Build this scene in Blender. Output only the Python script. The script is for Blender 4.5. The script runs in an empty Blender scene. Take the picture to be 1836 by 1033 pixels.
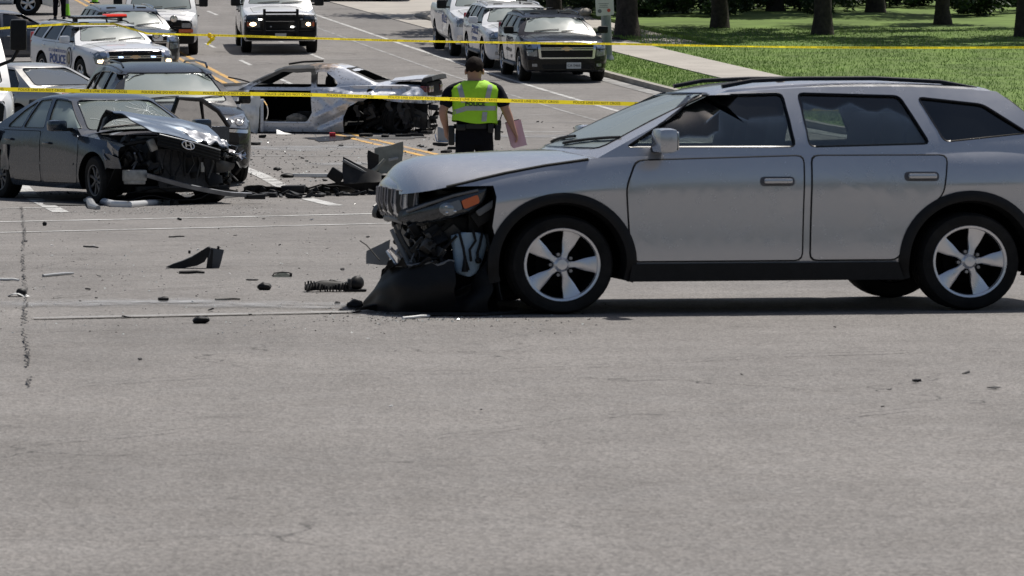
import bpy, bmesh, math, random
from mathutils import Vector, Matrix, noise
from mathutils.bvhtree import BVHTree
from mathutils.geometry import tessellate_polygon

scene = bpy.context.scene
COL = scene.collection
R = math.radians
random.seed(7)

# ------------------------------------------------------------------ camera
cam_data = bpy.data.cameras.new('camera')
camera = bpy.data.objects.new('camera', cam_data)
COL.objects.link(camera)
camera.location = (0, 0, 1.5)
camera.rotation_euler = (R(90), 0, 0)
cam_data.sensor_width = 36
cam_data.lens = 7490 / 1836 * 36
cam_data.shift_x = 0.195
cam_data.shift_y = -0.205
cam_data.clip_start = 0.5
cam_data.clip_end = 3000
cam_data.dof.use_dof = True
cam_data.dof.focus_distance = 60
cam_data.dof.aperture_fstop = 16
scene.camera = camera

# ------------------------------------------------------------------ sky and sun
world = bpy.data.worlds.new('World')
scene.world = world
world.use_nodes = True
wn = world.node_tree
wn.nodes.clear()
w_out = wn.nodes.new('ShaderNodeOutputWorld')
w_bg = wn.nodes.new('ShaderNodeBackground')
w_sky = wn.nodes.new('ShaderNodeTexSky')
w_sky.sky_type = 'NISHITA'
w_sky.sun_disc = False
TO_SUN = Vector((0.27, 0.36, 0.89)).normalized()
w_sky.sun_elevation = math.asin(TO_SUN.z)
w_sky.sun_rotation = math.atan2(TO_SUN.x, TO_SUN.y)
w_sky.air_density = 1.0
w_sky.dust_density = 2.5
w_sky.ozone_density = 1.0
w_bg.inputs['Strength'].default_value = 0.072
wn.links.new(w_sky.outputs[0], w_bg.inputs['Color'])
wn.links.new(w_bg.outputs[0], w_out.inputs['Surface'])
sun_data = bpy.data.lights.new('sun', 'SUN')
sun_data.energy = 4.8
sun_data.angle = R(0.55)
sun_data.color = (1.0, 0.955, 0.89)
sun = bpy.data.objects.new('sun', sun_data)
sun.rotation_euler = TO_SUN.to_track_quat('Z', 'Y').to_euler()
COL.objects.link(sun)
scene.view_settings.view_transform = 'Standard'
scene.view_settings.look = 'None'
scene.view_settings.exposure = 0.0
scene.view_settings.gamma = 1.0

# ------------------------------------------------------------------ small maths
def pchip(pts):
    xs = [p[0] for p in pts]; ys = [p[1] for p in pts]; n = len(xs)
    h = [xs[i+1]-xs[i] for i in range(n-1)]
    d = [(ys[i+1]-ys[i])/h[i] for i in range(n-1)]
    m = [0.0]*n
    m[0] = d[0]; m[-1] = d[-1]
    for i in range(1, n-1):
        if d[i-1]*d[i] <= 0: m[i] = 0.0
        else:
            a = 2*h[i]+h[i-1]; b = h[i]+2*h[i-1]
            m[i] = (a+b)/(a/d[i-1]+b/d[i])
    def f(x):
        if x <= xs[0]: return ys[0]+m[0]*0
        if x >= xs[-1]: return ys[-1]
        i = 0
        while x > xs[i+1]: i += 1
        t = (x-xs[i])/h[i]; t2 = t*t; t3 = t2*t
        return (ys[i]*(2*t3-3*t2+1)+h[i]*m[i]*(t3-2*t2+t)+ys[i+1]*(-2*t3+3*t2)+h[i]*m[i+1]*(t3-t2))
    return f

# the street dips a little at the crossing and then climbs the hill behind it
gz = pchip([(-60, 0.9), (0, 0.05), (15, 0.0), (27, 0.0), (40, -0.04), (48, -0.075), (54, -0.075), (57, 0.01), (60, 0.115),
            (66, 0.225), (72, 0.335), (78, 0.455), (84, 0.70), (92, 1.08), (99, 1.44), (112, 2.16),
            (130, 3.2), (155, 4.62), (200, 6.9), (280, 9.5), (420, 11.0), (900, 12.0)])
def gslope(y): return (gz(y+0.6)-gz(y-0.6))/1.2
def at(u, v, Y, lift=0.0):
    """a point of the place, Y metres down the street from the camera"""
    return Vector(((u-560)/7490*Y, Y, 1.5-(v-140)/7490*Y+lift))
def ground(u, v):
    lo, hi = 9.0, 9.0
    f = lambda Y: gz(Y)-(1.5-(v-140)/7490*Y)
    Y = 9.0
    while f(Y) < 0 and Y < 400: Y += 0.5
    a, b = Y-0.5, Y
    for _ in range(30):
        c = (a+b)/2
        if f(c) < 0: a = c
        else: b = c
    return Vector(((u-560)/7490*a, a, gz(a)))
RD = Vector((-0.124, 0.9923, 0)); RN = Vector((0.9923, 0.124, 0))   # along and across the street
def road_pt(n, Y, lift=0.0):
    X = (n-0.124*Y)/0.9923
    return Vector((X, Y, gz(Y)+lift))
def rnd(a, b): return random.uniform(a, b)

# ------------------------------------------------------------------ materials
MATS = {}
def mat(name, col, rough=0.5, metal=0.0, coat=0.0, coat_rough=0.05, spec=0.5, noise_amt=0.0, noise_scale=6.0,
        bump=0.0, bump_scale=40.0, trans=0.0, emit=None, emit_str=0.0, alpha=1.0, ior=1.45, dirt=0.0, rough_var=0.0, flake=0.0):
    if name in MATS: return MATS[name]
    m = bpy.data.materials.new(name); m.use_nodes = True
    nt = m.node_tree; b = nt.nodes['Principled BSDF']
    col = tuple(col)+(1.0,) if len(col) == 3 else col
    b.inputs['Base Color'].default_value = col
    b.inputs['Roughness'].default_value = rough
    b.inputs['Metallic'].default_value = metal
    b.inputs['Coat Weight'].default_value = coat
    b.inputs['Coat Roughness'].default_value = coat_rough
    b.inputs['Specular IOR Level'].default_value = spec
    b.inputs['Transmission Weight'].default_value = trans
    b.inputs['IOR'].default_value = ior
    b.inputs['Alpha'].default_value = alpha
    if emit:
        b.inputs['Emission Color'].default_value = tuple(emit)+(1,)
        b.inputs['Emission Strength'].default_value = emit_str
    tc = None
    def coords():
        nonlocal tc
        if tc is None: tc = nt.nodes.new('ShaderNodeTexCoord')
        return tc.outputs['Object']
    def ntex(scale, detail=6, roughn=0.6):
        n = nt.nodes.new('ShaderNodeTexNoise'); n.inputs['Scale'].default_value = scale
        n.inputs['Detail'].default_value = detail; n.inputs['Roughness'].default_value = roughn
        nt.links.new(coords(), n.inputs['Vector']); return n.outputs['Fac']
    src = None
    if noise_amt > 0:
        f = ntex(noise_scale)
        mr = nt.nodes.new('ShaderNodeMapRange'); mr.inputs['From Min'].default_value = 0.3; mr.inputs['From Max'].default_value = 0.7
        mr.inputs['To Min'].default_value = 1-noise_amt; mr.inputs['To Max'].default_value = 1+noise_amt
        nt.links.new(f, mr.inputs['Value'])
        mx = nt.nodes.new('ShaderNodeMix'); mx.data_type = 'RGBA'; mx.blend_type = 'MULTIPLY'
        mx.inputs['Factor'].default_value = 1; mx.inputs['A'].default_value = col
        nt.links.new(mr.outputs[0], mx.inputs['B']); src = mx.outputs['Result']
    if dirt > 0:
        f = ntex(3.0, 10, 0.7)
        cr = nt.nodes.new('ShaderNodeMapRange'); cr.inputs['From Min'].default_value = 0.45; cr.inputs['From Max'].default_value = 0.75
        cr.inputs['To Max'].default_value = dirt; nt.links.new(f, cr.inputs['Value'])
        mx = nt.nodes.new('ShaderNodeMix'); mx.data_type = 'RGBA'
        mx.inputs['A'].default_value = col; mx.inputs['B'].default_value = (0.16, 0.145, 0.125, 1)
        if src: nt.links.new(src, mx.inputs['A'])
        nt.links.new(cr.outputs[0], mx.inputs['Factor']); src = mx.outputs['Result']
    if src: nt.links.new(src, b.inputs['Base Color'])
    if rough_var > 0:
        f = ntex(9.0, 8, 0.7)
        mr = nt.nodes.new('ShaderNodeMapRange'); mr.inputs['From Min'].default_value = 0.3; mr.inputs['From Max'].default_value = 0.7
        mr.inputs['To Min'].default_value = max(0.02, rough-rough_var); mr.inputs['To Max'].default_value = rough+rough_var
        nt.links.new(f, mr.inputs['Value']); nt.links.new(mr.outputs[0], b.inputs['Roughness'])
    if bump > 0:
        f = ntex(bump_scale, 5, 0.6)
        bp = nt.nodes.new('ShaderNodeBump'); bp.inputs['Strength'].default_value = bump; bp.inputs['Distance'].default_value = 0.02
        nt.links.new(f, bp.inputs['Height']); nt.links.new(bp.outputs[0], b.inputs['Normal'])
    MATS[name] = m
    return m

def paint(name, col, metal=0.0, rough=0.35, dirt=0.12, coat=1.0, spec=.5):
    return mat(name, col, rough=rough, metal=metal, spec=spec, coat=coat, coat_rough=0.06, dirt=dirt, rough_var=0.06)

def glass_mat(name, tint=(0.55, 0.62, 0.6), rough=0.03, mixf=0.55, dark=(0.02, 0.025, 0.025)):
    """car glass: a tinted see-through sheet with a sky reflecting surface and a diffuse veil"""
    m = bpy.data.materials.new(name); m.use_nodes = True
    nt = m.node_tree; nt.nodes.clear()
    out = nt.nodes.new('ShaderNodeOutputMaterial')
    tr = nt.nodes.new('ShaderNodeBsdfTransparent'); tr.inputs['Color'].default_value = tuple(tint)+(1,)
    gl = nt.nodes.new('ShaderNodeBsdfGlossy'); gl.inputs['Roughness'].default_value = rough
    df = nt.nodes.new('ShaderNodeBsdfDiffuse'); df.inputs['Color'].default_value = tuple(dark)+(1,)
    fr = nt.nodes.new('ShaderNodeFresnel'); fr.inputs['IOR'].default_value = 1.9
    m1 = nt.nodes.new('ShaderNodeMixShader'); m1.inputs[0].default_value = mixf
    m2 = nt.nodes.new('ShaderNodeMixShader')
    nt.links.new(tr.outputs[0], m1.inputs[1]); nt.links.new(df.outputs[0], m1.inputs[2])
    nt.links.new(fr.outputs[0], m2.inputs[0]); nt.links.new(m1.outputs[0], m2.inputs[1]); nt.links.new(gl.outputs[0], m2.inputs[2])
    nt.links.new(m2.outputs[0], out.inputs['Surface'])
    MATS[name] = m
    return m

BLACK = mat('black_plastic', (0.010, 0.010, 0.0105), 0.55, spec=0.3, noise_amt=0.25, noise_scale=14, bump=0.05, bump_scale=220)
BLACK_GLOSS = mat('gloss_black', (0.005, 0.005, 0.006), 0.25, spec=.25, coat=0.35)
RUBBER = mat('rubber', (0.010, 0.010, 0.010), 0.8, spec=0.25, noise_amt=0.3, noise_scale=20, dirt=0.12)
LINER = mat('wheel_liner', (0.005, 0.005, 0.005), 0.95, spec=0.1)
GAP = mat('panel_gap', (0.006, 0.006, 0.006), 0.8)
INTERIOR = mat('interior_trim', (0.03, 0.029, 0.028), 0.75, noise_amt=0.3, noise_scale=5)
SEAT = mat('seat_cloth', (0.05, 0.048, 0.046), 0.9, noise_amt=0.2)
CHROME = mat('chrome', (0.75, 0.75, 0.76), 0.16, metal=1.0, rough_var=0.06)
ALLOY = mat('alloy', (0.62, 0.63, 0.65), 0.3, metal=0.9, dirt=0.15)
STEEL = mat('bare_steel', (0.32, 0.32, 0.33), 0.42, metal=0.85, noise_amt=0.3, dirt=0.3)
DARKSTEEL = mat('grimy_steel', (0.07, 0.068, 0.065), 0.55, metal=0.5, noise_amt=0.4, dirt=0.2)
LAMP = mat('lamp_glass', (0.25, 0.27, 0.29), 0.12, metal=0.55, coat=1.0, noise_amt=0.4, noise_scale=25)
LAMP_DARK = mat('smoked_lamp', (0.035, 0.04, 0.047), 0.15, metal=0.3, coat=1.0, noise_amt=0.4, noise_scale=20)
AMBER = mat('amber_lens', (0.62, 0.11, 0.015), 0.25, coat=1.0)
RED_LENS = mat('red_lens', (0.35, 0.012, 0.012), 0.22, coat=1.0)
LIT = mat('lit_headlamp', (1.0, 0.8, 0.55), 0.3, emit=(1.0, 0.72, 0.42), emit_str=7.0)
LIT_BLUE = mat('blue_strobe', (0.4, 0.6, 1.0), 0.3, emit=(0.45, 0.65, 1.0), emit_str=3.0)
LIT_RED = mat('red_beacon', (0.6, 0.03, 0.02), 0.2, emit=(1.0, 0.06, 0.03), emit_str=0.45)
WHITE_PLASTIC = mat('white_plastic', (0.72, 0.72, 0.7), 0.45, dirt=0.2)
GREY_PLASTIC = mat('grey_plastic', (0.16, 0.165, 0.17), 0.5, noise_amt=0.2)
GOLD = mat('gold_emblem', (0.65, 0.36, 0.12), 0.3, metal=0.6)
PLATE = mat('number_plate', (0.6, 0.62, 0.62), 0.5, noise_amt=0.1)
INK = mat('dark_ink', (0.03, 0.03, 0.04), 0.6)
BLUE_INK = mat('blue_lettering', (0.03, 0.085, 0.33), 0.5)
WIND = glass_mat('windscreen_glass', (0.62, 0.68, 0.66), rough=0.20, mixf=0.6, dark=(0.40, 0.46, 0.44))  # pale veil puts the bright sky reflection into the glass colour
GLASS = glass_mat('side_glass', (0.6, 0.66, 0.64), rough=0.04, mixf=0.3, dark=(0.06, 0.07, 0.07))
TINTED = glass_mat('tinted_glass', (0.12, 0.13, 0.13), rough=0.04, mixf=0.5, dark=(0.012, 0.014, 0.015))

# ------------------------------------------------------------------ mesh helpers
def mesh_from(verts, faces, smooth=True, angle=35, mats=None, idx=None):
    me = bpy.data.meshes.new('m')
    me.from_pydata([tuple(v) for v in verts], [], faces)
    finish(me, smooth, angle)
    if idx:
        for p, i in zip(me.polygons, idx): p.material_index = i
    return me
def finish(me, smooth=True, angle=35):
    if smooth:
        me.polygons.foreach_set('use_smooth', [True]*len(me.polygons))
        me.set_sharp_from_angle(angle=R(angle))
    me.update()
    return me
def bm_mesh(bm, smooth=True, angle=35, recalc=True):
    if recalc: bmesh.ops.recalc_face_normals(bm, faces=bm.faces)
    me = bpy.data.meshes.new('m'); bm.to_mesh(me); bm.free()
    return finish(me, smooth, angle)
class MB:
    """collects simple shapes into one mesh"""
    def __init__(s): s.v = []; s.f = []
    def add(s, vs, fs):
        o = len(s.v); s.v += [Vector(v) for v in vs]; s.f += [tuple(i+o for i in f) for f in fs]; return s
    def box(s, c, size, rot=None, taper=1.0):
        x, y, z = size[0]/2, size[1]/2, size[2]/2; c = Vector(c)
        vs = [Vector((sx*x*(taper if sz > 0 else 1), sy*y*(taper if sz > 0 else 1), sz*z)) for sz in (-1, 1) for sy in (-1, 1) for sx in (-1, 1)]
        if rot is not None: vs = [rot @ v for v in vs]
        return s.add([v+c for v in vs], [(0,2,3,1),(4,5,7,6),(0,1,5,4),(2,6,7,3),(0,4,6,2),(1,3,7,5)])
    def bbox(s, c, size, b=0.02, rot=None):
        """box with chamfered edges"""
        x, y, z = size[0]/2, size[1]/2, size[2]/2; b = min(b, x*.9, y*.9, z*.9); c = Vector(c)
        bm = bmesh.new(); bmesh.ops.create_cube(bm, size=1)
        for v in bm.verts: v.co = Vector((v.co.x*2*x, v.co.y*2*y, v.co.z*2*z))
        bmesh.ops.bevel(bm, geom=bm.edges[:], offset=b, segments=2, affect='EDGES', profile=0.6)
        bm.verts.index_update()
        vs = [(rot @ v.co if rot is not None else v.co.copy())+c for v in bm.verts]; fs = [tuple(w.index for w in f.verts) for f in bm.faces]
        bm.free(); return s.add(vs, fs)
    def tube(s, pts, r, n=8, cap=True, close=False):
        pts = [Vector(p) for p in pts]; k = len(pts)
        rr = r if isinstance(r, (list, tuple)) else [r]*k
        vs = []; up = Vector((0, 0, 1)); pn = None
        for i, p in enumerate(pts):
            d = (pts[min(i+1, k-1)]-pts[max(i-1, 0)])
            if d.length < 1e-9: d = Vector((1, 0, 0))
            d.normalize()
            a = pn if pn is not None else (up if abs(d.z) < 0.9 else Vector((1, 0, 0)))
            a = (a-d*a.dot(d))
            if a.length < 1e-6: a = d.orthogonal()
            a.normalize(); pn = a; b = d.cross(a)
            for j in range(n):
                t = 2*math.pi*j/n
                vs.append(p+(a*math.cos(t)+b*math.sin(t))*rr[i])
        fs = [(i*n+j, i*n+(j+1) % n, (i+1)*n+(j+1) % n, (i+1)*n+j) for i in range(k-1) for j in range(n)]
        if cap: fs += [tuple(range(n-1, -1, -1)), tuple((k-1)*n+j for j in range(n))]
        return s.add(vs, fs)
    def cyl(s, a, b, r, n=16, r2=None): return s.tube([a, b], [r, r if r2 is None else r2], n)
    def lathe(s, prof, axis='y', n=32, c=(0, 0, 0), closed=False):
        """prof: (radius, offset along axis)"""
        vs = []; c = Vector(c)
        for r, h in prof:
            for j in range(n):
                t = 2*math.pi*j/n; p, q = r*math.cos(t), r*math.sin(t)
                vs.append(c+(Vector((p, h, q)) if axis == 'y' else Vector((h, p, q)) if axis == 'x' else Vector((p, q, h))))
        k = len(prof); rg = range(k if closed else k-1)
        fs = [(i*n+j, i*n+(j+1) % n, ((i+1) % k)*n+(j+1) % n, ((i+1) % k)*n+j) for i in rg for j in range(n)]
        return s.add(vs, fs)
    def sphere(s, c, r, n=12, m=8):
        r = r if isinstance(r, (list, tuple)) else (r, r, r); c = Vector(c)
        vs = [c+Vector((0, 0, -r[2]))]
        for i in range(1, m):
            a = -math.pi/2+math.pi*i/m
            vs += [c+Vector((r[0]*math.cos(a)*math.cos(2*math.pi*j/n), r[1]*math.cos(a)*math.sin(2*math.pi*j/n), r[2]*math.sin(a))) for j in range(n)]
        vs.append(c+Vector((0, 0, r[2]))); L = len(vs)-1
        fs = [(0, 1+(j+1) % n, 1+j) for j in range(n)]
        fs += [(1+i*n+j, 1+i*n+(j+1) % n, 1+(i+1)*n+(j+1) % n, 1+(i+1)*n+j) for i in range(m-2) for j in range(n)]
        fs += [(L, 1+(m-2)*n+j, 1+(m-2)*n+(j+1) % n) for j in range(n)]
        return s.add(vs, fs)
    def prism(s, poly, axis, a, b):
        """poly in the two other axes, extruded from a to b along axis"""
        def P(p, h): return (h, p[0], p[1]) if axis == 'x' else (p[0], h, p[1]) if axis == 'y' else (p[0], p[1], h)
        n = len(poly); vs = [P(p, a) for p in poly]+[P(p, b) for p in poly]
        tris = tessellate_polygon([[Vector((p[0], p[1], 0)) for p in poly]])
        fs = [tuple(t) for t in tris]+[tuple(n+i for i in reversed(t)) for t in tris]
        fs += [(i, (i+1) % n, n+(i+1) % n, n+i) for i in range(n)]
        return s.add(vs, fs)
    def grid(s, fn, nu, nv, thick=None):
        """fn(a,b) -> Vector for a,b in 0..1; thick gives the sheet a back side"""
        P = [[Vector(fn(i/nu, j/nv)) for j in range(nv+1)] for i in range(nu+1)]
        w = nv+1; vs = [p for row in P for p in row]
        fs = [(i*w+j, (i+1)*w+j, (i+1)*w+j+1, i*w+j+1) for i in range(nu) for j in range(nv)]
        if thick is None: return s.add(vs, fs)
        N = []
        for i in range(nu+1):
            for j in range(nv+1):
                a = P[min(i+1, nu)][j]-P[max(i-1, 0)][j]; b = P[i][min(j+1, nv)]-P[i][max(j-1, 0)]
                c = a.cross(b); N.append(c.normalized() if c.length > 1e-9 else Vector((0, 0, 1)))
        m = len(vs); back = [v-nn*thick for v, nn in zip(vs, N)]
        fs2 = [tuple(m+k for k in reversed(f)) for f in fs]
        rim = [i*w for i in range(nu+1)]+[nu*w+j for j in range(1, nv+1)]+[i*w+nv for i in range(nu-1, -1, -1)]+[j for j in range(nv-1, 0, -1)]
        fr = [(rim[k], m+rim[k], m+rim[(k+1) % len(rim)], rim[(k+1) % len(rim)]) for k in range(len(rim))]
        return s.add(vs+back, fs+fs2+fr)
    def xf(s, M): s.v = [M @ v for v in s.v]; return s
    def mesh(s, smooth=True, angle=35, recalc=True):
        bm = bmesh.new(); vs = [bm.verts.new(v) for v in s.v]
        for f in s.f:
            try: bm.faces.new([vs[i] for i in f])
            except ValueError: pass
        return bm_mesh(bm, smooth, angle, recalc)

def link(name, me, material, parent=None, loc=None, slots=None):
    o = bpy.data.objects.new(name, me); COL.objects.link(o)
    if material is not None:
        if len(me.materials) == 0:
            for m_ in (material if isinstance(material, (list, tuple)) else [material]): me.materials.append(m_)
        else:
            for i, m_ in enumerate(material if isinstance(material, (list, tuple)) else [material]):
                if me.materials[i] != m_:
                    o.material_slots[i].link = 'OBJECT'; o.material_slots[i].material = m_
    if parent is not None: o.parent = parent
    if loc is not None: o.location = loc
    return o
def tag(o, label=None, cat=None, group=None, kind=None):
    if label: o['label'] = label
    if cat: o['category'] = cat
    if group: o['group'] = group
    if kind: o['kind'] = kind
    return o
def empty(name, label, cat, M=None, group=None):
    o = bpy.data.objects.new(name, None); COL.objects.link(o); o.empty_display_size = 0.2
    if M is not None: o.matrix_world = M
    return tag(o, label, cat, group)
def noisy(me, amt, scale, seed=0.0, aniso=(1, 1, 1)):
    for v in me.vertices:
        n = noise.noise_vector(v.co*scale+Vector((seed, seed*1.7, -seed)))
        v.co += Vector((n.x*aniso[0], n.y*aniso[1], n.z*aniso[2]))*amt
    me.update(); return me
# ------------------------------------------------------------------ ground
def asphalt_material():
    m = bpy.data.materials.new('asphalt'); m.use_nodes = True
    nt = m.node_tree; b = nt.nodes['Principled BSDF']; L = nt.links
    tc = nt.nodes.new('ShaderNodeTexCoord')
    def N(scale, detail=4, rough=0.6, stretch=None):
        n = nt.nodes.new('ShaderNodeTexNoise'); n.inputs['Scale'].default_value = scale
        n.inputs['Detail'].default_value = detail; n.inputs['Roughness'].default_value = rough
        if stretch:
            mp = nt.nodes.new('ShaderNodeMapping'); mp.inputs['Scale'].default_value = stretch
            mp.inputs['Rotation'].default_value = (0, 0, R(-7.1)); L.new(tc.outputs['Object'], mp.inputs['Vector']); L.new(mp.outputs[0], n.inputs['Vector'])
        else: L.new(tc.outputs['Object'], n.inputs['Vector'])
        return n.outputs['Fac']
    def MR(src, a, b_, c, d):
        r = nt.nodes.new('ShaderNodeMapRange'); L.new(src, r.inputs['Value'])
        for k, v in zip(('From Min', 'From Max', 'To Min', 'To Max'), (a, b_, c, d)): r.inputs[k].default_value = v
        return r.outputs[0]
    def MUL(a, b_):
        x = nt.nodes.new('ShaderNodeMath'); x.operation = 'MULTIPLY'; L.new(a, x.inputs[0]); L.new(b_, x.inputs[1]); return x.outputs[0]
    patches = MR(N(0.35, 5, 0.65), 0.35, 0.65, 0.86, 1.10)
    streaks = MR(N(1.0, 5, 0.7, (1.2, 0.06, 1)), 0.35, 0.65, 0.93, 1.06)
    stains = MR(N(1.7, 6, 0.7), 0.60, 0.72, 1.0, 0.72)
    vo = nt.nodes.new('ShaderNodeTexVoronoi'); vo.inputs['Scale'].default_value = 75; L.new(tc.outputs['Object'], vo.inputs['Vector'])
    sep = nt.nodes.new('ShaderNodeSeparateColor'); L.new(vo.outputs['Color'], sep.inputs[0])
    stones = MR(sep.outputs[0], 0, 1, 0.62, 1.38)
    grit = MR(N(190, 3, 0.7), 0.3, 0.7, 0.76, 1.24)
    # hairline cracking: edges of large warped cells, only where the surface is tired
    wn_ = nt.nodes.new('ShaderNodeTexNoise'); wn_.inputs['Scale'].default_value = 1.1; wn_.inputs['Detail'].default_value = 6; L.new(tc.outputs['Object'], wn_.inputs['Vector'])
    va = nt.nodes.new('ShaderNodeVectorMath'); va.operation = 'MULTIPLY_ADD'; L.new(wn_.outputs['Color'], va.inputs[0]); va.inputs[1].default_value = (1.6, 1.6, 0); L.new(tc.outputs['Object'], va.inputs[2])
    ve = nt.nodes.new('ShaderNodeTexVoronoi'); ve.feature = 'DISTANCE_TO_EDGE'; ve.inputs['Scale'].default_value = .55; L.new(va.outputs[0], ve.inputs['Vector'])
    line = MR(ve.outputs['Distance'], .0015, .006, 1.0, 0.0)
    tired = MR(N(.28, 3, .5), .50, .60, 0.0, .75)
    hair = nt.nodes.new('ShaderNodeMath'); hair.operation = 'MULTIPLY'; L.new(line, hair.inputs[0]); L.new(tired, hair.inputs[1])
    inv = nt.nodes.new('ShaderNodeMath'); inv.operation = 'SUBTRACT'; inv.inputs[0].default_value = 1.0; L.new(hair.outputs[0], inv.inputs[1])
    drips = MR(N(5.5, 3, .5, (1, .8, 1)), .70, .76, 1.0, .66)
    k = MUL(MUL(MUL(patches, streaks), MUL(MUL(stains, stones), grit)), MUL(inv.outputs[0], drips))
    mx = nt.nodes.new('ShaderNodeMix'); mx.data_type = 'RGBA'; mx.blend_type = 'MULTIPLY'; mx.inputs['Factor'].default_value = 1
    mx.inputs['A'].default_value = (0.178, 0.167, 0.158, 1); L.new(k, mx.inputs['B'])
    # worn paint of the old lane stripes stays to the stripes' own sheets; here only the stone
    L.new(mx.outputs['Result'], b.inputs['Base Color'])
    L.new(MR(N(2.2, 4), 0.35, 0.65, 0.72, 0.9), b.inputs['Roughness'])
    b.inputs['Specular IOR Level'].default_value = 0.35
    bp = nt.nodes.new('ShaderNodeBump'); bp.inputs['Strength'].default_value = 0.7; bp.inputs['Distance'].default_value = 0.006
    L.new(vo.outputs['Distance'], bp.inputs['Height']); L.new(bp.outputs[0], b.inputs['Normal'])
    return m
ASPHALT = asphalt_material()
def worn(name, col, cover=0.5, scale=3.0, soft=0.1, under=(0.2, 0.192, 0.184), rough=0.7):
    """road paint rubbed off in patches down to the asphalt"""
    m = bpy.data.materials.new(name); m.use_nodes = True
    nt = m.node_tree; b = nt.nodes['Principled BSDF']; L = nt.links
    tc = nt.nodes.new('ShaderNodeTexCoord')
    f = []
    for s, d in ((scale, 8), (70, 2)):
        n = nt.nodes.new('ShaderNodeTexNoise'); n.inputs['Scale'].default_value = s; n.inputs['Detail'].default_value = d; n.inputs['Roughness'].default_value = 0.7
        L.new(tc.outputs['Object'], n.inputs['Vector']); f.append(n.outputs['Fac'])
    mm = nt.nodes.new('ShaderNodeMath'); mm.operation = 'MULTIPLY_ADD'; L.new(f[1], mm.inputs[0]); mm.inputs[1].default_value = 0.55; L.new(f[0], mm.inputs[2])
    mr = nt.nodes.new('ShaderNodeMapRange'); L.new(mm.outputs[0], mr.inputs['Value'])
    c = 0.775+(0.5-cover)*0.5
    mr.inputs['From Min'].default_value = c-soft; mr.inputs['From Max'].default_value = c+soft
    mx = nt.nodes.new('ShaderNodeMix'); mx.data_type = 'RGBA'; mx.inputs['A'].default_value = tuple(under)+(1,); mx.inputs['B'].default_value = tuple(col)+(1,)
    L.new(mr.outputs[0], mx.inputs['Factor']); L.new(mx.outputs['Result'], b.inputs['Base Color'])
    b.inputs['Roughness'].default_value = rough
    # bare spots let the stone below show through
    tr = nt.nodes.new('ShaderNodeBsdfTransparent'); ms = nt.nodes.new('ShaderNodeMixShader'); o = nt.nodes['Material Output']
    r2 = nt.nodes.new('ShaderNodeMapRange'); L.new(mm.outputs[0], r2.inputs['Value'])
    r2.inputs['From Min'].default_value = c-soft*1.6; r2.inputs['From Max'].default_value = c
    L.new(r2.outputs[0], ms.inputs[0]); L.new(tr.outputs[0], ms.inputs[1]); L.new(b.outputs[0], ms.inputs[2]); L.new(ms.outputs[0], o.inputs['Surface'])
    return m
W_SOLID = worn('worn_white_paint', (0.52, 0.52, 0.505), 0.60, 3.5, .14)
W_FAINT = worn('faint_white_paint', (0.34, 0.34, 0.335), 0.46, 2.0, 0.22)
W_DUST = worn('pale_dust', (0.235, 0.24, 0.25), 0.36, 1.3, 0.30, under=(.2, .195, .19))
Y_PAINT = worn('worn_yellow_paint', (0.60, 0.33, 0.05), 0.62, 3.0, 0.12)
CONCRETE = mat('concrete', (0.36, 0.335, 0.30), 0.85, noise_amt=0.14, noise_scale=0.8, bump=0.15, bump_scale=30)
KERBSTONE = mat('kerb_concrete', (0.30, 0.28, 0.25), 0.85, noise_amt=0.2, noise_scale=2)
GRASS = mat('grass_blades', (0.17, 0.29, 0.04), 0.7, noise_amt=0.3, noise_scale=.5)
SOIL = mat('verge_soil', (0.105, 0.165, 0.032), 0.95, noise_amt=0.35, noise_scale=.8)
TAR = mat('tar_crack', (0.045, 0.042, 0.04), 0.9, noise_amt=0.4, noise_scale=30)

ys = [-60, -30, -10, 0]+[i*1.5+6 for i in range(0, 110)]+[175, 190, 210, 240, 280, 340, 420, 600, 900]
xsx = [-400, -150, -60, -30, -15, -8, -4, 0, 4, 8, 15, 30, 60, 150, 400]
mb = MB(); W = len(xsx)
mb.add([(x, y, gz(y)) for y in ys for x in xsx], [(i*W+j, i*W+j+1, (i+1)*W+j+1, (i+1)*W+j) for i in range(len(ys)-1) for j in range(W-1)])
road = tag(link('road', mb.mesh(angle=60), ASPHALT), kind='structure')
def strip(name, pts, w, material, lift=0.005, parent=road, n=1, jitter=0.0):
    """a flat band along ground points pts (x, y), width w"""
    vs = []; dense = []
    for a, b in zip(pts[:-1], pts[1:]):
        a = Vector((a[0], a[1], 0)); b = Vector((b[0], b[1], 0)); k = max(1, int((b-a).length/0.7))
        dense += [a.lerp(b, i/k) for i in range(k)]
    dense.append(Vector((pts[-1][0], pts[-1][1], 0)))
    for i, p in enumerate(dense):
        d = (dense[min(i+1, len(dense)-1)]-dense[max(i-1, 0)]).normalized(); q = Vector((-d.y, d.x, 0))
        ww = w*(1+rnd(-jitter, jitter))
        for s_ in (-1, 1):
            e = p+q*ww/2*s_+q*rnd(-jitter, jitter)*w*0.4
            vs.append((e.x, e.y, gz(e.y)+lift))
    fs = [(2*i, 2*i+2, 2*i+3, 2*i+1) for i in range(len(dense)-1)]
    o = link(name, MB().add(vs, fs).mesh(smooth=False), material, parent)
    if parent is None: tag(o, kind='structure')
    return o
def along(n, y0, y1): return [(road_pt(n, y0).x, y0), (road_pt(n, y1).x, y1)]
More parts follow.
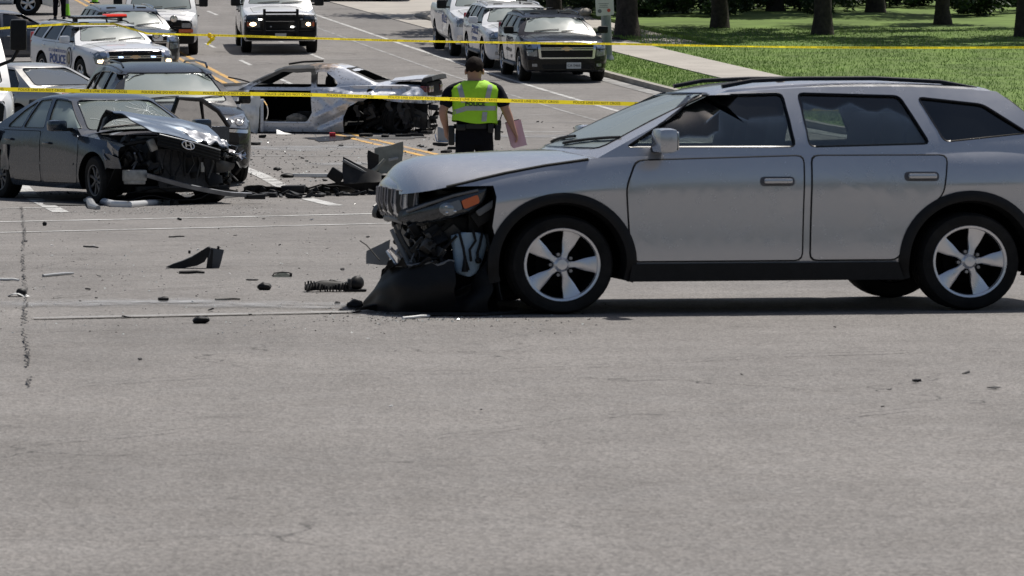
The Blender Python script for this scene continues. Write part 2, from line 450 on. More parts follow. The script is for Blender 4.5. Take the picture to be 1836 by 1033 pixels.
# lane lines along the street
strip('lane_line', along(10.10, 63, 300), 0.13, Y_PAINT)
strip('lane_line', along(10.42, 63, 300), 0.13, Y_PAINT)
strip('lane_line', along(17.0, 74, 300), 0.13, W_SOLID)
strip('lane_line', along(15.9, 72, 260), 0.09, W_FAINT)
strip('lane_line', along(6.68, 51.5, 92), 0.2, W_SOLID)
strip('lane_line', along(3.15, 49.0, 90), 0.2, W_SOLID)
for y0 in range(60, 200, 9):
    strip('lane_dash', along(13.8, y0+4, y0+7.2), 0.11, W_SOLID)
    strip('lane_dash', along(11.6, y0+1, y0+3.6), 0.11, W_SOLID if y0 > 90 else W_FAINT)
for y0 in range(76, 150, 3):
    n0 = 14.4+rnd(-0.6, 0.8)
    a, b = road_pt(n0, y0), road_pt(n0+rnd(1.6, 4.0), y0+rnd(0.1, 0.8))
    strip('saw_cut', [(a.x, a.y), (b.x, b.y)], 0.06, W_FAINT, lift=0.009)
def gline(a, b, w, m, lift=0.005, name='crosswalk_line', jit=0.0):
    A = ground(*a); B = ground(*b)
    return strip(name, [(A.x, A.y), (B.x, B.y)], w, m, lift, jitter=jit)
def dust_material():
    m = bpy.data.materials.new('swept_dust'); m.use_nodes = True
    nt = m.node_tree; b = nt.nodes['Principled BSDF']; L = nt.links
    b.inputs['Base Color'].default_value = (.33, .335, .345, 1); b.inputs['Roughness'].default_value = .9
    at_ = nt.nodes.new('ShaderNodeAttribute'); at_.attribute_name = 'cover'
    tc = nt.nodes.new('ShaderNodeTexCoord'); n = nt.nodes.new('ShaderNodeTexNoise'); n.inputs['Scale'].default_value = 2.2; n.inputs['Detail'].default_value = 9; n.inputs['Roughness'].default_value = .75
    L.new(tc.outputs['Object'], n.inputs['Vector'])
    r = nt.nodes.new('ShaderNodeMapRange'); L.new(n.outputs['Fac'], r.inputs['Value']); r.inputs['From Min'].default_value = .38; r.inputs['From Max'].default_value = .68
    x = nt.nodes.new('ShaderNodeMath'); x.operation = 'MULTIPLY'; L.new(r.outputs[0], x.inputs[0]); L.new(at_.outputs['Fac'], x.inputs[1])
    L.new(x.outputs[0], b.inputs['Alpha']); return m
DUST = dust_material()
def dust_band(a, b, w, lift=.008):
    A, B = ground(*a), ground(*b); n = 40; k = 8; vs = []; cv = []
    q = (B-A); q.z = 0; q = Vector((-q.y, q.x, 0)).normalized()
    for i in range(n+1):
        t = i/n; c = A.lerp(B, t)+q*.12*noise.noise(Vector((t*5, 1, w)))
        for j in range(k+1):
            e = (j/k-.5)*w*(1+.5*noise.noise(Vector((t*7, 3, w)))); v = c+q*e
            vs.append((v.x, v.y, gz(v.y)+lift)); cv.append(max(0, math.cos((j/k-.5)*math.pi))**1.2*min(1, 6*t, 6*(1-t)))
    me = MB().add(vs, [(i*(k+1)+j, (i+1)*(k+1)+j, (i+1)*(k+1)+j+1, i*(k+1)+j+1) for i in range(n) for j in range(k)]).mesh(smooth=False)
    at_ = me.attributes.new('cover', 'FLOAT', 'POINT')
    for i, c in enumerate(cv): at_.data[i].value = c
    link('dust_streak', me, DUST, road)
gline((-60, 399.5), (700, 383), 0.2, W_SOLID); gline((-60, 419), (720, 400.5), 0.16, W_SOLID)
gline((440, 264.5), (690, 263.5), 0.2, W_FAINT); gline((440, 280), (700, 279), 0.2, W_FAINT); gline((560, 318), (820, 312), 0.16, W_FAINT)
dust_band((840, 244), (1150, 246), 2.0); dust_band((430, 268), (760, 262), 3.0); dust_band((540, 296), (900, 292), 2.0, .01); gline((930, 236), (1120, 238), 0.35, W_FAINT)
dust_band((-20, 546), (430, 543), 1.1); dust_band((330, 548), (790, 551), .9, .011); dust_band((640, 560), (1120, 556), .8, .013)
gline((60, 573), (640, 561), 0.12, W_FAINT, lift=0.012)
gline((-40, 375), (120, 372), 0.14, W_SOLID)
# tar seams and cracks
def crack(pts, w, amp=0.05, name='crack'):
    out = []
    for (a, b) in zip(pts[:-1], pts[1:]):
        A = ground(*a); B = ground(*b); k = max(3, int((B-A).length/0.09))
        for i in range(k):
            p = A.lerp(B, i/k); out.append((p.x+rnd(-amp, amp), p.y+rnd(-amp, amp)))
    i = 0
    while i < len(out)-3:
        k = random.randint(3, 9); seg = out[i:i+k+1]
        if len(seg) > 1 and random.random() < .8: strip(name, seg, w*rnd(.45, 1.2), TAR, lift=0.015, jitter=0.6)
        i += k
crack([(38, 372), (44, 420), (40, 470), (47, 520), (44, 585), (52, 680), (48, 700)], 0.012, 0.02)
crack([(-20, 497), (120, 470), (380, 441), (700, 424)], 0.010, 0.02)
crack([(-20, 545), (180, 528), (420, 514), (700, 504)], 0.010, 0.02)
crack([(60, 440), (300, 433), (520, 425)], 0.012, 0.03)
crack([(48, 700), (400, 676), (900, 668), (1400, 640), (1840, 628)], 0.012, 0.02)
crack([(60, 800), (380, 770), (760, 790), (1150, 742), (1500, 752), (1840, 715)], 0.009, 0.015)
crack([(430, 290), (690, 288)], 0.012, 0.02)
crack([(690, 356), (500, 350)], 0.02, 0.03)

# kerb, verge, sidewalk and the concrete side street on the right
def band(name, n0, n1, y0, y1, lift, material, thick=0.3, step=2.0, parent=None, kind='structure', n2=None, n3=None):
    k = int((y1-y0)/step); vs = []
    for i in range(k+1):
        y = y0+(y1-y0)*i/k; t = i/k
        a = n0+((n2 if n2 is not None else n0)-n0)*t; b = n1+((n3 if n3 is not None else n1)-n1)*t
        for n, dz in ((a, 0), (b, 0), (b, -thick), (a, -thick)):
            p = road_pt(n, y, lift+dz); vs.append(p)
    fs = []
    for i in range(k):
        for j in range(4): fs.append((i*4+j, (i+1)*4+j, (i+1)*4+(j+1) % 4, i*4+(j+1) % 4))
    fs += [(0, 1, 2, 3), tuple(k*4+j for j in (3, 2, 1, 0))]
    return tag(link(name, MB().add(vs, fs).mesh(angle=50), material, parent), kind=kind)
KERB_N = 19.45
kerb = tag(bpy.data.objects.new('kerb', None), kind='structure'); COL.objects.link(kerb)
y = 58.0
while y < 113:
    band('kerb_stone', KERB_N, KERB_N+0.17, y, y+1.98, 0.13, KERBSTONE, step=0.66, parent=kerb, kind=None); y += 2.0
strip('gutter', along(KERB_N-0.22, 58, 113), 0.4, W_FAINT, lift=0.01)
band('verge', KERB_N+0.17, KERB_N+2.1, 58, 114, 0.125, SOIL)
walk = tag(bpy.data.objects.new('sidewalk', None), kind='structure'); COL.objects.link(walk)
y = 58.0
while y < 114:
    band('paving_slab', KERB_N+2.1, KERB_N+3.7, y, y+1.585, 0.15, CONCRETE, step=0.8, parent=walk, kind=None); y += 1.6
band('verge', KERB_N+3.7, KERB_N+60, 58, 114, 0.125, SOIL)
band('verge', KERB_N+6.0, KERB_N+60, 114, 118, 0.125, SOIL)
band('verge', KERB_N+6.0, KERB_N+60, 118, 300, 0.125, SOIL)
apron = band('concrete_side_street', 19.3, 25.4, 113.9, 230, 0.02, CONCRETE, n2=17.6, n3=25.4)
# broken bit of kerb by the side street
# ------------------------------------------------------------------ car building kit
ZS = 0.935
def roundpoly(poly, r, n=3):
    out = []; k = len(poly)
    for i in range(k):
        p = Vector(poly[i]).to_2d(); a = Vector(poly[i-1]).to_2d(); b = Vector(poly[(i+1) % k]).to_2d()
        da = (a-p); db = (b-p); ra = min(r, da.length*0.45, db.length*0.45)
        A = p+da.normalized()*ra; B = p+db.normalized()*ra
        for j in range(n+1):
            t = j/n; q = A*(1-t)**2+p*2*t*(1-t)+B*t*t
            out.append((q.x, q.y))
    return out
def boolean(me, cutter, op='DIFFERENCE', free=True):
    a = bpy.data.objects.new('a', me); b = bpy.data.objects.new('b', cutter)
    COL.objects.link(a); COL.objects.link(b)
    md = a.modifiers.new('b', 'BOOLEAN'); md.object = b; md.operation = op; md.solver = 'EXACT'
    dg = bpy.context.evaluated_depsgraph_get(); dg.update()
    res = bpy.data.meshes.new_from_object(a.evaluated_get(dg))
    bpy.data.objects.remove(a); bpy.data.objects.remove(b)
    if free: bpy.data.meshes.remove(cutter)
    return res
def set_slot(me, i):
    for p in me.polygons: p.material_index = i
    return me
def two_slots(me, m0, m1):
    while len(me.materials) < 2: me.materials.append(None)
    me.materials[0] = m0; me.materials[1] = m1
    return me
def bvh_of(me): return BVHTree.FromPolygons([v.co for v in me.vertices], [tuple(p.vertices) for p in me.polygons])
AX = {'x+': (Vector((9, 0, 0)), Vector((-1, 0, 0))), 'x-': (Vector((-9, 0, 0)), Vector((1, 0, 0))),
      'y+': (Vector((0, 5, 0)), Vector((0, -1, 0))), 'y-': (Vector((0, -5, 0)), Vector((0, 1, 0))), 'z+': (Vector((0, 0, 6)), Vector((0, 0, -1)))}
def lift2(p, axis):
    o, d = AX[axis]
    if axis[0] == 'x': return Vector((o.x, p[0], p[1]))
    if axis[0] == 'y': return Vector((p[0], o.y, p[1]))
    return Vector((p[0], p[1], o.z))
def proj(bvh, p, axis, off=0.0):
    o = lift2(p, axis); d = AX[axis][1]
    hit, nrm, _, _ = bvh.ray_cast(o, d)
    if hit is None:
        q = o.copy()
        k = 0 if axis[0] == 'x' else 1 if axis[0] == 'y' else 2
        q[k] = 0
        hit, nrm, _, _ = bvh.find_nearest(q if k == 2 else o)
        hit = hit.copy()
        for j in range(3):
            if j != k: hit[j] = o[j]
    return hit-d*off
def patch(bvh, poly, axis, off=0.004, thick=0.012, maxlen=0.16, rad=0.0, angle=40, smooth=True):
    """a panel laid on the body: outline poly seen along axis"""
    if rad: poly = roundpoly(poly, rad)
    bm = bmesh.new()
    vs = [bm.verts.new((p[0], p[1], 0)) for p in poly]
    bm.faces.new(vs)
    bmesh.ops.triangulate(bm, faces=bm.faces[:])
    for _ in range(5):
        long = [e for e in bm.edges if e.calc_length() > maxlen]
        if not long: break
        bmesh.ops.subdivide_edges(bm, edges=long, cuts=1)
        bmesh.ops.triangulate(bm, faces=[f for f in bm.faces if len(f.verts) > 3])
    bm.verts.ensure_lookup_table(); bm.verts.index_update()
    P = [proj(bvh, (v.co.x, v.co.y), axis, off) for v in bm.verts]
    F = [tuple(v.index for v in f.verts) for f in bm.faces]
    rim = [(e.verts[0].index, e.verts[1].index) for e in bm.edges if len(e.link_faces) == 1]
    bm.free(); n = len(P); d = AX[axis][1]
    mb = MB(); mb.add(P+[p+d*thick for p in P], F+[tuple(n+i for i in reversed(f)) for f in F]+[(a, b, n+b, n+a) for a, b in rim])
    return mb.mesh(angle=angle, smooth=smooth)
def surf_tube(bvh, pts, axis, r=0.004, off=0.0, sub=0.08, n=5):
    dense = []
    for a, b in zip(pts[:-1], pts[1:]):
        a = Vector(a); b = Vector(b); k = max(1, int((b-a).length/sub)); dense += [a.lerp(b, i/k) for i in range(k)]
    dense.append(Vector(pts[-1]))
    return MB().tube([proj(bvh, p, axis, off) for p in dense], r, n).mesh()
def text_mesh(s, size, font_bold=0.0, spacing=1.0):
    cu = bpy.data.curves.new('t', 'FONT'); cu.body = s; cu.size = size; cu.align_x = 'CENTER'; cu.align_y = 'CENTER'
    cu.offset = font_bold; cu.space_character = spacing; cu.resolution_u = 2
    o = bpy.data.objects.new('t', cu); COL.objects.link(o)
    dg = bpy.context.evaluated_depsgraph_get(); dg.update()
    me = bpy.data.meshes.new_from_object(o.evaluated_get(dg))
    bpy.data.objects.remove(o); bpy.data.curves.remove(cu)
    me.materials.clear()
    return me
def text_patch(bvh, s, size, c, axis, off=0.006, bold=0.0, spacing=1.0, sx=1.0):
    me = text_mesh(s, size, bold, spacing)
    flip = -1 if axis in ('y+', 'x-') else 1
    for v in me.vertices:
        v.co = proj(bvh, (c[0]+v.co.x*flip*sx, c[1]+v.co.y), axis, off)
    me.update(); return me

def lower_loft(c):
    """solid of the lower body from sill to hood/deck; c holds curves over x"""
    zb, zs, zt, ws, wm, wb = (pchip(c[k]) for k in ('zb', 'zs', 'zt', 'ws', 'wm', 'wb'))
    x0, x1 = c['x0'], c['x1']; p = c.get('crown', 2.2)
    xs = sorted(set([x0+(x1-x0)*i/52 for i in range(53)]+[x1-d for d in (0.015, 0.04, 0.075, 0.12)]+[x0+d for d in (0.015, 0.04, 0.075, 0.12)]))
    TT = c.get('TT', [0, .05, .13, .25, .38, .5, .62, .74, .85, .93, 1])
    mid = c.get('side', [(0, 0.0), (.12, .72), (.35, 1.0), (.62, .99), (.85, .80), (1, 0)])
    rings = []
    for x in xs:
        B, S, T, a, m, b = zb(x), zs(x), zt(x), ws(x), wm(x), wb(x)
        prof = pchip([(t, (b if t < .3 else a)+(m-(b if t < .3 else a))*k) for t, k in mid])
        half = [(0, B), (b*.5, B), (b-.02, B)]+[(prof(t), B+(S-B)*t) for t in TT]
        half += [(a*(1-k/9), T-(T-S)*(1-k/9)**p) for k in range(1, 10)]
        ring = half+[(-y, z) for y, z in reversed(half[1:-1])]
        rings.append([(x, y, z) for y, z in ring])
    n = len(rings[0]); vs = [v for r in rings for v in r]
    fs = [(i*n+j, (i+1)*n+j, (i+1)*n+(j+1) % n, i*n+(j+1) % n) for i in range(len(rings)-1) for j in range(n)]
    h = n//2+1
    for base, flip in ((0, False), ((len(rings)-1)*n, True)):
        for j in range(h-2):
            l0, l1 = base+j, base+j+1; r0, r1 = base+(n-j) % n, base+n-j-1
            f = (l0, l1, r1) if j == 0 else (l0, l1, r1, r0)
            if j == h-3: f = (l0, l1, base+h-1, r1, r0) if False else f
            fs.append(tuple(reversed(f)) if flip else f)
        l0, r0, top = base+h-2, base+n-(h-2), base+h-1
        f = (l0, top, r0); fs.append(tuple(reversed(f)) if flip else f)
    return MB().add(vs, fs).mesh(angle=c.get('angle', 30))
def cabin_loft(g, inset=0.0, drop=0.0):
    """closed solid of the greenhouse: levels from belt to roof, then a domed roof"""
    z0, zr = g['z0']-drop, g['zr']-inset*0.8
    rings = []
    NF, NS = 8, 10
    def ring(t, k=1.0, z=None):
        xf = g['xf0']+(g['xf1']-g['xf0'])*(t**g.get('fp', 1.08)); xr = g['xr0']+(g['xr1']-g['xr0'])*(t**g.get('rp', 1.15))
        w = g['w0']+(g['w1']-g['w0'])*(t**1.35)
        xf -= inset*1.3; xr += inset*1.3; w -= inset
        xm = (xf+xr)/2; zz = z0+(zr-z0)*t if z is None else z
        pts = []
        bf, br = g.get('bowf', .12), g.get('bowr', .08)
        for i in range(NF+1): y = -w+2*w*i/NF; pts.append((xf-bf*(abs(y)/w)**2.4, y))
        for i in range(1, NS): s = i/NS; pts.append((xf-bf+(xr+br-xf+bf)*s, w+g.get('bulge', .02)*math.sin(math.pi*s)))
        for i in range(NF+1): y = w-2*w*i/NF; pts.append((xr+br*(abs(y)/w)**2.4, y))
        for i in range(1, NS): s = i/NS; pts.append((xr+br+(xf-bf-xr-br)*s, -w-g.get('bulge', .02)*math.sin(math.pi*s)))
        out = []
        for x, y in pts:
            x = xm+(x-xm)*k; y = y*k
            L = (xf-xr)/2
            arch = g.get('arch', .05)*((x-xm-g.get('peak', 0.0))/L)**2*min(1, t*t)
            out.append((x, y, zz-arch))
        return out
    for t in (0, .12, .25, .4, .55, .7, .82, .91, .965): rings.append(ring(t))
    dome = g.get('dome', .05)
    for k, dz in ((.985, -.012), (.955, 0.0), (.88, dome*.3), (.72, dome*.62), (.45, dome*.9), (.18, dome)):
        rings.append(ring(1.0, k, zr+dz))
    n = len(rings[0]); vs = [v for r in rings for v in r]
    fs = [(i*n+j, i*n+(j+1) % n, (i+1)*n+(j+1) % n, (i+1)*n+j) for i in range(len(rings)-1) for j in range(n)]
    top = Vector((0, 0, 0))
    for v in rings[-1]: top += Vector(v)
    top /= n; bot = Vector((0, 0, 0))
    for v in rings[0]: bot += Vector(v)
    bot /= n; vs += [top, bot]; a = len(vs)-2; L = (len(rings)-1)*n
    fs += [(L+j, L+(j+1) % n, a) for j in range(n)]+[((j+1) % n, j, a+1) for j in range(n)]
    return MB().add(vs, fs).mesh(angle=g.get('angle', 40))

def wheel_parts(r, w, rim, spokes=5, style='alloy', width=(0.3, 0.22), dish=0.02, double=False):
    """tyre, rim and dark well of a wheel lying on the y axis, outer face to +y"""
    h = w/2
    tp = [(rim-.01, -h*.86), (rim+.012, -h*.95), (rim+(r-rim)*.45, -h), (rim+(r-rim)*.8, -h*.97), (r-.014, -h*.86), (r-.002, -h*.72)]
    for gk in (-.42, 0, .42): tp += [(r, h*(gk-.1)), (r-.012, h*(gk-.07)), (r-.012, h*(gk+.07)), (r, h*(gk+.1))]
    tp += [(r-.002, h*.72), (r-.014, h*.86), (rim+(r-rim)*.8, h*.97), (rim+(r-rim)*.62, h*.995), (rim+(r-rim)*.45, h), (rim+.012, h*.95), (rim-.01, h*.86)]
    tyre = MB().lathe(tp, 'y', 44).mesh(angle=40)
    dk = MB().lathe([(rim-.012, h*.8), (rim-.03, 0), (rim-.05, -h*.3), (.02, -h*.3)], 'y', 32)
    dk.lathe([(rim*.62, -h*.05), (rim*.62, h*.05), (.03, h*.05)], 'y', 28)
    dark = dk.mesh()
    m = MB().lathe([(rim-.016, h*.78), (rim-.010, h*.93), (rim+.004, h*.96), (rim+.010, h*.9), (rim+.006, h*.8)], 'y', 44)
    y1 = h*.84-dish
    for k in range(spokes):
        a0 = 2*math.pi*k/spokes+math.pi/2
        for da in ((-.13, .13) if double else (0,)):
            a = a0+da; wi, wo = width[0]*rim*(.5 if double else 1), width[1]*rim*(.5 if double else 1)
            def Pn(rad, t, y): return Vector((rad*math.cos(a)-t*math.sin(a), y, rad*math.sin(a)+t*math.cos(a)))
            sec = [(rim*.12, wi*.75, y1+.004), (rim*.35, wi*.62, y1+.002), (rim*.62, (wi*.45+wo*.5), y1), (rim*.85, wo, y1+.004), (rim*.985, wo*1.22, y1+.012)]
            vs = []
            for rad, ww, y in sec:
                for t, yy in ((-ww/2, y-.006), (-ww*.36, y), (ww*.36, y), (ww/2, y-.006), (ww*.46, y-.04), (-ww*.46, y-.04)): vs.append(Pn(rad, t, yy))
            fs = [(i*6+j, i*6+(j+1) % 6, (i+1)*6+(j+1) % 6, (i+1)*6+j) for i in range(len(sec)-1) for j in range(6)]+[tuple(range(6)), tuple(24+j for j in range(6))]
            m.add(vs, fs)
    m.lathe([(.001, y1+.022), (rim*.14, y1+.02), (rim*.17, y1+.012), (rim*.22, y1), (rim*.22, y1-.05)], 'y', 20)
    rimm = m.mesh(angle=35)
    lug = []
    for k in range(5):
        a = 2*math.pi*(k+.5)/5+math.pi/2; lug.append(MB().cyl((.30*rim*math.cos(a), y1-.03, .30*rim*math.sin(a)), (.30*rim*math.cos(a), y1+.008, .30*rim*math.sin(a)), .012, 6).mesh())
    return dict(tyre=tyre, rim=rimm, dark=dark, lug=lug)

class Proto:
    """a vehicle model: parts as (name, mesh, material key, parent index, local matrix)"""
    def __init__(s): s.parts = []
    def add(s, name, me, key, parent=None, M=None):
        s.parts.append((name, me, key, parent, M)); return len(s.parts)-1
    def place(s, name, label, cat, pos, heading, pal, group=None, skip=(), zs=ZS, tilt=True, extra_roll=0.0, lift=0.0, pitch=0.0):
        f = Vector((heading[0], heading[1], 0)).normalized(); l = Vector((-f.y, f.x, 0))
        if tilt:
            k = gslope(pos[1]); f = (f+Vector((0, 0, f.y*k))).normalized(); l = (l+Vector((0, 0, l.y*k))).normalized()
        u = f.cross(l).normalized(); l = u.cross(f)
        M = Matrix((f, l, u)).transposed().to_4x4()
        M = M @ Matrix.Rotation(extra_roll, 4, 'X') @ Matrix.Rotation(pitch, 4, 'Y')
        M.translation = Vector((pos[0], pos[1], (pos[2] if len(pos) > 2 else gz(pos[1]))+lift))
        M = M @ Matrix.Diagonal((1, 1, zs, 1))
        root = empty(name, label, cat, M, group)
        objs = []
        for i, (nm, me, key, par, L) in enumerate(s.parts):
            if nm in skip or (par is not None and objs[par] is None): objs.append(None); continue
            ms = [pal.get(k, DEF.get(k)) for k in key] if isinstance(key, tuple) else pal.get(key, DEF.get(key))
            o = link(nm, me, ms, root if par is None else objs[par])
            if L is not None: o.matrix_local = L
            objs.append(o)
        return root, objs
DEF = {'paint': None, 'liner': LINER, 'glass': GLASS, 'wind': WIND, 'tint': TINTED, 'black': BLACK, 'gloss': BLACK_GLOSS, 'chrome': CHROME,
       'rubber': RUBBER, 'alloy': ALLOY, 'gap': GAP, 'lamp': LAMP, 'darklamp': LAMP_DARK, 'amber': AMBER, 'red': RED_LENS, 'interior': INTERIOR,
       'seat': SEAT, 'plate': PLATE, 'ink': INK, 'grille': BLACK, 'bumper': BLACK, 'emblem': GOLD, 'door': None, 'lit': LIT, 'darkwell': LINER, 'headliner': mat('headliner_cloth', (.20, .19, .18), .9), 'steel': STEEL}

def seat_mesh(c, w=.5, h=.62, rec=.18):
    m = MB(); x, y, z = c
    m.bbox((x+.2, y, z+.1), (.5, w, .2), .06)
    rot = Matrix.Rotation(-rec, 3, 'Y')
    m.bbox((x-.06, y, z+.15+h/2), (.16, w, h), .06, rot)
    m.bbox((x-.16, y, z+.22+h+.06), (.1, .26, .18), .045, rot)
    return m
def standard_car(c):
    """lower body, cabin, glass, wheels, interior and panels of one model; returns (proto, bvh of body, bvh of cabin)"""
    P = Proto(); g = c['cabin']; ax = (c['wbase']/2, -c['wbase']/2); r, tw = c['tyre_r'], c['tyre_w']; tr = c['track']/2
    low = lower_loft(c); bv_low = bvh_of(low); cab = cabin_loft(g); bv_cab = bvh_of(cab)
    two_slots(low, None, None)
    cut = MB(); ar = c.get('arch_r', r+.07)
    for xx in ax:
        for s_ in (1, -1):
            ry = tr*s_
            cut.lathe([(.001, (tr-.30)*s_), (ar, (tr-.30)*s_), (ar, 1.6*s_), (.001, 1.6*s_)], 'y', 36, (xx, 0, r*1.03))
    wells = set_slot(two_slots(cut.mesh(), None, None), 1)
    low = boolean(low, wells)
    for poly, a, b in c.get('cuts', []):
        low = boolean(low, set_slot(two_slots(MB().prism(poly, 'y', a, b).mesh(), None, None), 1))
    tub = MB().prism(c['tub'], 'y', -g['w0']+.1, g['w0']-.1).mesh()
    low = boolean(low, set_slot(two_slots(tub, None, None), 1))
    finish(low, True, c.get('angle', 30))
    P.add('body', low, ('paint', 'liner'))
    inner = set_slot(two_slots(cabin_loft(g, inset=.045, drop=.15), None, None), 1)
    two_slots(cab, None, None)
    cab = boolean(cab, inner)
    sw = MB()
    for poly in c['windows']: sw.prism(roundpoly(poly, .04), 'y', -1.6, 1.6)
    cab = boolean(cab, set_slot(two_slots(sw.mesh(), None, None), 1))
    fw = c['wscreen']; fr = MB().prism(roundpoly(fw, .06), 'x', g['xf1']-.35, 6).mesh()
    cab = boolean(cab, set_slot(two_slots(fr, None, None), 1))
    if c.get('rscreen'):
        fr = MB().prism(roundpoly(c['rscreen'], .06), 'x', -6, g['xr1']+.35).mesh()
        cab = boolean(cab, set_slot(two_slots(fr, None, None), 1))
    finish(cab, True, 35)
    P.add('roof', cab, ('paint', 'headliner'))
    def grow(poly, d):
        cx = sum(p[0] for p in poly)/len(poly); cy = sum(p[1] for p in poly)/len(poly)
        return [(p[0]+(d if p[0] > cx else -d), p[1]+(d if p[1] > cy else -d)) for p in poly]
    for i, poly in enumerate(c['windows']):
        key = c.get('winkeys', ['glass']*9)[i]
        for ax_ in ('y+', 'y-'):
            P.add('window', patch(bv_cab, roundpoly(grow(poly, .012), .04), ax_, -.018, .005, .3), key)
            fr = surf_tube(bv_cab, [tuple(p) for p in roundpoly(poly, .04)]+[tuple(roundpoly(poly, .04)[0])], ax_, .009, -.006, .12)
            P.add('window_seal', fr, 'gloss')
    P.add('windscreen', patch(bv_cab, roundpoly(grow(fw, .015), .06), 'x+', -.014, .006, .25), 'wind')
    P.add('windscreen_seal', surf_tube(bv_cab, roundpoly(fw, .06)+[roundpoly(fw, .06)[0]], 'x+', .010, -.008, .1), 'gloss')
    if c.get('rscreen'):
        P.add('rear_window', patch(bv_cab, roundpoly(grow(c['rscreen'], .015), .06), 'x-', -.014, .006, .25), c.get('rearkey', 'tint'))
        rp = roundpoly(c['rscreen'], .06); P.add('rear_window_seal', surf_tube(bv_cab, rp+[rp[0]], 'x-', .012, -.006, .1), 'gloss')
    # wheels
    wp = wheel_parts(r, tw, c['rim_r'], **c.get('wheel', {}))
    P.wheel_idx = []
    for k, xx in enumerate(ax):
        for s_ in (1, -1):
            M = Matrix.Translation((xx, (tr)*s_, r)) @ (Matrix.Rotation(math.pi, 4, 'Z') if s_ < 0 else Matrix.Identity(4)) @ Matrix.Rotation(random.random()*6, 4, 'Y')
            t = P.add('wheel', wp['tyre'], 'rubber', None, M); P.wheel_idx.append(t)
            P.add('rim', wp['rim'], 'alloy', t); P.add('brake_disc', wp['dark'], 'darkwell', t); 
            if c.get('lugs'):
                for lm in wp['lug']: P.add('lug_nut', lm, 'steel', t)
    # inside
    it = MB(); fx = c['seat_x']; fz = c['seat_z']
    it.bbox((g['xf0']-.25, 0, g['z0']-.1), (.4, g['w0']*1.75, .26), .09)
    P.add('dashboard', it.mesh(), 'interior')
    P.add('steering_wheel', MB().lathe([(.175+.016*math.cos(a), .016*math.sin(a)) for a in [i*math.pi/3 for i in range(6)]], 'x', 20, closed=True).xf(Matrix.Translation((g['xf0']-.55, .37, g['z0']+.02)) @ Matrix.Rotation(-.4, 4, 'Y')).mesh(), 'interior')
    for y in (.38, -.38): P.add('seat', seat_mesh((fx, y, fz)).mesh(), 'seat')
    if c.get('rear_seats', True): rx_, rh_ = c.get('rear_seat', (-.95, .6)); P.add('rear_seat', seat_mesh((fx+rx_, .36, fz+.02), .62, rh_).mesh(), 'seat'); P.add('rear_seat', seat_mesh((fx+rx_, -.36, fz+.02), .62, rh_).mesh(), 'seat')
    # doors
    for poly, hz in c.get('doors', []):
        for ax_ in ('y+', 'y-'):
            P.add('door_gap', patch(bv_low, roundpoly(grow(poly, .009), .05), ax_, .0015, .004, .2), 'gap')
            d = P.add('door', patch(bv_low, roundpoly(poly, .05), ax_, .005, .008, .13), 'door')
            s_ = 1 if ax_ == 'y+' else -1
            q = proj(bv_low, hz, ax_)
            if c.get('lugs'):
                op_ = roundpoly(grow(poly, .004), .05); P.add('door_seam', surf_tube(bv_low, op_+[op_[0]], ax_, .0055, .003, .05, 6), 'gap', d)
            if c.get('lugs'): P.add('handle_shade_patch', patch(bv_low, roundpoly([(hz[0]-.115, hz[1]-.035), (hz[0]+.115, hz[1]-.035), (hz[0]+.115, hz[1]+.03), (hz[0]-.115, hz[1]+.03)], .03), ax_, .0065, .004, .1), 'handleshade', d)  # flat dark patch, painting in the shade behind the handle
            P.add('door_handle', MB().bbox(q+Vector((0, .02*s_, 0)), (.19, .045, .035), .014).mesh(), 'handle', d)
    if c.get('hood'):
        hp = c['hood']; P.add('hood_gap', patch(bv_low, roundpoly(grow(hp, .008), .08), 'z+', .001, .003, .2), 'gap')
        P.add('hood', patch(bv_low, roundpoly(hp, .08), 'z+', .006, .008, .12), 'paint')
    # mirrors and wipers
    mz = c.get('mirror', (g['xf0']-.32, g['z0']+.13, .2, .16)); W0 = g['w0']
    for s_ in (1, -1):
        mm = MB().bbox((mz[0], s_*(W0+.19), mz[1]), (.13, mz[2], mz[3]), .045)
        i = P.add('mirror', mm.mesh(), 'mirror')
        P.add('mirror_arm', MB().box((mz[0], s_*(W0+.05), mz[1]-mz[3]*.35), (.07, .14, .045)).mesh(), 'black', i)
        P.add('mirror_glass', MB().bbox((mz[0]-.066, s_*(W0+.19), mz[1]), (.006, mz[2]*.8, mz[3]*.75), .003).mesh(), 'chrome', i)
    for y0, y1 in ((-.55, .05), (.1, .7)):
        zz = min(p[1] for p in fw)
        pts = [(y0+(y1-y0)*k/6, zz+.03+.05*math.sin(k/6*1.3)) for k in range(7)]
        P.add('wiper', MB().tube([proj(bv_cab, p, 'x+', .01) for p in pts], .011, 5).mesh(), 'black')
    return P, bv_low, bv_cab
DEF['handle'] = BLACK_GLOSS; DEF['mirror'] = BLACK
# ------------------------------------------------------------------ models used more than once
def rect(y0, y1, z0, z1): return [(y0, z0), (y1, z0), (y1, z1), (y0, z1)]
def both(P, name, bv, poly, key, axis='x+', off=.01, thick=.03, rad=.02, parent=None, maxlen=.12):
    out = []
    for s_ in (1, -1):
        q = [(p[0]*s_, p[1]) for p in poly]
        out.append(P.add(name, patch(bv, q, axis, off, thick, maxlen, rad), key, parent))
    return out

def bowtie(bv, c, w, h, axis='x+', off=.03):
    a, b = w/2, h/2
    poly = [(-a, -b*.35), (-a*.42, -b*.35), (-a*.34, -b), (a*.42, -b), (a*.42, -b*.35), (a, -b*.35), (a*.86, b*.42), (a*.34, b*.42), (a*.34, b), (-a*.42, b), (-a*.42, b*.42), (-a*.9, b*.42)]
    return patch(bv, [(c[0]+p[0], c[1]+p[1]) for p in poly], axis, off, .02, .2)

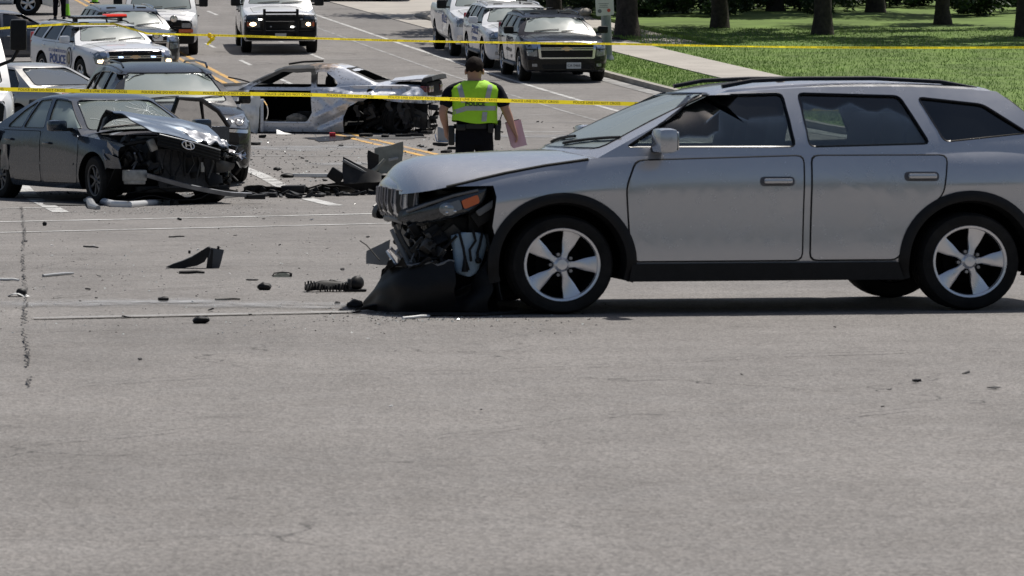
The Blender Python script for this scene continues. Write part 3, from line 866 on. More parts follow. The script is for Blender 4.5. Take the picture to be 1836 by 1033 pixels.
TAHOE = dict(wbase=2.95, tyre_r=.405, tyre_w=.275, rim_r=.235, track=1.74, x0=-2.68, x1=2.46, arch_r=.475,
    zb=[(-2.68, .55), (-2.45, .42), (-1.9, .36), (1.9, .36), (2.3, .28), (2.46, .30)],
    zs=[(-2.68, 1.15), (-2.0, 1.18), (0, 1.17), (1.2, 1.14), (2.2, 1.07), (2.42, 1.0), (2.46, .94)],
    zt=[(-2.68, 1.2), (0, 1.2), (.95, 1.235), (1.3, 1.225), (2.2, 1.13), (2.4, 1.08), (2.46, 1.0)],
    ws=[(-2.68, .80), (-2.4, .93), (0, .965), (1.2, .955), (2.1, .90), (2.35, .82), (2.46, .70)],
    wm=[(-2.68, .86), (-2.45, .98), (-1.5, 1.015), (0, 1.0), (1.5, 1.015), (2.1, 1.0), (2.32, .93), (2.46, .80)],
    wb=[(-2.68, .80), (-2.3, .93), (0, .95), (2.0, .95), (2.3, .88), (2.46, .74)],
    cabin=dict(z0=1.12, zr=1.86, xf0=1.14, xf1=.38, xr0=-2.62, xr1=-2.42, w0=.945, w1=.72, bowf=.16, bowr=.08, arch=.06, dome=.045, peak=-.2),
    windows=[[(.83, 1.22), (.34, 1.74), (-.36, 1.765), (-.40, 1.22)], [(-.49, 1.22), (-.46, 1.765), (-1.22, 1.755), (-1.52, 1.22)], [(-1.66, 1.22), (-1.40, 1.75), (-2.22, 1.71), (-2.40, 1.27)]],
    winkeys=['glass', 'tint', 'tint'],
    wscreen=[(-.80, 1.25), (.80, 1.25), (.62, 1.75), (-.62, 1.75)], rscreen=[(-.78, 1.2), (.78, 1.2), (.62, 1.72), (-.62, 1.72)],
    tub=[(-2.45, .95), (-.92, .95), (-.92, .6), (.95, .6), (.95, 1.6), (-2.45, 1.6)], seat_x=.0, seat_z=.72,
    doors=[([(.86, 1.15), (.93, .95), (.90, .48), (-.40, .46), (-.42, 1.15)], (-.2, 1.02)), ([(-.47, 1.15), (-.45, .46), (-.92, .46), (-1.12, .78), (-1.42, .98), (-1.55, 1.15)], (-1.28, 1.05))],
    hood=[(1.12, -.74), (2.28, -.66), (2.36, 0), (2.28, .66), (1.12, .74), (1.22, 0)],
    mirror=(.72, 1.29, .24, .19), wheel=dict(spokes=5, width=(.5, .42)))
def low_roof(z): return z if z < 1.2 else 1.2+(z-1.2)*.74
TAHOE['cabin']['zr'] = low_roof(1.86)
for k_ in ('wscreen', 'rscreen'): TAHOE[k_] = [(a, low_roof(b)) for a, b in TAHOE[k_]]
TAHOE['windows'] = [[(a, low_roof(b)) for a, b in w_] for w_ in TAHOE['windows']]
def tahoe():
    P, bl, bc = standard_car(TAHOE)
    P.add('grille', patch(bl, [(-.62, .66), (.62, .66), (.66, 1.04), (-.66, 1.04)], 'x+', .012, .05, .12, .03), 'grille')
    for z, k in ((.72, .60), (.78, .60), (.96, .62), (1.0, .62)):
        P.add('grille_bar', patch(bl, rect(-k, k, z-.008, z+.008), 'x+', .022, .03, .12), 'gloss')
    for z0, z1, a in ((1.035, 1.07, .68), (.625, .66, .64), (.845, .865, .63), (.895, .912, .63)):
        P.add('grille_chrome', patch(bl, rect(-a, a, z0, z1), 'x+', .032, .05, .12, .01), 'trim')
    both(P, 'grille_chrome', bl, [(.60, .64), (.66, .64), (.70, 1.06), (.64, 1.06)], 'trim', off=.03, thick=.05)
    P.add('emblem', bowtie(bl, (0, .878), .27, .10), 'emblem')
    lp = both(P, 'headlight', bl, [(.70, .87), (.93, .88), (.965, 1.02), (.70, 1.05)], 'lamp', off=.012, thick=.05)
    for i, s_ in zip(lp, (1, -1)): P.add('lens', patch(bl, [((.76+.07*math.cos(a))*s_, .965+.06*math.sin(a)) for a in [k*math.pi/6 for k in range(12)]], 'x+', .03, .05), 'bulb', i)
    lp = both(P, 'headlight', bl, [(.70, .68), (.92, .70), (.94, .85), (.70, .85)], 'lamp', off=.012, thick=.05)
    for i, s_ in zip(lp, (1, -1)): P.add('lens', patch(bl, rect(min(.74*s_, .88*s_), max(.74*s_, .88*s_), .73, .81), 'x+', .028, .05, .1, .03), 'parklamp', i)
    both(P, 'lamp_frame', bl, [(.685, .852), (.95, .855), (.95, .872), (.685, .868)], 'black', off=.03)
    P.add('bumper', patch(bl, [(-.90, .33), (.90, .33), (.93, .60), (-.93, .60)], 'x+', .02, .05, .12, .05), 'bumper')
    P.add('air_intake', patch(bl, [(-.55, .36), (.55, .36), (.60, .48), (-.60, .48)], 'x+', .03, .05, .12, .03), 'black')
    P.add('skid_lip', patch(bl, [(-.62, .27), (.62, .27), (.70, .335), (-.70, .335)], 'x+', .03, .05, .12, .02), 'black')
    both(P, 'fog_lamp', bl, rect(.70, .82, .42, .50), 'lamp', off=.03)
    for s_ in (1, -1):
        P.add('running_board', MB().bbox((0, s_*.98, .40), (1.9, .16, .06), .02).mesh(), 'steelstep')
        P.add('roof_rail', MB().tube([(.0, s_*.66, 1.68), (-.2, s_*.665, 1.715), (-1.0, s_*.67, 1.73), (-1.9, s_*.66, 1.715), (-2.1, s_*.65, 1.66)], .018, 6).mesh(), 'rail')
        P.add('tail_lamp', MB().bbox((-2.60, s_*.86, 1.1), (.1, .14, .5), .03).mesh(), 'red')
    P.add('aerial', MB().tube([(-.2, .2, 1.71), (-.3, .2, 1.79)], [.025, .008], 6).mesh(), 'black')
    P.bl, P.bc = bl, bc
    return P
DEF.update(trim=CHROME, bulb=CHROME, parklamp=LAMP, steelstep=GREY_PLASTIC, rail=BLACK)

PICKUP = dict(wbase=3.74, tyre_r=.41, tyre_w=.28, rim_r=.235, track=1.76, x0=-3.10, x1=2.83, arch_r=.49,
    zb=[(-3.1, .62), (-2.6, .48), (0, .42), (2.2, .42), (2.6, .36), (2.83, .38)],
    zs=[(-3.1, 1.32), (-.5, 1.30), (1.0, 1.26), (2.2, 1.16), (2.7, 1.12), (2.83, 1.04)],
    zt=[(-3.1, 1.33), (-1.0, 1.33), (.9, 1.36), (1.5, 1.33), (2.5, 1.24), (2.74, 1.18), (2.83, 1.06)],
    ws=[(-3.1, .94), (0, .97), (1.5, .95), (2.4, .93), (2.7, .88), (2.83, .80)],
    wm=[(-3.1, .99), (-1.5, 1.02), (0, 1.0), (1.9, 1.03), (2.5, 1.01), (2.72, .97), (2.83, .90)],
    wb=[(-3.1, .90), (0, .93), (2.2, .95), (2.6, .93), (2.83, .86)], crown=2.6,
    cabin=dict(z0=1.24, zr=1.90, xf0=1.42, xf1=.62, xr0=-1.12, xr1=-.98, w0=.945, w1=.70, bowf=.15, bowr=.05, arch=.05, dome=.045),
    windows=[[(1.08, 1.34), (.60, 1.80), (.02, 1.82), (-.02, 1.34)], [(-.12, 1.34), (-.08, 1.82), (-.74, 1.80), (-.90, 1.34)]],
    winkeys=['glass', 'tint'],
    wscreen=[(-.80, 1.37), (.80, 1.37), (.62, 1.80), (-.62, 1.80)], rscreen=[(-.62, 1.36), (.62, 1.36), (.55, 1.74), (-.55, 1.74)],
    tub=[(-.9, .7), (1.15, .7), (1.15, 1.8), (-.9, 1.8)], seat_x=.2, seat_z=.85,
    cuts=[([(-3.02, .75), (-1.25, .75), (-1.25, 2.0), (-3.02, 2.0)], -.82, .82)],
    doors=[([(1.10, 1.26), (1.16, 1.0), (1.1, .52), (-.02, .50), (-.04, 1.27)], (.18, 1.12)), ([(-.10, 1.27), (-.08, .50), (-1.0, .50), (-1.05, 1.28)], (-.88, 1.12))],
    hood=[(1.42, -.76), (2.60, -.72), (2.70, 0), (2.60, .72), (1.42, .76), (1.50, 0)],
    mirror=(.95, 1.43, .26, .25), wheel=dict(spokes=6, width=(.45, .38)))
def pickup(push_bar=True):
    P, bl, bc = standard_car(PICKUP)
    if push_bar:
        P.add('front_panel', patch(bl, [(-.97, .40), (.97, .40), (.97, 1.10), (.80, 1.13), (-.80, 1.13), (-.97, 1.10)], 'x+', .015, .05, .12, .06), 'black')
        lp = both(P, 'headlight', bl, [(.62, .99), (.90, .99), (.90, 1.10), (.62, 1.12)], 'darklamp', off=.03)
        lp = both(P, 'headlight', bl, [(.55, .76), (.88, .76), (.88, .96), (.55, .96)], 'darklamp', off=.025)
        for i, s_ in zip(lp, (1, -1)):
            P.add('lit_lens', patch(bl, [((.74+(.09 if s_ < 0 else .065)*math.cos(a))*s_, .86+.055*math.sin(a)) for a in [k*math.pi/6 for k in range(12)]], 'x+', .04, .04), 'lit', i)
            P.add('marker_lens', patch(bl, rect(min(.84*s_, .90*s_), max(.84*s_, .90*s_), .80, .92), 'x+', .035, .04), 'amber', i)
        pb = MB()
        for s_ in (1, -1): pb.bbox((2.97, s_*.44, .88), (.09, .075, .84), .02); pb.box((2.88, s_*.44, .55), (.2, .06, .2))
        for z in (1.2, .92, .66): pb.tube([(2.98, -.46, z), (2.98, .46, z)], .032, 8)
        P.add('push_bar', pb.mesh(), 'black')
        ll = MB(); ll.bbox((3.03, .30, .79), (.04, .09, .05), .01)
        P.add('strobe', ll.mesh(), 'strobe')
        ll = MB(); ll.bbox((2.93, -.55, 1.0), (.04, .1, .05), .01); P.add('strobe', ll.mesh(), 'strobe')
        for y in (.55,): P.add('strobe', MB().bbox((2.93, y, 1.0), (.04, .08, .04), .01).mesh(), 'lamp')
        for y in (-.3, .42): P.add('strobe', MB().bbox((3.03, y*.9, .80), (.04, .05, .04), .01).mesh(), 'lamp')
        P.add('bumper_bar', patch(bl, [(-.92, .66), (.92, .66), (.92, .70), (-.92, .70)], 'x+', .05, .04, .12), 'gloss')
    else:
        P.add('grille', patch(bl, [(-.56, .66), (.56, .66), (.60, 1.12), (-.60, 1.12)], 'x+', .015, .05, .12, .05), 'trim')
        for k in (-1, 1):
            for j in (0, 1):
                P.add('grille_slot', patch(bl, rect(min(k*.06, k*.50), max(k*.06, k*.50), .70+.2*j, .86+.2*j), 'x+', .03, .05, .12, .03), 'black')
        both(P, 'headlight', bl, [(.62, .86), (.94, .86), (.94, 1.10), (.62, 1.10)], 'lamp', off=.02)
    P.add('bumper', patch(bl, [(-.92, .40), (.92, .40), (.94, .64), (-.94, .64)], 'x+', .045, .06, .12, .05), 'bumper')
    P.add('number_plate', patch(bl, rect(-.15, .15, .46, .60), 'x+', .06, .02), 'plate')
    P.bl, P.bc = bl, bc
    return P
DEF['strobe'] = mat('white_strobe', (1, 1, 1), .3, emit=(1, .97, .9), emit_str=4)

VAN = dict(wbase=3.43, tyre_r=.38, tyre_w=.25, rim_r=.21, track=1.74, x0=-2.75, x1=2.62, arch_r=.46,
    zb=[(-2.75, .5), (0, .38), (2.2, .38), (2.62, .36)],
    zs=[(-2.75, 1.22), (0, 1.2), (1.7, 1.17), (2.4, 1.10), (2.62, 1.0)],
    zt=[(-2.75, 1.25), (1.4, 1.3), (1.75, 1.29), (2.3, 1.20), (2.52, 1.12), (2.62, 1.02)],
    ws=[(-2.75, .92), (0, .97), (1.7, .95), (2.3, .90), (2.62, .78)], wm=[(-2.75, .96), (-2.4, 1.0), (0, 1.0), (1.9, 1.0), (2.4, .97), (2.62, .86)],
    wb=[(-2.75, .9), (0, .94), (2.2, .93), (2.62, .84)],
    cabin=dict(z0=1.15, zr=2.08, xf0=1.86, xf1=1.02, xr0=-2.72, xr1=-2.62, w0=.955, w1=.80, bowf=.16, bowr=.05, arch=.03, dome=.05),
    windows=[[(1.42, 1.26), (.98, 1.86), (.45, 1.90), (.45, 1.26)]], winkeys=['glass'],
    wscreen=[(-.82, 1.28), (.82, 1.28), (.70, 1.92), (-.70, 1.92)], rscreen=None,
    tub=[(-.6, .7), (1.6, .7), (1.6, 1.9), (-.6, 1.9)], seat_x=.7, seat_z=.85, rear_seats=False,
    doors=[([(1.52, 1.17), (1.5, .95), (1.2, .75), (1.02, .46), (.38, .46), (.36, 1.17)], (.55, 1.05))],
    hood=[(1.85, -.70), (2.40, -.64), (2.44, 0), (2.40, .64), (1.85, .70), (1.92, 0)],
    mirror=(1.35, 1.50, .24, .32), wheel=dict(spokes=8, width=(.3, .3)))
def van():
    P, bl, bc = standard_car(VAN)
    P.add('grille', patch(bl, [(-.80, .62), (.80, .62), (.84, 1.0), (-.84, 1.0)], 'x+', .012, .05, .12, .04), 'black')
    both(P, 'headlight', bl, rect(.56, .80, .80, .93), 'lamp', off=.03)
    both(P, 'marker_lamp', bl, rect(.48, .86, .66, .76), 'amber', off=.03)
    P.add('bumper', patch(bl, [(-.88, .34), (.88, .34), (.90, .62), (-.90, .62)], 'x+', .05, .08, .12, .05), 'bumper')
    for z in (.7, .78, .86, .94): P.add('grille_bar', patch(bl, rect(-.44, .44, z-.012, z+.012), 'x+', .03, .03), 'gloss')
    P.bl, P.bc = bl, bc
    return P

SEDAN = dict(wbase=2.80, tyre_r=.335, tyre_w=.22, rim_r=.205, track=1.56, x0=-2.52, x1=2.36, arch_r=.385,
    zb=[(-2.52, .42), (-2.3, .30), (-1.8, .22), (1.8, .20), (2.2, .22), (2.36, .30)],
    zs=[(-2.52, .90), (-2.1, .97), (-1.0, .95), (.4, .91), (1.4, .83), (2.1, .70), (2.36, .60)],
    zt=[(-2.52, 1.02), (-2.3, 1.045), (-1.6, 1.06), (0, 1.0), (.9, 1.0), (1.3, .96), (2.0, .82), (2.26, .74), (2.36, .64)],
    ws=[(-2.52, .70), (-2.2, .83), (0, .875), (1.2, .855), (2.0, .77), (2.25, .64), (2.36, .48)],
    wm=[(-2.52, .72), (-2.3, .86), (-1.4, .92), (0, .915), (1.4, .92), (2.05, .86), (2.26, .72), (2.36, .55)],
    wb=[(-2.52, .66), (-2.2, .82), (0, .86), (1.9, .85), (2.2, .76), (2.36, .52)],
    cabin=dict(z0=.90, zr=1.44, xf0=1.14, xf1=.22, xr0=-2.02, xr1=-1.02, w0=.85, w1=.60, bowf=.2, bowr=.14, arch=.06, dome=.035, fp=1.0, rp=1.0, bulge=.015),
    windows=[[(.72, .985), (.16, 1.36), (-.38, 1.385), (-.42, .985)], [(-.50, .985), (-.46, 1.385), (-.98, 1.34), (-1.28, 1.10), (-1.30, .99)]],
    winkeys=['glass', 'glass'],
    wscreen=[(-.70, 1.0), (.70, 1.0), (.52, 1.37), (-.52, 1.37)], rscreen=[(-.68, 1.06), (.68, 1.06), (.50, 1.37), (-.50, 1.37)], rearkey='rear',
    tub=[(-1.35, .78), (-.98, .78), (-.98, .42), (.9, .42), (.9, 1.3), (-1.35, 1.3)], seat_x=-.15, seat_z=.38, rear_seat=(-.72, .40),
    doors=[([(.80, .90), (.88, .72), (.84, .30), (-.44, .28), (-.46, .93)], (-.26, .80)), ([(-.51, .93), (-.49, .28), (-.94, .30), (-1.05, .52), (-1.32, .74), (-1.38, .95)], (-1.15, .83))],
    hood=[(1.10, -.70), (2.06, -.60), (2.18, 0), (2.06, .60), (1.10, .70), (1.22, 0)],
    mirror=(.60, 1.04, .22, .14), wheel=dict(spokes=7, width=(.3, .26)))
def sedan(spoiler=True):
    P, bl, bc = standard_car(SEDAN)
    both(P, 'headlight', bl, [(.44, .58), (.74, .60), (.80, .72), (.46, .70)], 'lamp', off=.012)
    P.add('grille', patch(bl, rect(-.36, .36, .50, .66), 'x+', .012, .04, .12, .03), 'black')
    P.add('air_intake', patch(bl, rect(-.5, .5, .28, .40), 'x+', .012, .04, .12, .03), 'black')
    both(P, 'tail_lamp', bl, [(.40, .78), (.70, .76), (.72, .93), (.50, .95)], 'red', 'x-', off=.012)
    P.add('number_plate', patch(bl, rect(-.16, .16, .74, .86), 'x-', .012, .02), 'plate')
    P.add('rear_trim', patch(bl, rect(-.42, .42, .885, .915), 'x-', .014, .03), 'chrome')
    P.add('trunk_gap', surf_tube(bl, [(-1.9, -.66), (-2.34, -.62), (-2.40, 0), (-2.34, .62), (-1.9, .66)], 'z+', .006), 'gap')
    P.bl, P.bc = bl, bc
    return P
DEF['rear'] = glass_mat('rear_glass', (0.3, 0.33, 0.34), rough=0.06, mixf=0.85, dark=(0.12, 0.135, 0.15))
P_TAHOE, P_PICKUP, P_RAM, P_VAN, P_SEDAN = tahoe(), pickup(True), pickup(False), van(), sedan()
# ------------------------------------------------------------------ vehicles up the street
WHITE = paint('police_white', (0.74, 0.75, 0.77), dirt=0.08)
VWHITE = paint('van_white', (0.72, 0.72, 0.72), dirt=0.1)
NAVY = paint('navy_paint', (0.004, 0.005, 0.012), rough=0.3, dirt=0.0, coat=.5, spec=.2)
CHARCOAL = paint('charcoal_paint', (0.022, 0.024, 0.028), metal=0.4, dirt=0.05)
SILVER_BEIGE = paint('champagne_silver', (0.42, 0.41, 0.385), metal=0.55, dirt=0.1)
SLATE = paint('slate_paint', (0.13, 0.14, 0.165), metal=0.5, dirt=0.1)
def hd(deg): return (math.sin(R(deg)), -math.cos(R(deg)))       # 0 looks at the camera, positive turns to the right
def from_front(front, deg, d):                                   # centre of a vehicle whose front axle stands at front
    h = hd(deg); return (front[0]-h[0]*d, front[1]-h[1]*d)
def lettering(root, P, s, size, c, axis, material, bold=0.0, sx=1.0, name='lettering', spacing=1.0):
    me = text_patch(P.bl, s, size, c, axis, .014, bold, spacing, sx)
    return link(name, me, material, root)
def pieces(root, name, meshes, m): return [link(name, me, m, root) for me in meshes]
def seal(root, P, c, axis, r):
    for k, (rr, m, off) in enumerate(((r, INK, .012), (r*.86, mat('seal_white', (.6, .6, .6), .5), .014), (r*.62, mat('seal_brown', (.16, .13, .09), .5), .016), (r*.36, mat('seal_gold', (.4, .36, .25), .5), .018))):
        poly = [(c[0]+rr*.72*math.cos(a), c[1]+rr*math.sin(a)) for a in [i*math.pi/12 for i in range(24)]]
        link('seal_ring', patch(P.bl, poly, axis, off, .01, .2), m, root)

# white police SUV on the left with its roof beacons
FA = 1.475
pos = from_front((-4.38, 96.0), 21, FA)
root, ob = P_TAHOE.place('police_suv', 'white police SUV with red roof beacons and blue police lettering, left of the street', 'suv', pos, hd(21),
    dict(paint=WHITE, door=WHITE, roof=WHITE, handle=CHROME, mirror=WHITE, bumper=WHITE, parklamp=LIT, trim=CHROME, tint=TINTED), zs=.85)
lettering(root, P_TAHOE, 'POLICE', .34, (-.20, .70), 'y-', BLUE_INK, .008, 1.08)
lettering(root, P_TAHOE, 'ST. LOUIS METROPOLITAN', .115, (-.20, .93), 'y-', BLUE_INK, .002, .95)
lettering(root, P_TAHOE, 'PT', .10, (1.03, 1.04), 'y-', BLUE_INK, .002)
seal(root, P_TAHOE, (.68, .78), 'y-', .30)
lb = MB().bbox((-.30, 0, 1.830), (.30, 1.36, .05), .02); lbo = link('light_bar', lb.mesh(), BLACK, root)
link('light_bar_lid', MB().bbox((-.30, -.22, 1.865), (.28, .8, .03), .012).mesh(), CHROME, lbo)
link('beacon_lens', MB().bbox((-.30, .42, 1.875), (.28, .52, .07), .02).mesh(), LIT_RED, lbo)
for y in (-.55, .55): link('mount', MB().box((-.30, y, 1.765), (.16, .08, .12)).mesh(), BLACK, lbo)
for y in (-.36, .42): link('grille_strobe', MB().bbox((2.52, y, .88), (.05, .10, .035), .01).mesh(), LIT_BLUE, root)
sp = link('spotlight', MB().lathe([(.01, -.1), (.07, -.06), (.085, .04), (.07, .06)], 'x', 12, (.92, 1.02, 1.36)).mesh(), BLACK_GLOSS, root)
link('spotlight_lens', MB().lathe([(.0, .055), (.07, .05)], 'x', 12, (.92, 1.02, 1.36)).mesh(), CHROME, sp)

# dark police SUV parked at the right kerb, first of the row
pos = from_front((5.88, 99.0), 5.2, FA)
root, ob = P_TAHOE.place('police_suv', 'dark navy police SUV with white doors, front of the row at the right kerb', 'suv', pos, hd(5.2),
    dict(paint=NAVY, door=WHITE, roof=NAVY, handle=BLACK_GLOSS, mirror=BLACK, bumper=BLACK_GLOSS, tint=GLASS, rail=NAVY), group='police SUVs parked at the right kerb', zs=.91)
link('number_plate', patch(P_TAHOE.bl, rect(-.01, .33, .37, .53), 'x+', .06, .02), PLATE, root)
link('plate_text', text_patch(P_TAHOE.bl, 'CA 0466', .10, (.16, .45), 'x+', .068, .0, 1, .85), INK, root)
lettering(root, P_TAHOE, 'POLICE', .26, (-.1, .98), 'y-', INK, .012, 1.2); lettering(root, P_TAHOE, 'METROPOLITAN', .12, (-.1, .74), 'y-', INK, .006); lettering(root, P_TAHOE, '1907', .12, (.3, .58), 'y-', INK, .006)
# white police SUV behind it
pos = from_front((5.26, 104.9), 5.5, FA)
root, ob = P_TAHOE.place('police_suv', 'white police SUV with a push bar, middle of the row at the right kerb', 'suv', pos, hd(5.5),
    dict(paint=WHITE, door=WHITE, roof=WHITE, handle=WHITE, mirror=WHITE, bumper=WHITE, tint=GLASS, rail=WHITE), group='police SUVs parked at the right kerb', zs=.91)
lettering(root, P_TAHOE, 'POLICE', .30, (.1, .98), 'y-', BLUE_INK, .01, 1.2); lettering(root, P_TAHOE, 'METROPOLITAN', .12, (.1, .74), 'y-', BLUE_INK, .006)
pb = MB()
for s_ in (1, -1): pb.bbox((2.60, s_*.42, .88), (.09, .08, .72), .02)
for z in (1.15, .85, .6): pb.tube([(2.61, -.44, z), (2.61, .44, z)], .03, 8)
link('push_bar', pb.mesh(), BLACK, root)
# white pickup at the end of the row
pos = from_front((4.66, 110.9), 4.6, 1.87)
root, ob = P_RAM.place('pickup_truck', 'white crew cab pickup with large black mirrors, last of the row at the right kerb', 'pickup', pos, hd(4.6),
    dict(paint=WHITE, door=WHITE, roof=WHITE, handle=WHITE, mirror=BLACK, bumper=CHROME, tint=GLASS, plate=PLATE))
lettering(root, P_RAM, 'POLICE', .30, (.5, .98), 'y-', BLUE_INK, .01, 1.2)
# white pickup with its headlights on, in the middle of the street
pos = from_front((-.90, 112.6), 3.2, 1.87)
root, ob = P_PICKUP.place('pickup_truck', 'white pickup with black push bar and lit headlights facing the crash, mid street', 'pickup', pos, hd(3.2),
    dict(paint=WHITE, door=WHITE, roof=WHITE, handle=BLACK, mirror=BLACK, bumper=BLACK, tint=TINTED))
# grey SUV between the van and the police SUV
pos = from_front((-4.34, 102.6), 10.5, FA)
root, ob = P_TAHOE.place('suv', 'dark grey SUV with chrome grille and door spotlight behind the white police SUV', 'suv', pos, hd(10.5),
    dict(paint=CHARCOAL, door=CHARCOAL, roof=CHARCOAL, handle=CHARCOAL, mirror=BLACK, bumper=CHARCOAL, tint=GLASS, rail=CHROME, emblem=CHROME), zs=.91)
sp = link('spotlight', MB().lathe([(.01, -.12), (.08, -.07), (.10, .05), (.085, .07)], 'x', 12, (.95, 1.02, 1.42)).mesh(), BLACK_GLOSS, root)
link('spotlight_lens', MB().lathe([(.0, .065), (.085, .06)], 'x', 12, (.95, 1.02, 1.42)).mesh(), CHROME, sp)
# white and black van beyond it
pos = from_front((-4.05, 111.6), 2.0, 1.715)
P_VAN.place('van', 'white van with black front, amber marker lamps and big black mirrors behind the grey SUV', 'van', pos, hd(2.0),
    dict(paint=VWHITE, door=VWHITE, roof=VWHITE, handle=BLACK, mirror=BLACK, bumper=BLACK), group=None)
# slate sedan on the far left, only its roof and windows over the police SUV
pos = (-7.75, 107.0)
P_SEDAN.place('parked_sedan', 'slate grey sedan at the far left, its windows showing over the white police SUV', 'sedan', pos, (0.93, 0.36),
    dict(paint=SLATE, door=SLATE, roof=SLATE, handle=CHROME, mirror=SLATE, glass=TINTED))
# white police SUV broadside at the top left
pos = (-9.3-1.475, 137.0)
root, ob = P_TAHOE.place('police_suv', 'white police SUV standing broadside at the top left behind the other cars', 'suv', pos, (1.0, 0.04),
    dict(paint=WHITE, door=WHITE, roof=WHITE, handle=WHITE, mirror=WHITE, bumper=WHITE))
lettering(root, P_TAHOE, 'POLICE', .38, (-.0, .72), 'y-', BLUE_INK, .01, 1.1)
seal(root, P_TAHOE, (.72, .8), 'y-', .28)
# two cars across the top of the street, of which only the wheels reach into the picture
P_SEDAN.place('parked_sedan', 'dark sedan at the top of the street above the van, only a wheel in view', 'sedan', (-5.2, 150.6), (1.0, 0.05),
    dict(paint=NAVY, door=NAVY, roof=NAVY, handle=NAVY, mirror=NAVY))
P_SEDAN.place('parked_sedan', 'black car at the top of the street right of the lit pickup, wheels in view', 'sedan', (1.05, 148.2), (-1.0, 0.08),
    dict(paint=NAVY, door=NAVY, roof=NAVY, handle=NAVY, mirror=NAVY))
# champagne sedan seen from behind
pos = (-5.5, 76.2)
P_SEDAN.place('parked_sedan', 'champagne silver sedan seen from its left rear, behind the wrecked dark sedan', 'sedan', pos, (-0.66, 0.75),
    dict(paint=SILVER_BEIGE, door=SILVER_BEIGE, roof=SILVER_BEIGE, handle=CHROME, mirror=SILVER_BEIGE), zs=.935)
# white truck cut by the left edge
pos = (-5.88, 67.6)
root, ob = P_VAN.place('van', 'white van cut off by the left edge, its tall black mirror standing out', 'van', pos, (0.10, -1.0),
    dict(paint=VWHITE, door=VWHITE, roof=VWHITE, handle=BLACK, mirror=BLACK, bumper=VWHITE), skip=('mirror', 'marker_lamp', 'headlight'))
mc = root.matrix_world.inverted() @ at(33, 63, 65.2)
mi = link('mirror', MB().bbox(mc, (.14, .26, .52), .05).mesh(), BLACK, root)
link('mirror_cap', MB().bbox(mc+Vector((.0, 0, .25)), (.12, .22, .03), .012).mesh(), GREY_PLASTIC, mi)
link('mirror_arm', MB().tube([mc+Vector((0, 0, -.24)), mc+Vector((-.02, -.10, -.42)), mc+Vector((-.05, -.34, -.52))], .03, 8).mesh(), BLACK, mi)
# ------------------------------------------------------------------ silver SUV in the foreground, its front torn open
JEEP = dict(wbase=2.70, tyre_r=.338, tyre_w=.235, rim_r=.243, track=1.60, x0=-2.27, x1=2.29, arch_r=.425, angle=32,
    zb=[(-2.27, .46), (-2.05, .32), (-1.7, .25), (1.6, .23), (2.1, .26), (2.29, .40)],
    zs=[(-2.27, 1.02), (-1.8, 1.10), (-1.0, 1.09), (.6, 1.075), (1.1, 1.06), (1.6, .985), (1.95, .90), (2.2, .82), (2.29, .74)],
    zt=[(-2.27, 1.08), (0, 1.12), (1.0, 1.11), (1.3, 1.105), (1.75, 1.085), (2.1, 1.055), (2.19, 1.02), (2.25, .97), (2.29, .90)],
    ws=[(-2.27, .70), (-1.9, .84), (-1, .87), (.5, .875), (1.2, .865), (1.8, .83), (2.1, .76), (2.18, .68), (2.25, .56), (2.29, .46)],
    wm=[(-2.27, .76), (-2.0, .88), (-1.35, .935), (-.6, .915), (.5, .915), (1.0, .925), (1.4, .935), (1.8, .905), (2.1, .82), (2.19, .72), (2.29, .55)],
    wb=[(-2.27, .72), (-1.9, .84), (0, .87), (1.8, .86), (2.1, .78), (2.29, .52)], crown=2.4,
    side=[(0, 0.0), (.08, .60), (.15, .92), (.22, 1.0), (.30, .965), (.46, .905), (.62, .925), (.70, .985), (.735, 1.0), (.77, .955), (.86, .74), (.95, .36), (1, 0)],
    TT=[0, .04, .08, .12, .16, .19, .22, .25, .28, .32, .38, .44, .5, .56, .62, .66, .69, .715, .735, .755, .78, .82, .86, .9, .94, .97, 1],
    cabin=dict(z0=1.03, zr=1.565, xf0=1.36, xf1=.42, xr0=-2.20, xr1=-1.72, w0=.865, w1=.64, bowf=.20, bowr=.12, arch=.06, dome=.05, peak=-.1, bulge=.02, fp=1.0),
    windows=[[(.92, 1.13), (.36, 1.485), (-.16, 1.50), (-.20, 1.13)], [(-.29, 1.13), (-.26, 1.50), (-.94, 1.48), (-1.10, 1.15)], [(-1.20, 1.16), (-1.06, 1.47), (-1.50, 1.42), (-1.78, 1.22)]],
    winkeys=['glass', 'glass', 'tint'],
    wscreen=[(-.72, 1.12), (.72, 1.12), (.56, 1.495), (-.56, 1.495)], rscreen=[(-.68, 1.18), (.68, 1.18), (.54, 1.46), (-.54, 1.46)],
    tub=[(-1.9, .82), (-.88, .82), (-.88, .5), (.9, .5), (.9, 1.5), (-1.9, 1.5)], seat_x=-.05, seat_z=.60,
    cuts=[([(1.765, -.3), (1.765, .44), (1.80, .60), (1.775, .80), (1.79, .876), (2.05, .868), (2.14, .845), (2.31, .80), (2.8, .78), (2.8, -.3)], -1.3, 1.3)],
    doors=[([(.86, 1.04), (.93, .86), (.90, .36), (-.22, .36), (-.24, 1.07)], (-.06, .90)), ([(-.30, 1.07), (-.28, .36), (-.86, .36), (-.96, .62), (-1.16, .80), (-1.20, 1.07)], (-1.02, .93))],
    mirror=(.72, 1.18, .24, .17), wheel=dict(spokes=5, width=(.27, .44), dish=.012), lugs=True)
JEEP_SILVER = paint('silver_paint', (0.53, 0.535, 0.555), metal=0.55, rough=0.24, dirt=0.02)
P_JEEP, bl, bc = standard_car(JEEP)
P_JEEP.bl, P_JEEP.bc = bl, bc
MACHINED = mat('machined_alloy', (0.78, 0.78, 0.80), .32, metal=.75, rough_var=.08)
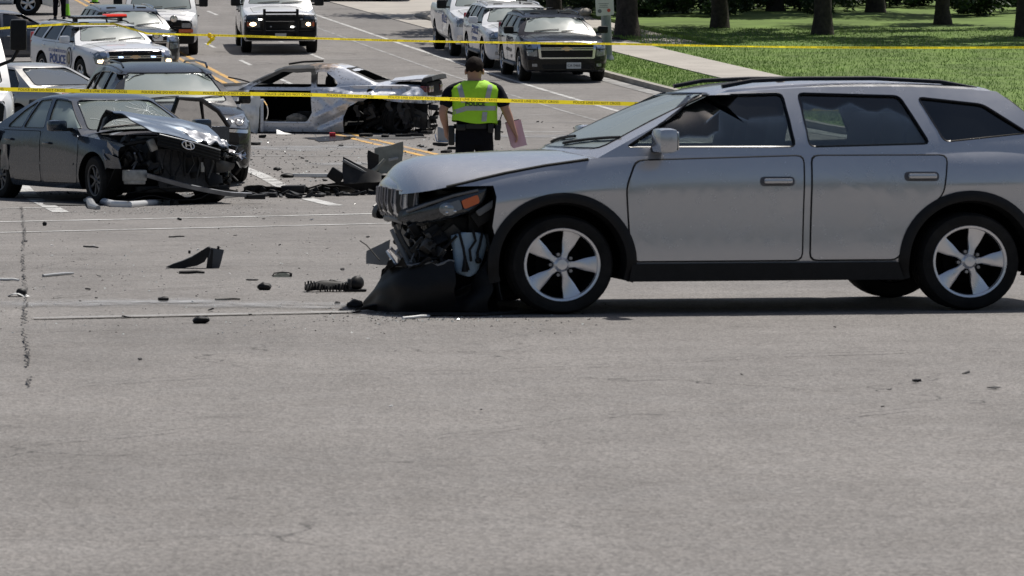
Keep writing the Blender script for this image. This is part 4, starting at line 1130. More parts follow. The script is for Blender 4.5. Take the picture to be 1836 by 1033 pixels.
# black wheel arch cladding and sills
for s_ in (1, -1):
    for xc in (1.35, -1.35):
        def flare(a, b, s_=s_, xc=xc):
            th = R(-16)+R(212)*a; rad = .398+(.085)*b
            x = xc+rad*math.cos(th); z = .345+rad*math.sin(th)*1.0
            q = proj(bl, (min(max(x, -2.2), 2.2), max(z, .27)), 'y+' if s_ > 0 else 'y-')
            y = min(max(abs(q.y), .86), .945)+.012+.012*math.sin(math.pi*b)
            if b < .01: y -= .09
            return Vector((x, s_*y, z))
        P_JEEP.add('wheel_arch_flare', MB().grid(flare, 34, 5).mesh(angle=60), 'clad')
    P_JEEP.add('sill_cladding', MB().prism([(.92, .22), (-.90, .22), (-.86, .34), (.90, .34)], 'y', s_*.86, s_*.935).mesh(), 'clad')
    P_JEEP.add('roof_rail', MB().tube([(.22, s_*.60, 1.545), (.02, s_*.605, 1.585), (-.3, s_*.61, 1.60), (-.8, s_*.61, 1.602), (-1.25, s_*.60, 1.578), (-1.5, s_*.59, 1.53)], .016, 7).mesh(), 'rail')
    P_JEEP.add('tail_lamp', MB().bbox((-2.16, s_*.78, 1.06), (.16, .18, .16), .05).mesh(), 'red')
both(P_JEEP, 'rear_bumper', bl, [(.02, .34), (.70, .36), (.74, .62), (.02, .62)], 'clad', 'x-', off=.02)
DEF['clad'] = BLACK
# hood line, seen as a dark gap from headlight to windscreen
hl = [(2.07, .875), (2.03, .905), (1.95, .945), (1.85, .972), (1.70, 1.0), (1.45, 1.04), (1.17, 1.085)]
for ax_ in ('y+', 'y-'):
    P_JEEP.add('hood_gap', surf_tube(bl, [(a, min(b, pchip(JEEP['zs'])(a)-.004)) for a, b in hl], ax_, .011, .0, .05), 'gap')
# nose with seven slots, hanging from the hood lip
def nose(a, b):
    y = -.60+1.12*a; k = abs((y+.04)/.60)
    x = 2.298-.13*k**2.4+.015*math.sin(b*3); z = .925-.285*b-.03*k
    if b < .25: x -= .05*((.25-b)/.25)**2
    if b > .85: x -= .05*(b-.85)/.15
    return Vector((x, y, z))
no = P_JEEP.add('nose_panel', MB().grid(nose, 28, 12, .012).mesh(angle=50), 'paint')
for k in range(7):
    y0 = -.50+.15*k
    sl = MB().grid(lambda a, b, y0=y0: nose((y0+.035+.085*a*(1-.25*b)+.6)/1.12, .26+.66*b)+Vector((.016, 0, 0)), 4, 6, .004)
    i = P_JEEP.add('grille_slot', sl.mesh(), 'black', no)
    rp = [nose((y0+.035+.085*aa*(1-.25*bb)+.6)/1.12, .26+.66*bb)+Vector((.022, 0, 0)) for aa, bb in ((0, 0), (1, 0), (1, .5), (1, 1), (.5, 1.05), (0, 1), (0, .5), (0, 0))]
    P_JEEP.add('slot_rim', MB().tube(rp, .006, 5).mesh(), 'sloTrim', i)
P_JEEP.add('nose_lip', MB().tube([nose(a/10, .97)+Vector((.0, 0, -.012)) for a in range(11)], [.012]+[.03]*9+[.012], 8).mesh(), 'nosetrim', no)
DEF['nosetrim'] = GREY_PLASTIC; DEF['sloTrim'] = mat('dull_slot_trim', (.30, .30, .32), .35, metal=.6); DEF['handleshade'] = mat('painted_handle_shade', (.10, .10, .11), .5)
# headlamps hanging loose
lens_clear = []
def lampbox(s_):
    out = [(2.312, .622), (2.30, .692), (2.062, .812), (1.86, .868), (1.815, .868), (1.835, .775), (1.915, .700), (2.098, .630), (2.268, .606)]
    yb = pchip([(1.75, .855), (1.95, .80), (2.12, .70), (2.25, .58), (2.35, .47)])
    def P3(p, d): return Vector((p[0], s_*(yb(p[0])-d), p[1]))
    pr = roundpoly(out, .03, 2); n = len(pr)
    cx = sum(p[0] for p in pr)/n; cz = sum(p[1] for p in pr)/n
    face = [P3(p, .012) for p in pr]; inn = [P3((cx+(p[0]-cx)*.86, cz+(p[1]-cz)*.80), -.012) for p in pr]; back = [P3(p, .16) for p in pr]
    housing = MB().add(face+back, [(i, (i+1) % n, n+(i+1) % n, n+i) for i in range(n)]+[tuple(n+i for i in reversed(range(n)))])
    lens = MB(); c = P3((cx, cz), -.016)
    lens.add(face+inn+[c], [(i, (i+1) % n, n+(i+1) % n, n+i) for i in range(n)]+[(n+i, n+(i+1) % n, 2*n) for i in range(n)])
    def q(poly, d): return [P3(p, d) for p in poly]
    am = MB(); pa = roundpoly([(1.985, .772), (1.885, .815), (1.872, .760), (1.965, .715)], .015); am.add(q(pa, -.028)+q(pa, .0), [tuple(range(len(pa)))]+[(i, (i+1) % len(pa), len(pa)+(i+1) % len(pa), len(pa)+i) for i in range(len(pa))])
    pr2 = [(2.06+.05*math.cos(t), .715+.045*math.sin(t)) for t in [k*math.pi/7 for k in range(14)]]
    pj = MB().add(q(pr2, -.022)+[P3((2.06, .715), -.045)], [(i, (i+1) % 14, 14) for i in range(14)])
    st = MB().tube([P3(p, -.02) for p in ((2.285, .690), (2.16, .752), (2.03, .806), (1.88, .845))], .010, 6)
    gl = [MB().sphere(P3(p, -.03), .012, 8, 6).mesh() for p in ((2.02, .70), (2.065, .69), (2.07, .735))]
    cl = MB(); pc = roundpoly([(2.075, .745), (1.995, .782), (1.975, .715), (2.045, .690)], .015); cl.add(q(pc, -.030)+q(pc, .0), [tuple(range(len(pc)))]+[(i, (i+1) % len(pc), len(pc)+(i+1) % len(pc), len(pc)+i) for i in range(len(pc))]); lens_clear.append(cl.mesh())
    return housing.mesh(), lens.mesh(angle=60), am.mesh(), pj.mesh(), st.mesh(), gl
for s_ in (1, -1):
    h_, le, am, pj, st, gl = lampbox(s_)
    i = P_JEEP.add('headlight', h_, 'black'); P_JEEP.add('clear_lens', lens_clear[-1], 'clearlens', i)
    P_JEEP.add('lens', le, 'darklamp', i); P_JEEP.add('turn_signal', am, 'amber', i); P_JEEP.add('projector', pj, 'lamp', i); P_JEEP.add('light_strip', st, 'greytrim', i); [P_JEEP.add('bulb', g_, 'chrome', i) for g_ in gl]
DEF['greytrim'] = GREY_PLASTIC
DEF['clearlens'] = mat('clear_blue_lens', (.10, .135, .175), .15, metal=.2, coat=1.0)
# what is laid bare behind the missing bumper
bay = MB()
bay.bbox((1.86, 0, .62), (.10, 1.36, .40), .02); bay.bbox((2.10, 0, .74), (.07, 1.2, .08), .02); bay.bbox((2.08, -.1, .46), (.06, 1.1, .48), .02)
for y in (-.62, .60): bay.bbox((1.98, y, .60), (.34, .07, .12), .02)
P_JEEP.add('radiator_support', bay.mesh(), 'black')
fins = MB()
for k in range(16): fins.box((2.118, -.55+.065*k, .46), (.008, .045, .40))
P_JEEP.add('radiator', fins.mesh(), 'grimy')
P_JEEP.add('crash_beam', MB().grid(lambda a, b: Vector((2.17-.10*(2*a-1)**2, -.62+1.2*a, .43+.12*b+.02*math.sin(a*9))), 14, 3, .03).mesh(), 'grimy')
DEF['grimy'] = DARKSTEEL
# washer tank, bluish white plastic, with hoses across it
WASHER = mat('washer_tank_plastic', (0.34, 0.46, 0.56), .4, noise_amt=.15, noise_scale=12)
def tank(a, b):
    t = 2*math.pi*a
    prof = [(.0, .02), (.02, .05), (.3, .085), (.7, .11), (.96, .12), (1.0, .05)]
    k = pchip(prof)(b); cx = 1.905+.02*(1-b); z = .255+.30*b
    return Vector((cx+k*math.copysign(abs(math.cos(t))**.6, math.cos(t)), .70+.06*math.copysign(abs(math.sin(t))**.6, math.sin(t)), z))
w_i = P_JEEP.add('washer_tank', noisy(MB().grid(tank, 24, 14).mesh(angle=60), .008, 9, 1), 'washer')
DEF['washer'] = WASHER
for pts in ([(1.99, .775, .56), (1.965, .79, .45), (1.955, .79, .38), (1.93, .785, .30)], [(1.90, .775, .57), (1.885, .785, .50), (1.925, .79, .44), (1.915, .79, .36)], [(1.84, .775, .55), (1.86, .785, .46), (1.875, .79, .42), (1.87, .78, .35)]):
    P_JEEP.add('hose', MB().tube(pts, .009, 6).mesh(), 'black', w_i)
P_JEEP.add('pump', MB().cyl((1.955, .785, .29), (1.955, .79, .40), .022, 10, .008).mesh(), 'black', w_i)
P_JEEP.add('cap', MB().sphere((1.868, .79, .365), .022, 8, 6).mesh(), 'black', w_i)
# wheel well liner sheet, torn
def liner(a, b):
    x0 = 1.80+.35*(1-b)**.8*a+.02*math.sin(b*12); return Vector((x0+.02*math.sin(a*7), .80-.10*a+.03*math.sin(b*5+a*4), .02+.42*b*(1-.45*a)))
P_JEEP.add('liner_and_shade', noisy(MB().grid(liner, 16, 14, .006).mesh(), .012, 6, 5), 'black')
P_JEEP.add('liner_and_shade', noisy(MB().grid(lambda a, b: Vector((1.735+.08*a, .55+.36*b*(1-.2*a), .10+.45*a)), 8, 6, .006).mesh(), .01, 7, 2), 'black')
P_JEEP.add('strut_bracket', MB().bbox((1.80, .80, .735), (.19, .03, .045), .012, Matrix.Rotation(R(34), 3, 'Y')).mesh(), 'greytrim')
P_JEEP.add('side_bracket', MB().bbox((1.79, .77, .70), (.25, .03, .10), .01, Matrix.Rotation(R(34), 3, 'Y')).mesh(), 'black')
rs = random.Random(5)
for k in range(26):
    c = (rs.uniform(1.98, 2.22), rs.uniform(.35, .74), rs.uniform(.34, .60)); s3 = (rs.uniform(.02, .10), rs.uniform(.02, .07), rs.uniform(.02, .11))
    P_JEEP.add('broken_bracket', MB().bbox(c, s3, .008, Matrix.Rotation(rs.uniform(-1, 1), 3, 'Y') @ Matrix.Rotation(rs.uniform(-1, 1), 3, 'X')).mesh(),
               rs.choice(['black', 'black', 'black', 'grimy', 'grimy', 'alloy' if k % 9 == 0 else 'black']))
for k in range(14):
    a = Vector((rs.uniform(1.85, 2.2), rs.uniform(.4, .76), rs.uniform(.45, .62))); b = a+Vector((rs.uniform(-.05, .25), rs.uniform(-.08, .08), rs.uniform(-.32, -.1)))
    m_ = (a+b)/2+Vector((rs.uniform(-.08, .08), rs.uniform(-.05, .05), rs.uniform(-.08, .05)))
    P_JEEP.add('wire', MB().tube([a, a.lerp(m_, .6), m_, b.lerp(m_, .6), b], rs.choice((.005, .007, .010)), 5).mesh(), 'black' if k % 4 else 'greytrim')
P_JEEP.add('liner_and_shade', noisy(MB().grid(lambda a, b: Vector((1.72+.50*a, .70-.06*a, .005+.42*b)), 14, 12, .006).mesh(), .02, 5, 12), 'liner')  # black sheet over the gap, painting in the shade behind the bumper
P_JEEP.add('under_shield', noisy(MB().grid(lambda a, b: Vector((1.30+.95*a, -.75+1.45*b, .14-.10*a)), 10, 12, .01).mesh(), .02, 4, 6), 'liner')
# corner of the bumper, dropped to the road
def bumper(a, b):
    yb = pchip([(0, .86), (.3, .84), (.55, .74), (.8, .52), (1, .25)]); xb = pchip([(0, 2.04), (.3, 2.20), (.55, 2.34), (.8, 2.40), (1, 2.42)])
    zt_ = pchip([(0, .36), (.3, .345), (.6, .325), (.80, .30), (.9, .20), (1, .10)]); z0 = pchip([(0, .06), (.3, .035), (.6, .02), (.85, .012), (1, .01)])
    zrag = (.030*noise.noise(Vector((a*9, 1, 0)))+.02*noise.noise(Vector((a*23, 4, 0))))*max(0, b-.6)*2.5
    out = .05*math.sin(math.pi*min(1, b*1.05))
    x = xb(a)+out*a+.06*(1-b)*a; y = yb(a)+out*(1-a)
    return Vector((x+.02*noise.noise(Vector((a*6, b*4, 2))), y, z0(a)+(zt_(a)-z0(a))*b+zrag))
bi = P_JEEP.add('front_bumper', noisy(MB().grid(bumper, 22, 12, .008).mesh(angle=60), .007, 5, 8), 'bumperblack')
DEF['bumperblack'] = mat('bumper_black', (0.008, 0.008, 0.0085), .5, spec=.3, noise_amt=.2, noise_scale=12)
P_JEEP.add('bumper_lip', MB().tube([bumper(a/12*.78, 1.0)+Vector((0, 0, .004)) for a in range(13)], .010, 6).mesh(), 'greytrim', bi)
P_JEEP.add('bumper_tongue', noisy(MB().grid(lambda a, b: Vector((2.45+.20*a, .46-.30*a+.10*b, .012+.05*(1-a)*b+.015*math.sin(6*a))), 10, 5, .008).mesh(), .008, 9, 4), 'black', bi)
for pts, r_, k_ in (([(2.36, .55, .34), (2.40, .50, .42), (2.37, .46, .44), (2.30, .48, .36)], .012, 'alloy'), ([(2.28, .60, .33), (2.33, .56, .46), (2.37, .52, .57)], .020, 'greytrim'),
                   ([(2.24, .62, .35), (2.31, .58, .48), (2.36, .55, .60)], .016, 'grimy'), ([(2.15, .66, .34), (2.18, .64, .39), (2.21, .63, .36)], .012, 'alloy'), ([(2.45, .5, .36), (2.52, .42, .46), (2.56, .4, .49)], .004, 'black')):
    P_JEEP.add('fog_lamp_wreck', MB().tube(pts, r_, 7).mesh(), k_, bi)
P_JEEP.add('torn_flap', noisy(MB().grid(lambda a, b: Vector((2.38+.13*a, .48-.1*a, .33+.17*b*(1-.5*a))), 6, 6, .005).mesh(), .012, 8, 6), 'greytrim', bi)
P_JEEP.add('cable', MB().tube([(2.30, .50, .62), (2.315, .50, .55), (2.33, .50, .50)], .004, 5).mesh(), 'black')
P_JEEP.add('plug', MB().sphere((2.33, .50, .485), (.035, .03, .025), 8, 6).mesh(), 'black')
for k in range(34):
    c = (rs.uniform(2.0, 2.30), rs.uniform(.45, .78), rs.uniform(.30, .62)); s3 = (rs.uniform(.015, .07), rs.uniform(.01, .04), rs.uniform(.02, .12))
    P_JEEP.add('broken_bracket', noisy(MB().bbox(c, s3, .006, Matrix.Rotation(rs.uniform(-1.4, 1.4), 3, 'Y') @ Matrix.Rotation(rs.uniform(-1, 1), 3, 'X')).mesh(), .012, 14, k), rs.choice(['black', 'black', 'liner', 'grimy', 'greytrim' if k % 3 == 0 else 'black']))
for k in range(7):
    a0 = rs.uniform(0, .8)
    P_JEEP.add('torn_plastic', noisy(MB().grid(lambda a, b: bumper(a0+.18*a, 1.0)+Vector((.03*b, .02*b, (.05+.10*k % 3*.04)*b*(1-a)-.02*b)), 6, 5, .004).mesh(), .03, 9, k), 'black', bi)
P_JEEP.add('pipe_loop', MB().tube([(2.30+.055*math.cos(t), .56, .40+.05*math.sin(t)) for t in [j*.45 for j in range(12)]], .010, 6).mesh(), 'sloTrim', bi)
P_JEEP.add('lower_grille_strip', noisy(MB().bbox((2.22, .60, .345), (.34, .02, .03), .006, Matrix.Rotation(.12, 3, 'Y')).mesh(), .012, 8, 1), 'sloTrim', bi)
# turn the front wheel as it stands in the street
wi = P_JEEP.wheel_idx[0]
nm, me, key, par, M = P_JEEP.parts[wi]
P_JEEP.parts[wi] = (nm, me, key, par, Matrix.Translation((1.35, .80, .338)) @ Matrix.Rotation(R(-18), 4, 'Y'))
jeep, jo = P_JEEP.place('suv', 'silver SUV in the foreground with its front bumper torn off and hood nose hanging', 'suv', (2.756, 27.61), (-.985, -.174),
    dict(paint=JEEP_SILVER, door=JEEP_SILVER, roof=JEEP_SILVER, handle=JEEP_SILVER, mirror=JEEP_SILVER, alloy=MACHINED, rail=BLACK_GLOSS, seat=mat('tan_seat', (.30, .26, .22), .8), interior=mat('tan_trim', (.14, .125, .11), .7), glass=glass_mat('light_glass', (.80, .84, .83), .02, .06, (.2, .22, .22))))
# ------------------------------------------------------------------ dark SUV behind the wrecked sedan
SORENTO = dict(wbase=2.70, tyre_r=.36, tyre_w=.235, rim_r=.235, track=1.62, x0=-2.33, x1=2.28, arch_r=.43,
    zb=[(-2.33, .46), (-2.0, .30), (1.7, .26), (2.1, .24), (2.28, .30)],
    zs=[(-2.33, 1.05), (-1.5, 1.12), (0, 1.10), (1.2, 1.06), (1.9, .98), (2.15, .90), (2.28, .80)],
    zt=[(-2.33, 1.1), (0, 1.12), (1.0, 1.15), (1.4, 1.14), (1.95, 1.06), (2.18, .98), (2.28, .86)],
    ws=[(-2.33, .72), (-2.0, .86), (0, .895), (1.2, .885), (1.8, .85), (2.1, .77), (2.28, .62)],
    wm=[(-2.33, .80), (-2.1, .90), (-1.35, .94), (0, .93), (1.35, .945), (1.85, .92), (2.12, .84), (2.28, .68)],
    wb=[(-2.33, .74), (-2, .85), (0, .88), (1.8, .87), (2.1, .80), (2.28, .64)],
    cabin=dict(z0=1.05, zr=1.62, xf0=1.33, xf1=.42, xr0=-2.26, xr1=-1.92, w0=.875, w1=.655, bowf=.22, bowr=.1, arch=.07, dome=.05, fp=1.0, peak=-.2),
    windows=[[(.86, 1.15), (.34, 1.52), (-.22, 1.55), (-.26, 1.15)], [(-.35, 1.15), (-.31, 1.55), (-1.02, 1.53), (-1.20, 1.15)], [(-1.30, 1.18), (-1.14, 1.52), (-1.62, 1.46), (-1.86, 1.24)]],
    winkeys=['glass', 'tint', 'tint'],
    wscreen=[(-.75, 1.15), (.75, 1.15), (.58, 1.54), (-.58, 1.54)], rscreen=[(-.7, 1.2), (.7, 1.2), (.56, 1.5), (-.56, 1.5)],
    tub=[(-1.9, .86), (-.88, .86), (-.88, .55), (.9, .55), (.9, 1.5), (-1.9, 1.5)], seat_x=-.05, seat_z=.62,
    doors=[([(.86, 1.07), (.92, .88), (.88, .40), (-.28, .38), (-.30, 1.08)], (-.10, .92)), ([(-.35, 1.08), (-.33, .38), (-.84, .38), (-.98, .68), (-1.2, .84), (-1.25, 1.09)], (-1.05, .95))],
    hood=[(1.28, -.72), (2.02, -.66), (2.14, 0), (2.02, .66), (1.28, .72), (1.42, 0)],
    mirror=(.62, 1.16, .17, .14), wheel=dict(spokes=5, width=(.4, .4)))
P_SOR, bl, bc = standard_car(SORENTO)
lp = both(P_SOR, 'headlight', bl, [(.40, .84), (.80, .80), (.90, .92), (.91, 1.02), (.60, .97), (.42, .93)], 'lamp', off=.014, thick=.05, rad=.03)
for i, s_ in zip(lp, (1, -1)):
    P_SOR.add('lens', patch(bl, [((.70+.07*math.cos(a))*s_, .90+.05*math.sin(a)) for a in [k*math.pi/6 for k in range(12)]], 'x+', .02, .03), 'darklamp', i)
    P_SOR.add('lens', patch(bl, [((.54+.05*math.cos(a))*s_, .90+.04*math.sin(a)) for a in [k*math.pi/6 for k in range(12)]], 'x+', .02, .03), 'darklamp', i)
P_SOR.add('grille', patch(bl, [(-.38, .78), (.38, .78), (.42, .95), (-.42, .95)], 'x+', .014, .05, .12, .04), 'black')
for z in (.775, .955): P_SOR.add('grille_chrome', patch(bl, rect(-.42, .42, z-.012, z+.012), 'x+', .03, .04), 'chrome')
both(P_SOR, 'chrome_strip', bl, [(.40, .775), (.82, .735), (.84, .785), (.40, .815)], 'chrome', off=.02)
P_SOR.add('bumper_lower', patch(bl, [(-.80, .28), (.80, .28), (.86, .56), (.60, .62), (-.60, .62), (-.86, .56)], 'x+', .014, .05, .12, .05), 'gloss')
P_SOR.add('air_intake', patch(bl, [(-.46, .40), (.46, .40), (.52, .60), (-.52, .60)], 'x+', .025, .05, .12, .04), 'black')
both(P_SOR, 'fog_lamp', bl, [(.62, .48), (.74, .48), (.76, .58), (.62, .58)], 'darklamp', off=.03)
P_SOR.add('skid_plate', patch(bl, rect(-.5, .5, .26, .31), 'x+', .03, .04, .12), 'greytrim')
for s_ in (1, -1): P_SOR.add('roof_rail', MB().tube([(.20, s_*.60, 1.62), (.05, s_*.605, 1.675), (-.8, s_*.61, 1.69), (-1.6, s_*.60, 1.66), (-1.8, s_*.59, 1.6)], .016, 6).mesh(), 'gloss')
GRAPHITE = paint('graphite_paint', (0.010, 0.011, 0.013), metal=0.1, rough=.28, dirt=0.0, coat=.6, spec=.25)
P_SOR.place('suv', 'dark graphite SUV with chrome lamp trim parked right behind the wrecked dark sedan', 'suv', (-2.12, 59.35), hd(11.5),
    dict(paint=GRAPHITE, door=GRAPHITE, roof=GRAPHITE, handle=CHROME, mirror=GRAPHITE), zs=.965)
# ------------------------------------------------------------------ dark sedan with its front crushed
SONATA = dict(wbase=2.73, tyre_r=.325, tyre_w=.215, rim_r=.205, track=1.56, x0=-2.52, x1=2.26, arch_r=.375,
    zb=[(-2.52, .42), (-2.3, .30), (-1.8, .22), (1.8, .19), (2.1, .22), (2.26, .30)],
    zs=[(-2.52, .93), (-2.1, 1.0), (-1.0, .985), (.4, .945), (1.0, .91), (1.5, .86), (2.0, .74), (2.26, .62)],
    zt=[(-2.52, 1.05), (-2.3, 1.08), (-1.6, 1.09), (0, 1.03), (.9, 1.01), (1.3, .97), (2.0, .84), (2.2, .76), (2.26, .66)],
    ws=[(-2.52, .70), (-2.2, .83), (0, .875), (1.1, .86), (1.9, .78), (2.15, .66), (2.26, .50)],
    wm=[(-2.52, .72), (-2.3, .86), (-1.4, .92), (0, .91), (1.4, .92), (1.95, .87), (2.16, .74), (2.26, .56)],
    wb=[(-2.52, .66), (-2.2, .82), (0, .86), (1.85, .85), (2.1, .78), (2.26, .54)],
    side=[(0, 0.0), (.10, .65), (.32, 1.0), (.55, .95), (.80, .80), (1, 0)],
    cabin=dict(z0=.92, zr=1.44, xf0=1.14, xf1=.28, xr0=-1.88, xr1=-.90, w0=.85, w1=.60, bowf=.20, bowr=.14, arch=.06, dome=.04, fp=1.0, rp=1.0, bulge=.015),
    windows=[[(.83, 1.0), (.16, 1.375), (-.18, 1.395), (-.02, 1.0)], [(-.12, 1.0), (-.27, 1.395), (-.60, 1.375), (-.72, 1.0)], [(-.77, 1.0), (-.66, 1.37), (-.92, 1.24), (-1.18, 1.04), (-1.18, 1.0)]],
    winkeys=['glass', 'glass', 'glass'],
    wscreen=[(-.72, .985), (.72, .985), (.53, 1.38), (-.53, 1.38)], rscreen=[(-.68, 1.08), (.68, 1.08), (.50, 1.37), (-.50, 1.37)], rearkey='glass',
    tub=[(-1.3, .76), (-.96, .76), (-.96, .42), (.9, .42), (.9, 1.3), (-1.3, 1.3)], seat_x=-.15, seat_z=.40,
    cuts=[([(1.04, .50), (2.6, .50), (2.6, 1.6), (1.04, 1.6)], -.72, .72), ([(1.86, -.2), (1.84, .40), (1.76, .62), (1.90, .72), (1.80, 1.2), (2.8, 1.2), (2.8, -.2)], -1.3, 1.3),
          ([(1.74, -.2), (1.70, .46), (1.84, .60), (2.0, .60), (2.0, -.2)], -1.3, 1.3),
          ([(-.07, .30), (-.10, 1.2), (-.90, 1.2), (-1.0, .60), (-.86, .30)], .70, 1.3)],
    doors=[([(.90, .92), (.97, .74), (.93, .28), (-.05, .27), (-.09, .955)], (.10, .80)), ([(-.14, .955), (-.10, .27), (-.90, .29), (-1.0, .52), (-1.2, .74), (-1.25, .96)], (-1.0, .84))],
    mirror=(.64, 1.045, .25, .15), wheel=dict(spokes=8, width=(.28, .2)))
P_SON, bl, bc = standard_car(SONATA)
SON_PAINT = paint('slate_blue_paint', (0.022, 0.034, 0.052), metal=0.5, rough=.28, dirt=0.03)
SON_HOOD = mat('sunlit_hood_paint', (0.11, 0.145, 0.19), .30, metal=0.6, coat=1.0, coat_rough=.12, rough_var=.05)  # body paint lightened, so the hood's sunlit brightness sits in its colour
SCRAPED = mat('scraped_bare_metal', (0.40, 0.41, 0.43), .33, metal=.8, noise_amt=.4, noise_scale=8)
# side rubbing strip and dents on the doors
for s_ in ('y+', 'y-'):
    P_SON.add('rubbing_strip', patch(bl, [(.86, .515), (-.90, .505), (-.90, .54), (.86, .545)], s_, .012, .01, .2), 'paint')
# buckled hood
HC = [[(1.00, -.64, .975), (1.06, -.48, 1.13), (1.00, -.15, 1.165), (.98, .30, 1.16), (1.12, .68, 1.06)],
      [(1.14, -.66, 1.14), (1.13, -.47, 1.245), (1.20, -.10, 1.20), (1.25, .32, 1.15), (1.38, .70, 1.05)],
      [(1.27, -.65, 1.285), (1.36, -.45, 1.235), (1.46, -.06, 1.155), (1.50, .34, 1.11), (1.52, .70, 1.00)],
      [(1.72, -.58, 1.145), (1.74, -.40, 1.125), (1.78, 0, 1.06), (1.74, .36, 1.01), (1.70, .70, .92)],
      [(1.98, -.52, 1.06), (2.02, -.33, 1.03), (2.04, .06, .945), (1.93, .42, .885), (1.86, .70, .83)],
      [(2.12, -.46, .985), (2.18, -.26, .945), (2.20, .12, .845), (2.08, .46, .80), (1.96, .71, .745)]]
def hood(a, b):
    def lin(L, t):
        k = len(L)-1; i = min(int(t*k), k-1); f = t*k-i
        p0, p1, p2, p3 = (Vector(L[max(i-1, 0)]), Vector(L[i]), Vector(L[i+1]), Vector(L[min(i+2, k)]))
        return 0.5*((2*p1)+(p2-p0)*f+(2*p0-5*p1+4*p2-p3)*f*f+(3*p1-p0-3*p2+p3)*f**3)
    rows = [lin(r, b) for r in HC]
    kk = len(rows)-1; ii = min(int(a*kk), kk-1); p = lin(rows, a).lerp(rows[ii].lerp(rows[ii+1], a*kk-ii), max(0, 1-b*1.6))
    c = max(0, a-.55)*max(0, b-.25)*3.2
    n = noise.noise_vector(p*7.0)+noise.noise_vector(p*15)*.6
    p += Vector((n.x*.045, n.y*.03, n.z*.075))*c
    p.z += .035*math.exp(-((a-.38-.5*b)/.035)**2)*(.4+.6*b) - .03*math.exp(-((a-.48-.5*b)/.03)**2)*b + .035*math.exp(-((a-.55-.25*b)/.06)**2)*(1-b) - .03*math.exp(-((a-.40-.3*b)/.08)**2)
    return p
hm = MB().grid(hood, 44, 36, .012).mesh(angle=28)
hm.materials.append(None); hm.materials.append(None); hm.materials.append(None)
nf = 44*36
for p in hm.polygons:
    # upper sheet first, then the underside and the rim
    p.material_index = 0
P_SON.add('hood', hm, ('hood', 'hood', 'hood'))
P_SON.add('hood_underside', MB().grid(lambda a, b: hood(a, b)-Vector((0, 0, .018)), 24, 18).mesh(), 'gap')
rim = MB().tube([hood(0.0+.45*k/14, 0)+Vector((0, -.004, -.006)) for k in range(15)], .017, 6)
P_SON.add('hood_edge', rim.mesh(), 'black')
P_SON.add('scraped_metal', MB().grid(lambda a, b: hood(.72+.27*a, .52+.46*b)+Vector((.004, 0, .006))*1.0, 22, 20, .003).mesh(angle=25), 'scraped')
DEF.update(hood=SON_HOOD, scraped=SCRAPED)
# grille bar carried up with the hood
def gr(a, b):
    p = Vector((2.16, -.40, .965)).lerp(Vector((2.16, .46, .745)), a); q = Vector((.02, -.02, -.175))
    return p+q*b+Vector((.07*math.sin(math.pi*a), 0, 0))
gi = P_SON.add('grille', MB().grid(gr, 14, 5, .03).mesh(), 'black')
for b in (.12, .36, .6, .84): P_SON.add('grille_bar', MB().tube([gr(a/10, b)+Vector((.040, 0, 0)) for a in range(11)], .010, 6).mesh(), 'alloydull' if b < .2 else 'black', gi)
DEF['alloydull'] = mat('dull_trim', (.25, .26, .27), .35, metal=.7)
em = gr(.42, .42)+Vector((.055, 0, 0))
badge = MB().tube([em+Vector((0, .085*math.cos(t), .052*math.sin(t)-.02*math.cos(t))) for t in [k*math.pi/8 for k in range(17)]], .0085, 6)
bi = P_SON.add('badge', badge.mesh(), 'chrome', gi)
hb = MB().tube([em+Vector((.004, -.040, .050)), em+Vector((.004, -.028, -.025))], .010, 6).tube([em+Vector((.004, .025, .035)), em+Vector((.004, .045, -.048))], .010, 6).tube([em+Vector((.004, -.034, .008)), em+Vector((.004, .035, -.008))], .009, 6)
P_SON.add('badge_letter', hb.mesh(), 'chrome', gi)
# engine bay
P_SON.add('radiator', noisy(MB().grid(lambda a, b: Vector((1.99+.06*a-.04*b, -.30+.82*a, .23+.52*b-.06*a*b)), 16, 12, .05).mesh(), .012, 5, 2), 'radiator')
DEF['radiator'] = mat('radiator_core', (.055, .055, .058), .7, metal=.2, noise_amt=.3, noise_scale=25, bump=.3, bump_scale=160)
P_SON.add('engine_block', MB().bbox((1.45, .0, .62), (.55, .62, .42), .05).bbox((1.45, 0, .86), (.42, .5, .08), .03).mesh(), 'grimy')
P_SON.add('battery', MB().bbox((1.5, .52, .72), (.22, .26, .24), .02).mesh(), 'black')
P_SON.add('bay_tub', MB().prism([(1.06, .15), (1.92, .18), (1.92, .52), (1.06, .52)], 'y', -.66, .66).mesh(), 'liner2')
DEF['liner2'] = LINER
P_SON.add('cross_member', MB().bbox((1.94, .05, .21), (.10, 1.30, .09), .02).mesh(), 'black')
P_SON.add('upper_tie_bar', MB().tube([(1.78, -.70, .80), (1.95, -.45, .86), (2.02, 0, .80), (1.97, .5, .74), (1.85, .70, .76)], .028, 6).mesh(), 'black')
rs = random.Random(11)
for k in range(46):
    right = k < 26
    c = (rs.uniform(1.5, 2.02), rs.uniform(-.74, -.36) if right else rs.uniform(.45, .80), rs.uniform(.34, .86) if right else rs.uniform(.22, .70))
    s3 = (rs.uniform(.03, .16), rs.uniform(.02, .09), rs.uniform(.03, .14))
    P_SON.add('broken_bracket', MB().bbox(c, s3, .01, Matrix.Rotation(rs.uniform(-1, 1), 3, 'Y') @ Matrix.Rotation(rs.uniform(-1, 1), 3, 'X')).mesh(),
              rs.choice(['black', 'black', 'black', 'grimy', 'grimy', 'alloydull' if k % 2 == 0 else 'black']))
